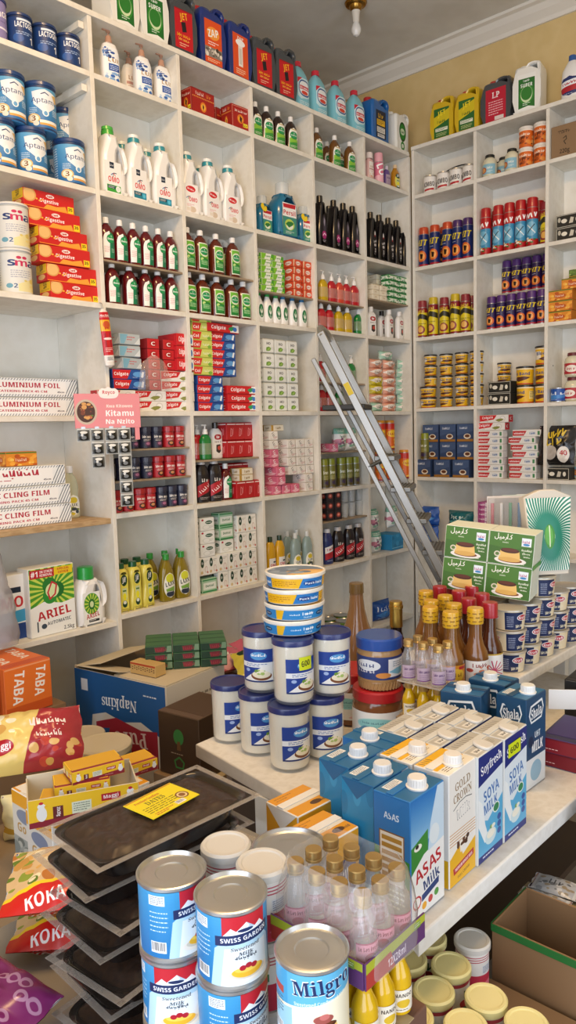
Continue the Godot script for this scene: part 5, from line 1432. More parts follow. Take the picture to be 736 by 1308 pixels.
	bottle("dish_grey", "dish_soap_bottle", "bottle", prof([0, 0, .03, 0, .034, .004, .034, .05, .029, .085, .032, .115, .024, .15, .011, .165]), 1, .66, 2.3, gloss("8fa5a3", .12), cap_prof(.011, .163, .026), gloss("d8dcda"), [[.008, .085, 52.0, "dish_clear", "oval"]])
	spray("deo", "deodorant_can", .024, .15, "deo", "8c9420", .03)
	spray("crisps", "crisps_tube", .031, .17, "tubechips", "d8901f", .012)
	carton_box("cocoa", "coffee_sachet_box", "box", .055, .05, .05, {"f": "cocoa", "l": "cocoa", "r": "cocoa"}, "241c1e")
	for q in [["bleach", "bleach", "1b1418", "c9c4c0"], ["bleach_blue", "bleach_blue", "22306a", "d8dce4"]]:
		bottle(q[0], "bleach_bottle", "bottle", prof([0, 0, .032, 0, .036, .005, .036, .09, .034, .13, .026, .155, .018, .165]), 1, .74, 2.3, gloss(q[2], .3), cap_prof(.019, .163, .02), gloss(q[3]), [[.008, .12, 65.0, q[1]]])
	packet("whitecare", "sanitary_packet", "packet", .085, .12, .07, "whitecare", .35, .05, .2, 4)
	carton_box("silverpack", "toothpaste_bundle", "toothpaste", .1, .044, .12, {"f": "silverprint", "l": "silverprint"}, "a9b4ba", .004)
	carton_box("tissue_blue", "tissue_box", "box", .12, .09, .12, {"f": "bluecube"}, "2f8fc0", .003)
	# top of both walls
	jerrycan("jc_super", .128, .25, .13, gloss("f0efe8", .35), "e9e8e2", "super", .09, .17)
	jerrycan("jc_jet", .126, .25, .13, gloss("43474a", .2), "b01f24", "jet", .09, .15)
	jerrycan("jc_zap", .135, .26, .13, gloss("1a2f78", .3), "b01f24", "zap", .095, .17)
	jerrycan("jc_zap2", .135, .26, .13, gloss("1a2f78", .3), "b01f24", "zap_bin", .095, .17)
	jerrycan("jc_blue", .15, .245, .12, gloss("1a62a8", .3), "b01f24", "bluecan", .085, .14)
	jerrycan("jc_oval", .14, .225, .12, gloss("efefe8", .35), "e4e4dc", "oval_super", .075, .16)
	jerrycan("jc_yellow", .13, .23, .11, gloss("d9b51c", .3), "b8282a", "yjet", .09, .15)
	jerrycan("jc_lp", .15, .23, .11, gloss("4a4c4e", .2), "b8282a", "lp", .11, .16)
	bottle("screenwash", "screenwash_bottle", "bottle", prof([0, 0, .051, 0, .055, .006, .055, .085, .053, .14, .046, .172, .03, .2, .019, .213, .017, .218]), 1, .8, 3.2, gloss("7fc4d2", .15), cap_prof(.02, .216, .024), gloss("c4283a"), [[.015, .155, 42.0, "screen"]])
	bottle("white_bleach", "bleach_bottle", "bottle", prof([0, 0, .045, 0, .05, .006, .05, .11, .046, .15, .03, .18, .016, .2]), 1, .8, 2.4, white, cap_prof(.018, .198, .025), gloss("2a5a9c"), [[.03, .12, 60.0, "bleach_blue", "oval"]])
	# body care of the short top shelf
	bottle("pink_lotion", "lotion_bottle", "bottle", prof([0, 0, .024, 0, .027, .004, .028, .07, .024, .11, .014, .12]), 1, .7, 2.4, gloss("e3b6b4", .3), cap_prof(.02, .119, .03), gloss("f0e4e0"), [[.02, .1, 45.0, "lux_pink"]])
	spray("pink_spray", "body_spray_can", .026, .165, "soap_luxpink", "e9a9b4", .045)
	bottle("purple_lotion", "lotion_bottle", "bottle", prof([0, 0, .022, 0, .025, .004, .026, .07, .02, .1, .01, .11]), 1, .7, 2.4, gloss("6a4f94", .25), cap_prof(.01, .109, .02), gloss("d8d0e0"), [[.02, .08, 45.0, "small_purple"]])
	bottle("baby_oil", "oil_bottle", "bottle", prof([0, 0, .026, 0, .03, .004, .03, .07, .026, .105, .014, .125, .011, .13]), 1, .7, 2.3, gloss("b87d12", .12), cap_prof(.012, .129, .018), gloss("e4c9a0"), [[.015, .1, 45.0, "jif", "oval"]])
	# short wall
	can("kimbo", "fat_tin", "tin", .036, .095, "kimbo", "e4e2dc", "dddad2", 24, .2)
	for q in [["mayo", "mayo", .036, .115, "23241f"], ["mayo_red", "mayo_red", .042, .12, "6a2226"]]:
		var r: float = q[2]
		var h: float = q[3]
		bottle(q[0], "mayonnaise_jar", "jar", prof([0, 0, r * .8, 0, r, .01, r, h * .62, r * .9, h * .76, r * .6, h * .86, r * .6, h * .9]), 1, 1, 2, gloss("dcd6b8", .15), cap_prof(r * .68, h * .87, h * .13), mat(q[4], .4), [[h * .12, h * .56, 75.0, q[1]]])
	lidded("orange_tin", "drink_powder_tin", "tin", .035, .1, "orange_tin", "e9e4da", .014, "dc6a1c", .03, .86, 24)
	carton_box("brownbox", "cardboard_box", "box", .135, .15, .12, {"f": "brownbox"}, "8a6e50", .002)
	spray("hit_orange", "insect_spray_can", .029, .215, "hit_orange", "c9481f", .034)
	spray("hit_violet", "insect_spray_can", .029, .215, "hit_orange", "472463", .034)
	spray("hit_purple", "insect_spray_can", .026, .17, "hit_purple", "532a72", .032)
	spray("doom_red", "insect_spray_can", .029, .24, "doom_red", "b3161c", .045)
	spray("doom_yellow", "insect_spray_can", .027, .215, "doom_yellow", "cfb41f", .035)
	spray("doom_wine", "insect_spray_can", .027, .205, "doom_yellow", "8e2430", .035)
	carton_box("tea_green", "tea_box", "box", .12, .036, .08, {"f": "tea_green", "l": "tea_green"}, "4f6a2c")
	carton_box("tea_orange", "tea_box", "box", .12, .05, .08, {"f": "tea_orange", "l": "tea_orange"}, "c9761f")
	carton_box("darkbox", "dark_carton", "box", .13, .06, .08, {"f": "darkbox", "l": "darkbox"}, "24241f")
	lidded("blueband", "margarine_tub", "tub", .0345, .056, "blueband", "24242c", .009, "ecb91a", .03, .82, 26, 180.0, 1.1)
	lidded("blueband_mid", "margarine_tub", "tub", .044, .06, "blueband", "24242c", .01, "ecb91a", .03, .82, 26, 180.0, 1.1)
	lidded("blueband_big", "margarine_tub", "tub", .043, .095, "blueband", "24242c", .01, "ecb91a", .03, .88, 26, 180.0, 1.05)
	can("small_blue_tin", "fish_tin", "tin", .035, .07, "bluepack", "c9cacb")
	carton_box("navybox", "coffee_capsule_box", "box", .1, .098, .08, {"f": "navybox", "l": "navybox"}, "35496e")
	carton_box("whitedent", "toothpaste_box", "toothpaste", .15, .036, .05, {"f": "whitedent", "l": "colgate_end"}, "e6e4de")
	carton_box("pink_paste", "toothpaste_box", "toothpaste", .055, .026, .12, {"f": "pink_paste"}, "b05a92")
	carton_box("blue_paste", "toothpaste_box", "toothpaste", .05, .026, .12, {"f": "blue_paste"}, "3f5fa8")
	packet("black_bag", "popcorn_bag", "packet", .19, .2, .07, "black_bag", .25, .05, .3, 8)
	packet("bluepack", "nappy_packet", "packet", .16, .11, .09, "bluepack", .3, .05, .2, 5)
	packet("tealpack", "nappy_packet", "packet", .17, .09, .09, "tealpack", .3, .05, .25, 6)
	kinds_more()

func kinds_more() -> void:
	var white := gloss("efefec", .3)
	var glass := film("e9eeee", .12, .05)
	# cheese spread glass: cream inside a glass wall, blue lid
	var o := kind("puck", "cheese_spread_jar", "jar")
	var b := MB.new()
	b.lathe(prof([0, .007, .042, .007, .0445, .012, .0455, .13, .044, .136, 0, .136]), 40)
	part(o, "cream", b.mesh(gloss("ece5d2", .35)))
	b = MB.new()
	var gp := prof([0, 0, .041, 0, .045, .004, .0462, .012, .0472, .13, .0455, .138, .0455, .142])
	b.lathe(gp, 40)
	part(o, "glass", b.mesh(glass))
	b = MB.new()
	b.lathe(prof([.0462, .135, .0492, .136, .0492, .146, .0475, .149, .044, .1485, .043, .1465, 0, .1465]), 40)
	part(o, "lid", b.mesh(gloss("1f2d6b", .35)))
	part(o, "label", band(gp, .028, .108, -50, 50, "puck", "rect", 1, 1, 2, .0007, .4))
	# flat round tubs
	for q in [["tub_yellow", "e9b31c"], ["tub_blue", "2a86c8"]]:
		o = kind(q[0], "cheese_tub", "tub")
		b = MB.new()
		var tp := prof([0, 0, .063, 0, .066, .003, .0685, .026, .069, .028])
		b.lathe(tp, 48)
		part(o, "bowl", b.mesh(gloss("eceae2", .35)))
		part(o, "band", band(tp, .003, .025, -180, 180, q[0], "rect", 1, 1, 2, .0006, .4))
		b = MB.new()
		var ld := MB.new()
		ld.lathe(prof([.069, .027, .072, .028, .072, .034, .0705, .0355, .067, .0345, .066, .033, .0, .033]), 48)
		var lid := part(o, "lid", ld.mesh(gloss("e9e6dc", .35)))
		b = MB.new()
		var c: Dictionary = cell("tub_lid")
		var oo := PackedVector2Array()
		for i in 40: oo.append(Vector2(cos(TAU * i / 40), sin(TAU * i / 40)) * .0655)
		b.fan(oo, 0, true, Transform3D(Basis(Vector3.RIGHT, -PI / 2), Vector3(0, .0334, 0)))
		for i in b.u.size(): b.u[i] = c.r.position + b.u[i] * c.r.size
		part(lid, "lid_print", b.mesh(pmat(c.page, .3)))
	# big jars
	o = bottle("peanut", "peanut_butter_jar", "jar", prof([0, 0, .044, 0, .05, .004, .051, .02, .05, .022, .053, .026, .055, .084, .051, .098, .047, .104]), 1, 1, 2, gloss("b48b5a", .2), prof([.05, .1, .057, .101, .057, .125, .054, .129, 0, .1285]), gloss("1d4a9c", .35), [[.03, .086, 100.0, "peanut"]], 40)
	var rb := MB.new()
	for i in 36:
		var a := TAU * i / 36
		rb.tube([Vector3(sin(a) * .0505, .003, cos(a) * .0505), Vector3(sin(a + .1) * .0515, .021, cos(a + .1) * .0515)], .0016, 4)
	part(o, "ribs", rb.mesh(gloss("b48b5a", .2)))
	bottle("redjar", "spread_jar", "jar", prof([0, 0, .054, 0, .061, .006, .064, .02, .064, .1, .058, .114, .055, .118]), 1, 1, 2, gloss("7a4a28", .15), prof([.058, .113, .063, .114, .063, .136, .06, .14, 0, .1395]), gloss("b01a24", .35), [[.02, .092, 110.0, "redjar"]], 40)
	bottle("tallsauce", "sauce_bottle", "bottle", prof([0, 0, .048, 0, .055, .005, .057, .03, .0545, .04, .057, .05, .0545, .06, .057, .07, .0545, .08, .057, .09, .056, .13, .048, .165, .034, .2, .024, .24, .0205, .275, .0195, .29]), 1, 1, 2, gloss("8b6848", .12), cap_prof(.022, .289, .03), gloss("6f5730", .3), [], 32)
	bottle("vinegar", "vinegar_bottle", "bottle", prof([0, 0, .03, 0, .034, .004, .035, .02, .035, .19, .03, .215, .018, .235, .0145, .25, .0145, .275]), 1, 1, 2, gloss("1c0f10", .08), prof([.015, .262, .0165, .263, .0165, .31, .0185, .311, .0185, .318, .0165, .319, .0165, .327, .015, .329, 0, .329]), mat("a8853c", .3, .85), [[.03, .185, 62.0, "vinegar"]], 32)
	# sauce bottles, printed shrink caps
	for q in [["sauce_yellow", "7d5224", "d3a21c", "sauce_amber"], ["sauce_yellow2", "74481f", "d3a21c", "sauce_flower2"], ["sauce_red", "4a2412", "a81c28", "sauce_flower"]]:
		var sp := prof([0, 0, .027, 0, .0305, .004, .031, .02, .031, .09, .028, .104, .0195, .122, .0155, .14, .015, .176])
		o = bottle(q[0], "sauce_bottle", "bottle", sp, 1, 1, 2, gloss(q[1], .1), prof([.016, .17, .019, .171, .0195, .178, .0195, .204, .018, .208, 0, .208]), gloss(q[2], .35), [[.016, .086, 70.0, q[3]]], 28)
		if q[2] == "d3a21c":
			var d := MB.new()
			for i in 3:
				for k in 8:
					var a := TAU * k / 8 + i * .4
					var r2 := []
					for e in 4: r2.append(Vector3(sin(a + e * .17) * .0197, .178 + i * .0095, cos(a + e * .17) * .0197))
					d.tube(r2, .0011, 4)
			part(o.get_node("cap"), "cap_print", d.mesh(mat("7a5410", .5)))
	# flavour bottles of the twelve packs
	for q in [["flavour_pink", "small_pink", "e9e4dc", .14], ["flavour_purple", "small_purple", "e4e0dc", .16], ["flavour_yellow", "small_yellow", "d9ae12", 1.0]]:
		var s := 1.0 if q[0] == "flavour_pink" else (1.16 if q[0] == "flavour_purple" else 1.0)
		var fp := prof([0, 0, .0125 * s, 0, .0145 * s, .002 * s, .0148 * s, .04 * s, .013 * s, .048 * s, .0085 * s, .058 * s, .0075 * s, .062 * s, .0075 * s, .07 * s])
		o = kind(q[0], "flavour_bottle", "bottle")
		b = MB.new()
		b.lathe(fp, 22)
		part(o, "glass", b.mesh(film(q[2], q[3], .06) if q[3] < 1.0 else gloss(q[2], .08)))
		part(o, "label", band(fp, .006 * s, .032 * s, -62, 62, q[1]))
		b = MB.new()
		b.lathe(prof([.0075 * s, .066 * s, .0098 * s, .0665 * s, .0098 * s, .069 * s, .0092 * s, .0695 * s, .0092 * s, .072 * s, .0098 * s, .0725 * s, .0096 * s, .079 * s, .0088 * s, .08 * s, 0, .0797 * s]), 22)
		part(o, "cap", b.mesh(mat("c4a468", .3, .75)))
	carton_box("caramel", "pudding_box", "box", .118, .088, .027, {"f": "caramel", "b": "caramel"}, "dfe6d8", .0015)
	# processed cheese cup, wider at the top, foil lid
	o = kind("kraft", "cheese_cup", "tub")
	b = MB.new()
	var kp := prof([0, 0, .033, 0, .0355, .002, .0405, .05, .041, .052])
	b.lathe(kp, 36)
	part(o, "cup", b.mesh(gloss("e6d6b4", .35)))
	part(o, "label", band(kp, .003, .049, -180, 180, "kraft", "rect", 1, 1, 2, .0006, .35))
	b = MB.new()
	b.lathe(prof([.041, .051, .0435, .0515, .0435, .0545, .041, .0555, .039, .0545, 0, .0545]), 36)
	part(o, "foil_lid", b.mesh(mat("cfcac0", .35, .5)))
	# milk and soya cartons (front = printed wide face)
	brick_carton("shala", "milk_carton", .09, .2, .07, {"f": "shala", "l": "shala", "t": "milktop_blue"}, "1f4a6e", "e9ebea")
	brick_carton("soy", "soya_milk_carton", .096, .2, .068, {"f": "soy", "t": "milktop"}, "d6d8d6", "d8d6d0", true)
	brick_carton("gold", "milk_carton", .092, .2, .068, {"f": "gold", "l": "gold_side", "t": "milktop_yellow"}, "efece6", "eceae6")
	brick_carton("asas", "milk_carton", .1, .2, .07, {"f": "asas", "l": "asas_side", "t": "milktop_blue"}, "2f78b8", "eceae6")
	brick_carton("blue_milk", "milk_carton", .1, .2, .068, {"f": "asas", "l": "bluecube", "t": "milktop_blue"}, "2c6a98", "e4e6e8")
	brick_carton("millac", "cream_carton", .092, .2, .08, {"f": "millac", "l": "millac", "t": "millac_top"}, "efeeea")
	carton_box("choc", "chocolate_tray", "box", .22, .035, .16, {"f": "choc_red", "t": "choc", "l": "choc_red"}, "3c2f6a")
	carton_box("gusto", "biscuit_tray", "box", .2, .045, .12, {"f": "gusto", "t": "gusto", "l": "gusto"}, "17181a")
	carton_box("gusto_small", "biscuit_tray", "box", .15, .034, .09, {"f": "gusto", "t": "gusto", "l": "gusto"}, "17181a")
	packet("bar", "snack_bar", "snack", .095, .058, .016, "bar_silver", .28, .08, .2, 3)
	can("green_tin", "food_tin", "tin", .045, .075, "tea_green", "b9bbbd")
	can("yellow_tin", "food_tin", "tin", .04, .08, "tea_orange", "b9bbbd")
	# foreground
	can("swiss", "condensed_milk_can", "can", .0375, .0875, "swiss", "c9cac8", "c4c6c8", 56)
	can("milgro", "condensed_milk_can", "can", .036, .09, "milgro", "c9cac8", "c4c6c8", 56)
	lidded("whitecan", "milk_powder_can", "can", .0275, .085, "whitecan", "d4d2cc", .012, "e6e4de", .02, .86, 40)
	can("bigtin", "large_tin", "tin", .052, .12, "greytin", "d4d6d8", "c9cbce", 56, .95, .004)
	lidded("yellowtub", "spice_tub", "tub", .0292, .082, "yellowtub", "eae09e", .0135, "e2dbb8", .08, .8, 36, 180.0, 1.04)
	for q in [["roundtin", .066, .16], ["roundtin_big", .08, .18]]: lidded(q[0], "round_tin", "tin", q[1], q[2], "greytin", "cdc1a4", .02, "b9b4a4", .05, .85, 40)
	carton_box("tabasco", "sauce_carton", "box", .165, .16, .22, {"f": "tabasco", "t": "tabasco", "r": "tabasco"}, "d9692a", .003)
	packet("maggi_bag", "stock_cube_bag", "packet", .26, .17, .12, "maggi_bag", .25, .04, .22, 7)
	packet("cube_bag", "stock_cube_bag", "packet", .2, .12, .1, "cube_bag", .25, .04, .2, 9)
	packet("koka", "noodle_packet", "packet", .19, .15, .05, "koka", .25, .06, .25, 11)
	packet("pasta", "pasta_bag", "packet", .22, .15, .08, "pasta_purple", .25, .05, .3, 12)
	packet("pinkbag", "sweet_bag", "packet", .22, .16, .06, "soap_luxpink", .25, .05, .3, 13)
	packet("yellowbag", "sweet_bag", "packet", .22, .16, .07, "jif", .25, .05, .3, 14)
	carton_box("uht", "cream_case", "box", .26, .2, .11, {"f": "uht", "l": "uht_side", "t": "millac_top"}, "eceae4", .002)
	carton_box("greensoap", "soap_box", "soap", .092, .028, .052, {"f": "greensoap", "l": "greensoap", "t": "greensoap"}, "3c6b45", .002)
	carton_box("ager", "kettle_box", "box", .17, .2, .2, {"f": "ager", "t": "ager_top", "l": "ager", "r": "ager"}, "4d3a2a", .003)
	carton_box("flatmaggi", "stock_cube_box", "box", .12, .03, .07, {"f": "maggi", "t": "maggi", "l": "maggi"}, "d9a82a")

# ---------- the room and the shelving ----------
func board(root: Node3D, called: String, a: Vector3, b: Vector3, m: Material, bev := .0015) -> void:
	var k := MB.new()
	k.box(Vector3.ZERO, (b - a).abs(), bev)
	part(root, called, k.mesh(m), (a + b) / 2)

func wall(called: String, a: Vector3, b: Vector3, m: Material) -> void:
	var k := MB.new()
	k.box(Vector3.ZERO, (b - a).abs(), .001)
	structure(called, k.mesh(m), (a + b) / 2)

func room() -> void:
	var cream := grain(["d3b97f", "d9bf86", "dcc38b", "d6bc82"], Vector3(.5, .5, .5), .85, .012, 5)
	var white := grain(["d9d6cd", "e0ddd5", "e3e1d9", "dcd9d0"], Vector3(.5, .5, .5), .9, .01, 6)
	var tiles := grain(["776f64", "7b7368", "7f776b", "796f64"], Vector3(.7, .7, .7), .5, .02, 7)
	wall("floor", Vector3(-1.15, -.1, -.3), Vector3(5.2, 0, 5.6), tiles)
	wall("ceiling", Vector3(-1.15, 3.62, -.3), Vector3(5.2, 3.74, 5.6), white)
	wall("wall_left", Vector3(-1.15, 0, -.3), Vector3(-1.05, 3.62, 5.6), cream)
	wall("wall_back", Vector3(-1.05, 0, -.3), Vector3(5.1, 3.62, -.2), cream)
	# side door opening in the right wall
	wall("wall_right", Vector3(5.1, 0, -.3), Vector3(5.2, 3.62, 2.0), cream)
	wall("wall_right_pier", Vector3(5.1, 0, 4.2), Vector3(5.2, 3.62, 5.6), cream)
	wall("wall_right_lintel", Vector3(5.1, 2.5, 2.0), Vector3(5.2, 3.62, 4.2), cream)
	# shop front: piers and lintel around a wide opening
	wall("wall_front", Vector3(-1.05, 0, 5.5), Vector3(1.3, 3.62, 5.6), cream)
	wall("wall_front_pier", Vector3(4.9, 0, 5.5), Vector3(5.1, 3.62, 5.6), cream)
	wall("wall_front_lintel", Vector3(1.3, 3.0, 5.5), Vector3(4.9, 3.62, 5.6), cream)
	# cornice on two walls, a stepped moulding
	var sec := PackedVector2Array([Vector2(0, 0), Vector2(.012, 0), Vector2(.02, .018), Vector2(.05, .045), Vector2(.068, .07), Vector2(.09, .076), Vector2(.09, .09), Vector2(0, .09)])
	for c in [["trim_1", Vector3(-1.05, 3.53, -.2), 0.0, 6.15], ["trim_2", Vector3(-1.05, 3.53, 5.5), PI / 2, 5.7]]:
		var k := MB.new()
		var rows := []
		for e in [0.0, c[3]]:
			var row := PackedVector3Array()
			for q in sec: row.append(Vector3(e, q.y, q.x))
			row.append(row[0])
			rows.append(row)
		for i in sec.size():
			k.quad(rows[0][i], rows[1][i], rows[1][i + 1], rows[0][i + 1])
		var o := structure(c[0], k.mesh(mat("e6e2d8", .6)), c[1])
		o.rotation.y = c[2]
	shelving()
	lamp()

func shelving() -> void:
	var paint_ := grain(["e2ddd0", "e8e4d8", "ebe7dc", "e5e0d4"], Vector3(1.7, 1.7, 1.7), .5, .012, 9)
	var wood := grain(["a88a62", "bb9c72", "c4a77e", "b19068"], Vector3(1, 4, 1), .6, .02, 12)
	var panel := grain(["e6e2d6", "eae7dc", "ece9df", "e8e4d9"], Vector3(.9, .9, .9), .6, .012, 15)
	var thin := grain(["8f7d66", "9c8a72", "a5937b", "94836c"], Vector3(1, 3, 1), .6, .02, 13)
	var s := thing("wall_shelving", "white painted wooden shelving with open cubbies along the long wall", "shelving", Vector3(0, 0, 0))
	var dep := .185
	for z in DZ: board(s, "upright", Vector3(-dep, 0, z - .009), Vector3(0, SA[0] - T, z + .009), paint_)
	board(s, "upright", Vector3(-.34, 0, 2.85), Vector3(0, SA[0] - T, 2.868), paint_)
	board(s, "shelf_board", Vector3(-.36, SA[0] - T, .009), Vector3(.004, SA[0] + T, 2.868), paint_)
	for j in range(1, 8):
		for i in 5:
			board(s, "shelf_board", Vector3(-dep, SA[j] - T, DZ[i + 1] + .009), Vector3(0, SA[j] + T, DZ[i] - .009), paint_)
	# wider bay by the wall end: its boards differ in depth and wood
	for q in [[2.806, 0.0, paint_], [2.401, 0.0, paint_], [1.995, 0.0, paint_], [1.588, -.2, paint_], [1.195, -.012, wood], [.797, -.008, paint_], [.4, 0.0, paint_]]:
		board(s, "shelf_board", Vector3(-.34, q[0] - T, 2.066 if q[1] > -.1 else 2.046), Vector3(q[1], q[0] + T, 2.85), q[2])
	board(s, "back_panel", Vector3(-.2, 0, .009), Vector3(-dep, SA[0] - T, 2.048), panel)
	board(s, "back_panel", Vector3(-.36, 0, 2.028), Vector3(-.2, SA[0] - T, 2.046), panel)
	board(s, "back_panel", Vector3(-.36, 0, 2.046), Vector3(-.34, SA[0] - T, 2.86), panel)
	# thin brown half shelves inside some cubbies
	for q in [[1, 2.165], [2, 2.185], [3, 2.148], [4, 2.15], [5, 2.2], [1, 1.34], [1, 1.46], [2, 1.4], [4, 1.75], [4, 1.4], [4, 1.05]]:
		var i: int = q[0]
		board(s, "half_shelf", Vector3(-dep, q[1] - .004, DZ[i] + .009), Vector3(-.012, q[1] + .004, DZ[i - 1] - .009), thin, .001)
	# cleats under the top boards of the end bay
	for q in [[2.06, 2.975], [2.06, 2.762]]:
		board(s, "cleat", Vector3(-.3, q[1] - .012, q[0] + .008), Vector3(-.02, q[1] + .012, q[0] + .03), paint_)
	var b := thing("wall_shelving", "white painted shelving with open cubbies on the short wall, under the cream wall", "shelving", Vector3(0, 0, 0))
	for x in BX: board(b, "upright", Vector3(x - .009 + (.011 if x < .1 else 0.0), 0, -dep), Vector3(x + .009 + (.011 if x < .1 else 0.0), SB[0] - T, 0), paint_)
	board(b, "shelf_board", Vector3(.011, SB[0] - T, -.19), Vector3(1.6, SB[0] + T, .004), paint_)
	for j in range(1, 8):
		for i in 4:
			board(b, "shelf_board", Vector3(BX[i] + (.02 if i == 0 else .009), SB[j] - T, -dep), Vector3(BX[i + 1] - .009, SB[j] + T, 0), paint_)
	board(b, "back_panel", Vector3(.011, 0, -.199), Vector3(1.6, SB[0] - T, -dep), panel)
	var bc := MB.new()   # a bare electric cord along the back of the top row
	var cp := []
	for i in 30: cp.append(Vector3(.1 + i * .024, 2.93 + .02 * sin(i * .35) , -.178))
	bc.tube(cp, .003, 6)
	part(b, "cord", bc.mesh(mat("241f1c", .5)))

func lamp() -> void:
	for q in [[Vector3(.02, 3.62, .5), "bare white bulb in a brass lamp holder on the ceiling"], [Vector3(.72, 3.62, 1.75), "second bare bulb on the ceiling, beyond the brass holder towards the shop front"]]:
		var o := thing("ceiling_lamp", q[1], "lamp", q[0])
		var b := MB.new()
		b.lathe(prof([0, -.045, .02, -.045, .03, -.035, .034, -.022, .05, -.018, .056, -.008, .05, 0, 0, 0]), 24)
		part(o, "brass_base", b.mesh(mat("a8803a", .25, .9)))
		var h := MB.new()
		h.lathe(prof([0, -.1, .016, -.098, .019, -.06, .022, -.045, 0, -.044]), 18)
		part(o, "socket", h.mesh(gloss("e4e0d6", .3)))
		var g := MB.new()
		g.lathe(prof([0, -.165, .014, -.16, .023, -.145, .025, -.13, .02, -.112, .013, -.098, 0, -.098]), 20)
		part(o, "bulb", g.mesh(gloss("e9e9e6", .2)))
	# the lit tube fitting that warms the upper shelves
	var t := thing("tube_lamp", "white ceiling fitting with a lit warm tube", "lamp", Vector3(1.5, 3.62, 2.75), -20)
	board(t, "housing", Vector3(-.62, -.05, -.035), Vector3(.62, 0, .035), mat("e6e4de", .5))
	var g := MB.new()
	g.tube([Vector3(-.58, -.066, 0), Vector3(.58, -.066, 0)], .014, 12)
	var em := StandardMaterial3D.new()
	em.albedo_color = Color("fff1d8")
	em.emission_enabled = true
	em.emission = Color("ffcf8e")
	em.emission_energy_multiplier = 3.0
	part(t, "tube", g.mesh(em))
	for s in [-.59, .59]: board(t, "end_cap", Vector3(s - .012, -.082, -.016), Vector3(s + .012, -.05, .016), mat("d8d6d0", .5))

func stack_a(key: String, label: String, group: String, y: float, d: float, zs: Array, n: int, dy: float, jit := 3.0, yaw := 90.0) -> void:   # columns of n boxes
	for z in zs:
		for k in n: put(key, pile(label, zs.find(z), zs.size(), k), group, Vector3(-d + rng.randf_range(-.002, .002), y + k * dy, z + rng.randf_range(-.002, .002)), yaw, jit)

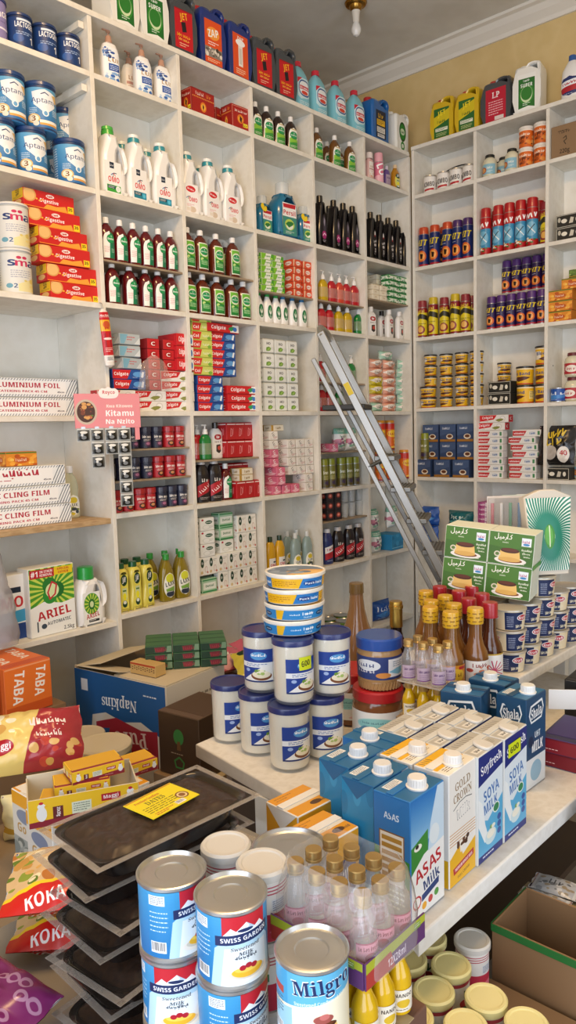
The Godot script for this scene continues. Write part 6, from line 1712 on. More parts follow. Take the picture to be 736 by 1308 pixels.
func long_wall() -> void:
	# --- on top of the shelving ---
	var y := 3.026
	row_a("jc_super", "white jerrycan with a green wavy label on top of the long shelving", "white jerrycans on top of the long shelving", y, .09, [1.878, 1.734])
	row_a("jc_jet", "smoky grey jerrycan with a red label on the long shelving", "grey jerrycans on top of the long shelving", y, .09, [1.588, 1.119, 0.973])
	put("jc_zap", "dark blue jerrycan, white letters and grey picture on its orange label", "", Vector3(-.09, y, 1.430), 90)
	put("jc_zap2", "dark blue jerrycan, white bin pictured on its orange label", "", Vector3(-.09, y, 1.275), 90)
	row_a("screenwash", "pale blue square bottle with a red cap on top of the long shelving", "pale blue bottles on top of the long shelving", y, .09, [0.829, 0.694, 0.540, 0.382])
	put("jc_blue", "bright blue jerrycan with a dark label beside the pale blue bottles", "", Vector3(-.09, y, 0.222), 90)
	put("jc_oval", "white jerrycan with a green oval label on the shelving corner", "", Vector3(-.09, y, 0.022), 90)
	# --- first row ---
	y = 2.816
	put("lilac", "lilac milk powder tin beside the navy tins", "", Vector3(-.07, y, 2.391), 90)
	row_a("lactogen", "small navy blue milk powder tin under the top board", "navy milk powder tins", y, .06, [2.280, 2.203, 2.117])
	row_a("pump_lux_blue", "white pump bottle with blue flowers and a copper pump", "blue flowered pump bottles", y, .045, [1.947, 1.796], 14)
	put("pump_lux_blue", "white pump bottle with blue flowers, set back at the end of its row", "", Vector3(-.055, y, 1.692), 80)
	row_a("pump_lux_pink", "white pump bottle with a pink printed label and a copper pump", "pink pump bottles", y, .13, [1.793, 1.664], 10)
	put("sunbox", "red firelighter box with a fringe of yellow dots", "", Vector3(-.05, y, 1.511), 90)
	put("sunbox", "red firelighter box standing behind two others", "", Vector3(-.13, y, 1.304), 90)
	put("sunbox2", "square red firelighter box with a fine border and a yellow tag", "", Vector3(-.05, y, 1.295), 90)
	row_a("dettol_dark", "dark brown antiseptic bottle with a lime label under the pale blue bottles", "dark antiseptic bottles", y, .05, [1.169, 1.098, 1.019, 0.932])
	row_a("dettol_dark", "dark brown antiseptic bottle in the rear row under the pale blue bottles", "rear dark antiseptic bottles", y, .13, [0.966, 0.889, 0.803])
	row_a("dettol_brown", "golden brown antiseptic bottle with a lime label in the top row", "golden brown antiseptic bottles", y, .05, [0.743, 0.603, 0.481])
	row_a("dettol_brown", "golden brown antiseptic bottle in the rear of the top row", "rear golden brown antiseptic bottles", y, .13, [0.567, 0.424], 15)
	put("pink_lotion", "pale pink lotion bottle beside the pink spray can", "", Vector3(-.05, y, 0.311), 90)
	put("pink_spray", "pink body spray can in the last cubby of the top row", "", Vector3(-.05, y, 0.226), 90)
	put("purple_lotion", "small purple lotion bottle beside the amber oil bottle", "", Vector3(-.07, y, 0.124), 90)
	put("baby_oil", "amber oil bottle with a yellow drop-shaped label", "", Vector3(-.06, y, 0.055), 90)
	# --- second row ---
	y = 2.411
	row_a("aptamil", "blue formula tin with a white shield, bottom of the pile", "bottom row of blue formula tins", y, .07, [2.386, 2.291, 2.101], 14)
	put("aptamil", "blue formula tin pushed back in the bottom row of its pile", "", Vector3(-.21, y, 2.103), 90)
	row_a("aptamil", "blue formula tin with a white shield, standing on top of others", "upper blue formula tins", y + .1622, .075, [2.344, 2.233], 14)
	put("aptamil", "blue formula tin standing on the one pushed back", "", Vector3(-.205, y + .1622, 2.053), 90)
	put("omo_green", "white detergent bottle with a green cap and handle hole", "", Vector3(-.055, y, 1.965), 90)
	row_a("omo_teal", "white detergent bottle with a teal cap and blue print", "teal capped detergent bottles", y, .055, [1.846, 1.715])
	row_a("omo_teal", "white detergent bottle with a teal cap, hidden behind blue printed ones", "rear detergent bottles", y, .14, [1.832, 1.704])
	row_a("omo_red", "white detergent bottle with a teal cap and a red oval print", "red printed detergent bottles", y, .055, [1.584, 1.471, 1.357])
	put("omo_red", "white detergent bottle with teal cap standing behind the red printed row", "", Vector3(-.14, y, 1.431), 90)
	put("persil_big", "large blue laundry gel bottle with a clear cap", "", Vector3(-.06, y, 0.993), 90)
	put("persil_small", "small blue laundry gel bottle with a yellow sticker, beside the upright", "", Vector3(-.07, y, 1.121), 90)
	put("persil_small", "small blue laundry gel bottle with a yellow sticker, beside the black bottles", "", Vector3(-.055, y, 0.852), 90)
	row_a("abaya_purple", "tall black shampoo bottle with a magenta emblem", "black bottles with magenta emblem", y, .05, [0.734, 0.610, 0.526, 0.453], 8)
	put("abaya_purple", "tall black shampoo bottle standing behind the magenta emblem row", "", Vector3(-.13, y, 0.562), 90)
	row_a("abaya_white", "tall black shampoo bottle with white print and dark gold cap", "black bottles with white print", y, .05, [0.308, 0.236, 0.147, 0.071, -0.007], 8)
	# --- third row ---
	y = 2.005
	for k in 2:
		put("sma", "grey formula tin with a yellow leaf corner, in a pile^", "grey formula tins", Vector3(-.065, y + k * .1505, 2.369), 90, 25)
		put("sma", "grey formula tin at the far end of the biscuit shelf", "", Vector3(-.07, y + k * .1505, 2.498), 90, 25) if k == 0 else null
	var bz := [2.160, 2.166, 2.192, 2.195, 2.218, 2.236]
	for k in 6: put("biscuits", "red biscuit box with a yellow corner, in a tall pile^", "red biscuit boxes", Vector3(-.06 - (.012 if k > 3 else 0.0) - .004 * (k % 2), y + k * .0612, bz[k]), 90, 3)
	y = 2.01
	row_a("dettol_red", "dark red antiseptic bottle, front of the lower tier", "lower red antiseptic bottles", y, .045, [1.983, 1.903, 1.827, 1.765, 1.697])
	row_a("dettol_red", "dark red antiseptic bottle, rear of the lower tier", "rear lower red antiseptic bottles", y, .125, [1.863, 1.790, 1.718, 1.657])
	row_a("dettol_red", "dark red antiseptic bottle, front of the upper tier", "upper red antiseptic bottles", 2.1692, .045, [1.980, 1.926, 1.867, 1.811, 1.748, 1.688])
	row_a("dettol_red", "dark red antiseptic bottle, rear of the upper tier", "rear upper red antiseptic bottles", 2.1692, .125, [1.823, 1.761, 1.697, 1.639])
	row_a("dettol_amber", "amber antiseptic bottle with a tall green label, front of lower tier", "lower amber antiseptic bottles", y, .045, [1.609, 1.527, 1.446, 1.357, 1.265])
	row_a("dettol_amber", "amber antiseptic bottle, rear of the lower tier", "rear lower amber antiseptic bottles", y, .125, [1.474, 1.396, 1.310, 1.226])
	row_a("dettol_amber", "amber antiseptic bottle with a tall green label, front of upper tier", "upper amber antiseptic bottles", 2.1892, .045, [1.604, 1.531, 1.442, 1.344])
	row_a("dettol_amber", "amber antiseptic bottle, rear of the upper tier", "rear upper amber antiseptic bottles", 2.1892, .125, [1.487, 1.396, 1.311, 1.233])
	stack_a("soap_green", "green and white boxed soap in two piles", "green boxed soaps", 2.1522, .05, [1.147, 1.074], 6, .0284)
	put("soap_crate", "brown soap carton standing between the soap piles", "", Vector3(-.1, 2.1522, 0.926), 90)
	stack_a("soap_orange", "orange and white boxed soap in two piles", "orange boxed soaps", 2.1522, .06, [0.942, 0.868], 5, .0344)
	row_a("leaf_green", "white cleaner bottle with a green leaf label and green cap", "green capped cleaner bottles", y, .05, [1.164, 1.133, 1.085])
	row_a("leaf_blue", "white cleaner bottle with a green leaf label and blue cap", "blue capped cleaner bottles", y, .05, [1.020, 0.953, 0.885])
	row_a("hand_red", "red hand wash pump bottle on the upper tier", "red hand wash bottles, upper tier", 2.1542, .05, [0.650, 0.514, 0.447], 8)
	put("hand_yellow", "yellow hand wash pump bottle beside red ones on the upper tier", "", Vector3(-.05, 2.1542, 0.719), 90)
	put("hand_orange", "orange hand wash pump bottle between red ones", "", Vector3(-.05, 2.1542, 0.586), 90)
	row_a("hand_red", "red hand wash pump bottle on the lower tier", "red hand wash bottles, lower tier", y, .05, [0.736, 0.674], 8)
	row_a("hand_yellow", "yellow hand wash pump bottle on the lower tier", "yellow hand wash bottles", y, .05, [0.597, 0.525], 8)
	put("hand_green", "green hand wash pump bottle beside the yellow ones", "", Vector3(-.05, y, 0.430), 90)
	stack_a("soapbox_cream", "cream boxed soap piled above the white lotion bottles", "cream boxed soaps", 2.2042, .05, [0.313, 0.241], 3, .0264)
	stack_a("soapbox_cream", "cream boxed soap on the tall rear pile", "rear cream boxed soaps", 2.2042, .125, [0.173], 6, .0264)
	stack_a("soapbox_green", "green boxed soap in piles above the white lotion bottles", "green box soaps", 2.2042, .05, [0.136, 0.036], 5, .0304)
	row_a("lotion", "white lotion bottle with a red emblem under the boxed soaps", "white lotion bottles", y, .05, [0.318, 0.148, 0.048], 12)
	put("lotion_black", "white lotion bottle with a black cap", "", Vector3(-.1, y, 0.145), 90)
	# --- fourth row ---
	y = 1.61
	var fz := [2.286, 2.283]
	for k in 2: put("foil", "long white carton of kitchen foil with red print, hatched ends^", "long foil cartons", Vector3(-.25, 1.5982 + k * .0715, fz[k]), 90, 1)
	var ty := y
	for k in 4: put("colgate_white", "white and red toothpaste box piled against the upright^", "white toothpaste boxes, pile by the upright", Vector3(-.05, y + k * .0405, 1.698), 90, 2)
	for k in 2: put("colgate_white", "white and red toothpaste box under the clear bag^", "white toothpaste boxes under the bag", Vector3(-.05, y + k * .0405, 1.851), 90, 5)
	for k in 2: put("colgate_blue", "red toothpaste box showing its end, behind the pink sign^", "toothpaste boxes behind the sign", Vector3(-.05, y + .085 + k * .038, 1.938), 90, 5)
	for k in 2: put("colgate_white", "white toothpaste box at the bottom, behind the pink sign^", "bottom toothpaste boxes behind the sign", Vector3(-.05, y + k * .0405, 2.000), 90, 3)
	for k in 5: put("colgate_red_end", "dark red toothpaste bundle with a white letter on its end^", "dark red toothpaste bundles", Vector3(-.09, y + .084 + k * .0405, 1.816), 90, 2)
	for k in 5: put("colgate_red_end", "plain dark red toothpaste bundle beside the bright red ones^", "plain dark red toothpaste bundles", Vector3(-.1, y + .086 + k * .0405, 1.732), 90, 2)
	for k in 3: put("colgate_dozen", "bright red wrapped toothpaste bundle beside the upright^", "bright red toothpaste bundles", Vector3(-.08, y + .1645 + k * .0505, 1.656), 90, 2)
	for k in 3: put("silverpack", "silver and blue crumpled packet behind the hanging tube^", "silver packets", Vector3(-.09, y + .1625 + k * .046, 1.924), 90, 6)
	bag_a(1.831, 1.61)
	for k in 7:
		put("colgate_lime", "lime green and red toothpaste box in a tall pile", "lime toothpaste boxes", Vector3(-.05, y + .152 + k * .0362, 1.556), 90, 2)
	for k in 4: put("colgate_blue", "red and blue toothpaste box at the foot of the tall pile^", "red and blue toothpaste boxes, foot of the pile", Vector3(-.05, y + k * .0375, 1.521), 90, 3)
	for k in 5: put("colgate_blue", "red and blue toothpaste box beside the lime pile^", "red and blue toothpaste boxes, upper pile", Vector3(-.06, y + .152 + k * .0375, 1.429), 90, 2)
	for k in 2: put("colgate", "long red toothpaste box on top of the pile^", "long red toothpaste boxes on top", Vector3(-.05, y + .152 + .1875 + k * .0375 - .002, 1.433), 90, 2) if k == 0 else null
	for k in 3: put("colgate", "long red toothpaste box in a clear wrapped pile^", "wrapped red toothpaste boxes", Vector3(-.05, y + k * .0375, 1.328), 90, 3)
	var hz := [1.150, 1.069, 0.986]
	for z in hz:
		for k in 5: put("hc", "white soap packet with a green leaf, %s column from the corner^" % ORD[2 - hz.find(z)], "white leaf soap packets", Vector3(-.05, y + k * .0665, z), 90, 3)
	put("hand_green", "green pump bottle standing behind the ladder's upper end", "", Vector3(-.07, 1.7542, 0.473), 90)
	row_a("hand_red", "red pump bottle beside the ladder rail on a half shelf", "red pump bottles behind the ladder", 1.7542, .07, [0.727])
	row_a("hand_red", "red pump bottle on the shelf below, behind the ladder", "lower red pump bottles behind the ladder", y, .06, [0.731, 0.675])
	put("hand_green", "green pump bottle low behind the ladder, beside red ones", "", Vector3(-.06, y, 0.591), 90)
	for k in 6:
		put("wipes_pink", "pink wet wipe packet in the pastel pile", "pink wet wipe packets", Vector3(-.06, y + k * .047, 0.151), 90, 8)
		put("wipes_mint", "mint wet wipe packet beside the corner upright", "mint wet wipe packets", Vector3(-.08, y + k * .049, -0.021), 90, 8)
		put("wipes_yellow" if k in [2, 3] else ("wipes_mint" if k == 0 else "wipes_pink"), ["mint wet wipe packet at the foot of the pastel pile", "pink wet wipe packet above the mint one", "yellow wet wipe packet in the pastel pile", "yellow wet wipe packet in the pastel pile", "pink wet wipe packet above the yellow ones", "topmost pink wet wipe packet by the upright"][k], "yellow wet wipe packets" if k in [2, 3] else "", Vector3(-.06, y + k * .047, 0.271), 90, 8)
	put("wipes_mint", "green wet wipe packet lying on top of the pink pile", "", Vector3(-.06, y + .283, 0.174), 90, 4)
	# --- fifth row ---
	y = 1.221
	for k in 2: put("cling", "long white carton of cling film with red print^", "long cling film cartons", Vector3(-.1, 1.2055 + k * .0715, 2.432), 90, .5)
	put("cling_arabic", "long white carton with red Arabic print on the cling film cartons", "", Vector3(-.105, 1.2055 + .143, 2.447), 90, .5)
	put("tea_orange", "flat yellow box lying on top of the cling film cartons", "", Vector3(-.12, 1.2055 + .2145, 2.379), 90, 1)
	put("washup_clear", "clear dish soap bottle with a lemon label beside the cling film", "", Vector3(-.17, 1.2055, 2.136), 90)
	jars()
	put("hand_green", "green pump bottle on a half shelf beside red soap packets", "", Vector3(-.05, 1.4042, 1.540), 90)
	put("lotion_black", "white bottle with dark cap behind the green pump bottle", "", Vector3(-.09, 1.4042, 1.444), 90)
	put("hand_red", "dark red pump bottle beside the upright and green pump bottle", "", Vector3(-.08, 1.4042, 1.559), 90)
	row_a("bleach", "black bottle under the half shelf with the green pump bottle", "black bottles under a half shelf", y, .05, [1.568, 1.499])
	put("dettol_red", "dark red bottle between black bottles and red soap packets", "", Vector3(-.05, y, 1.429), 90)
	for c in 3:
		for k in 2: put("protex", "red soap packet in the upper block", "red soap packets, upper block", Vector3(-.08, 1.4042 + k * .0785, [1.382, 1.328, 1.273][c]), 90, 2)
		put("protex", "red soap packet at the front foot of the pile", "red soap packets, front foot", Vector3(-.045, y, [1.366, 1.311, 1.255][c]), 90, 2)
		put("protex", "red soap packet behind the cream soap boxes", "red soap packets, rear", Vector3(-.115, y + .0785, [1.367, 1.313, 1.257][c]), 90, 2)
		put("protex", "red soap packet in the hidden foot of the block", "red soap packets, rear foot", Vector3(-.115, y, [1.367, 1.313, 1.257][c]), 90, 2)
	for k in 2: put("soapcream", "cream soap box with a gold end on the red packets^", "cream soap boxes on red packets", Vector3(-.045, y + .0785 + k * .0285, 1.333), 90, 3)
	for c in 3:
		for k in 3: put("luxwhite", "white soap packet in the wrapped block by the upright", "white soap packets", Vector3(-.07, y + .128 + k * .0425, [1.010, 0.941, 0.877][c]), 90, 2)
		put("luxpink", "pink soap packet at the foot of the pile", "pink soap packets at the foot", Vector3(-.055, y, [1.135, 1.069, 1.002][c]), 90, 2)
		put("luxwhite", "white soap packet beneath the wrapped block", "white soap packets, lower", Vector3(-.07, y + .0855, [1.002, 0.939, 0.874][c]), 90, 2)
	for k in 3: put("luxwhite", "white soap packet standing at the side of the foot^", "white soap packets at the side", Vector3(-.055, y + k * .0425, 0.903), 90, 3) if k < 2 else null
	for k in 2:
		put("luxpink", "deep pink soap packet on the front pink packets", "deep pink soap packets", Vector3(-.05, y + .0425 + k * .0425, 1.107), 90, 6)
		put("luxwhite", "white soap packet above the pink ones by the upright", "white soap packets over pink", Vector3(-.07, y + .2125 + k * .0425, 1.130), 90, 3)
		put("luxpink", "pink soap packet in the pile by the upright", "pink soap packets by the upright", Vector3(-.07, y + .1275 + k * .0425, 1.130), 90, 3)
	put("soapcream", "yellow box on top of the pink and white soap pile", "", Vector3(-.07, y + .298, 1.091), 90, 2)
	row_a("deo", "olive deodorant can with a lime cap on the shelf by the ladder", "olive deodorant cans", y, .05, [0.744, 0.687, 0.602, 0.542, 0.481])
	for k in 2: put("bluepack" if k == 1 else "luxpink", ["red packet in a net bag above the deodorant cans", ""][k], "", Vector3(-.06, 1.4042, 0.688), 90, 8) if k == 0 else null
	row_a("whitecare", "white packet above the deodorant cans, behind the ladder", "white packets above the deodorant cans", 1.4042, .09, [0.559, 0.464])
	row_a("crisps", "orange crisps tube behind the ladder, lower layer", "orange crisps tubes, lower", y, .06, [0.236, 0.144])
	row_a("crisps", "orange crisps tube behind the ladder, upper layer", "orange crisps tubes, upper", y + .1702, .06, [0.236, 0.144])
	put("crisps", "orange crisps tube standing alone by the corner upright", "", Vector3(-.05, y, 0.008), 90, 3)
	# --- sixth row ---
	y = .829
	put("omobox", "white washing powder box with red letters, half out of view", "", Vector3(-.1, .8072, 2.486), 90, 1)
	put("ariel", "green and white washing powder box with sun rays", "", Vector3(-.07, .8072, 2.319), 90, 1)
	put("ariel_bottle", "white detergent bottle with a big green cap", "", Vector3(-.06, .8072, 2.159), 90, 2)
	row_a("jif", "yellow cream cleaner bottle with a dark green cap, front row", "yellow cleaner bottles", y, .045, [2.017, 1.973, 1.919], 5)
	row_a("jif", "yellow cream cleaner bottle in the rear row", "rear yellow cleaner bottles", y, .12, [1.937, 1.882], 5)
	row_a("luxdish", "olive dish soap bottle with a green cap, front row", "olive dish soap bottles", y, .05, [1.782, 1.689], 4)
	row_a("luxdish", "olive dish soap bottle with a green cap, rear row", "rear olive dish soap bottles", y, .125, [1.785, 1.718, 1.657, 1.595], 4)
	soaps()
	row_a("dish_yellow", "yellow dish soap bottle with a dark cap", "yellow dish soap bottles", y, .05, [1.156, 1.090])
	row_a("dish_grey", "grey green dish soap bottle with a pale cap, front row", "grey dish soap bottles", y, .05, [0.976, 0.888])
	row_a("dish_grey", "grey green dish soap bottle in the rear row", "rear grey dish soap bottles", y, .13, [0.910, 0.838])
	row_a("bleach", "black bleach bottle with a diagonal red band", "black bleach bottles", y, .05, [0.641, 0.547, 0.443], 10)
	put("bleach_blue", "navy bleach bottle with red and white bands", "", Vector3(-.05, y, 0.732), 90, 10)
	for c in 2:
		for k in 3: put("cocoa", "small black box with a red dot, above the bleach bottles", "small black boxes", Vector3(-.05, 1.0542 + k * .0505, [0.725, 0.660][c]), 90, 2)
	cups()
	put("tissue_blue", "blue tissue box at the foot of the ladder cubby", "", Vector3(-.07, y, 0.146), 90, 3)
	for k in 2: row_a("whitecare", ["white and green packet at the bottom, behind the ladder", "white and green packet on top of others, behind the ladder"][k], ["white green packets, bottom", "white green packets, top"][k], y + k * .125, .06, [0.298] if k == 0 else [0.320, 0.137])
	
	# --- bottom row ---
	row_a("leaf_blue", "small white bottle with a blue cap in the bottom cubby", "small blue capped bottles", .4302, .06, [1.942, 1.887])
	row_a("green_tin", "green tin in the bottom cubby beyond the cheese tubs", "green tins in the bottom cubby", .4302, .05, [0.707, 0.600])
	row_a("yellow_tin", "yellow tin in the bottom cubby, beside the green tins", "yellow tins in the bottom cubby", .4302, .13, [0.635, 0.526])
	row_a("bluepack", "blue packet in the bottom cubby near the ladder foot", "blue packets in the bottom cubby", .4302, .08, [0.227])
	hangers()

func jars() -> void:   # three tiers of hair jelly jars in one cubby
	var tiers := [[1.221, [1.994, 1.953, 1.915, 1.873, 1.806, 1.740, 1.673], "rrrrbbb"], [1.3442, [1.939, 1.893, 1.846, 1.779, 1.721, 1.666], "bbbrrr"], [1.4642, [1.928, 1.882, 1.836, 1.788, 1.731, 1.673], "bbbbrr"]]
	var tn := ["bottom", "middle", "top"]
	for t in 3:
		var q: Array = tiers[t]
		spread("jar_red", q[1], DZ)
		for i in q[1].size():
			var red: bool = q[2][i] == "r"
			put("jar_red" if red else "jar_blue", "%s jelly jar on the %s tier" % ["red" if red else "dark blue", tn[t]], "%s jelly jars, %s tier" % ["red" if red else "dark blue", tn[t]], Vector3(-.045 - .004 * (i % 2), q[0], q[1][i]), 90, 6)

func soaps() -> void:   # block of boxed soaps under the red packets
	var y := .829
	for c in 6:
		var z: float = [1.597, 1.546, 1.486, 1.423, 1.364, 1.304][c]
		for k in 2:
			if c < 2 and k == 0: continue
			put("dettolsoap2", "upright white soap box in the lower two layers", "upright white soap boxes", Vector3(-.05, y + k * .0785, z), 90, 2)
	put("dettolgreen", "green wrapped soap pack at the foot of the block", "", Vector3(-.05, y, 1.569), 90, 2)
	for k in 3:
		put("dettolsoap", "flat white soap box in the left upper pile", "flat white soap boxes, left pile", Vector3(-.05, y + .1575 + k * .0565, 1.570), 90, 2)
		put("dettolgreen" if k > 0 else "dettolsoap", ["flat white soap box under the green ones", "green soap box in the middle of the block", "green soap box in the middle of the block"][k], "green soap boxes in the block" if k > 0 else "", Vector3(-.07, y + .1575 + k * .0565 + (.003 if k == 2 else 0.0), 1.440), 90, 2)
	for c in 2:
		for k in 2: put("dettolsoap2", "upright white soap box in the upper right pile", "upright white soap boxes, upper pile", Vector3(-.06, y + .1575 + k * .0785, [1.352, 1.292][c]), 90, 2)

func cups() -> void:   # upturned drinking glasses in a clear pack
	var y := 1.0542
	for c in 3:
		for k in 2:
			var o := thing("drinking_glass", "clear drinking glass in the pack above the bleach bottles", "glass", Vector3(-.06, y + k * .08, [0.568, 0.507, 0.437][c]), 0, "drinking glasses")
			var b := MB.new()
			b.lathe(prof([0, .003, .018, .003, .022, .075, .0235, .075, .02, 0, 0, 0]), 16)
			part(o, "tumbler", b.mesh(film("dfe4e4", .3, .08)))

func bag_a(z: float, y: float) -> void:   # clear bag slumped over the toothpaste
	var o := thing("clear_plastic_bag", "crumpled clear plastic bag slumped over toothpaste boxes", "plastic bag", Vector3(-.02, y + .0815, z))
	var nz := FastNoiseLite.new()
	nz.seed = 4
	nz.frequency = 14.0
	var b := MB.new()
	var rows := []
	for i in 15:
		var row := PackedVector3Array()
		for j in 19:
			var u := j / 18.0
			var v := i / 14.0
			row.append(Vector3(.014 + .018 * sin(PI * u) * sin(PI * v) + .008 * nz.get_noise_2d(u, v), v * .13 * (.75 + .3 * sin(PI * u)), (.5 - u) * .17 * (1 - .25 * v)))
		rows.append(row)
	b.grid(rows, false, Rect2(0, 0, 1, 1))
	part(o, "film", b.mesh(film("eae4dc", .22, .1)))

func hangers() -> void:
	# sweet tube in a printed sleeve hung on the upright
	var o := thing("snack_sleeve", "red and yellow printed sleeve hanging on the upright above the pink sign", "packet", Vector3(0.018, 1.881, 2.066), 90)
	var c: Dictionary = cell("tube_pack")
	var b := MB.new()
	var p := prof([.004, -.112, .019, -.105, .021, -.09, .021, .07, .018, .088, .006, .1])
	b.lathe(p, 20, 1, .55)
	part(o, "sleeve", b.mesh(gloss("e6e1da", .3)))
	part(o, "print", band(p, -.104, .088, -88, 88, "tube_pack", "rect", 1, .55, 2, .0006, .25))
	var hk := MB.new()
	hk.tube([Vector3(0, .095, 0), Vector3(.0, .112, 0), Vector3(.004, .12, -.008), Vector3(0, .124, -.016)], .0018, 6)
	part(o, "hook", hk.mesh(mat("b9bcc0", .3, .9)))
	o.rotation.z = deg_to_rad(5)
	# pink card with strips of sachets below
	var at := Vector3(0.050, 1.608, 2.098)
	var s := thing("advert_card", "pink card with white lettering and a bowl of stew, hung on the upright", "sign", at, 72)
	var cc := printed(Vector3(.245, .125, .003), {"f": "royco"}, mat("d98389", .5), .0008)
	part(s, "card", cc, Vector3(0, -.062, 0))
	var lg := MB.new()
	lg.slab(smooth(pts([-.034, -.012, -.02, -.02, .02, -.02, .034, -.012, .038, .004, .026, .016, .012, .016, 0, .022, -.012, .016, -.026, .016, -.038, .004]), 3), PackedVector2Array(), .003, .0006)
	var lb := part(s, "logo_board", lg.mesh(mat("f2ece8", .5)), Vector3(.005, .066, .001))
	part(lb, "logo", flat("royco_logo", .052, .024, .0022))
	for q in [[-.108, .03], [.108, .045]]:
		var l := MB.new()
		l.box(Vector3(q[0], -.062 - q[1] / 2, 0), Vector3(.018, q[1], .003), .0006)
		part(s, "card_leg", l.mesh(mat("e58f95", .5)))
	# four strips of square foil sachets
	var cols := [[-.095, 1], [-.045, 3], [.008, 2], [.055, 6]]
	for k in 4:
		var q: Array = cols[k]
		var st := thing("sachet_strip", ["short strip of one silver sachet below the pink card", "strip of three silver sachets below the pink card", "strip of two silver sachets below the pink card", "long strip of six silver sachets below the pink card"][k], "sachets", at + Vector3(0, -.061, 0) + Vector3(sin(deg_to_rad(72)), 0, cos(deg_to_rad(72))) * .0005 + Vector3(cos(deg_to_rad(72)), 0, -sin(deg_to_rad(72))) * float(q[0]), 72, "sachet strips below the card")
		var cl2 := MB.new()
		cl2.box(Vector3(0, .001, .0015), Vector3(.016, .01, .006), .0006)
		part(st, "clip", cl2.mesh(mat("c9ccce", .3, .7)))
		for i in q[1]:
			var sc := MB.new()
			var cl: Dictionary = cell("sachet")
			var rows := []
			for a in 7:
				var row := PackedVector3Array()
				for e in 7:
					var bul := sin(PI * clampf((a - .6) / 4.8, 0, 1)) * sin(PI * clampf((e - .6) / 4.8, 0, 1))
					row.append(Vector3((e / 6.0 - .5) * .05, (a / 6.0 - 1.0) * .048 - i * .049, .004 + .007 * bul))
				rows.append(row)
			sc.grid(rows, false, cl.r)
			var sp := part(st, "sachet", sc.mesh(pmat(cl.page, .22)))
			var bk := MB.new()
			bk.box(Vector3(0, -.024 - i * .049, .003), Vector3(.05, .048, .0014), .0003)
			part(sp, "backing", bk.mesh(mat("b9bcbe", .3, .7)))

func pile(label: String, c: int, cols: int, k: int) -> String:
	if label.split(" ").size() > 11: return label
	return "%s, %s%s up" % [label, "" if cols < 2 else ORD[c] + " pile, ", ORD[k]]

func stack_b(key: String, label: String, group: String, y: float, d: float, xs: Array, n: int, dy: float, jit := 3.0) -> void:
	for x in xs:
		for k in n: put(key, pile(label, xs.find(x), xs.size(), k), group, Vector3(x + rng.randf_range(-.002, .002), y + k * dy, -d), 0, jit)

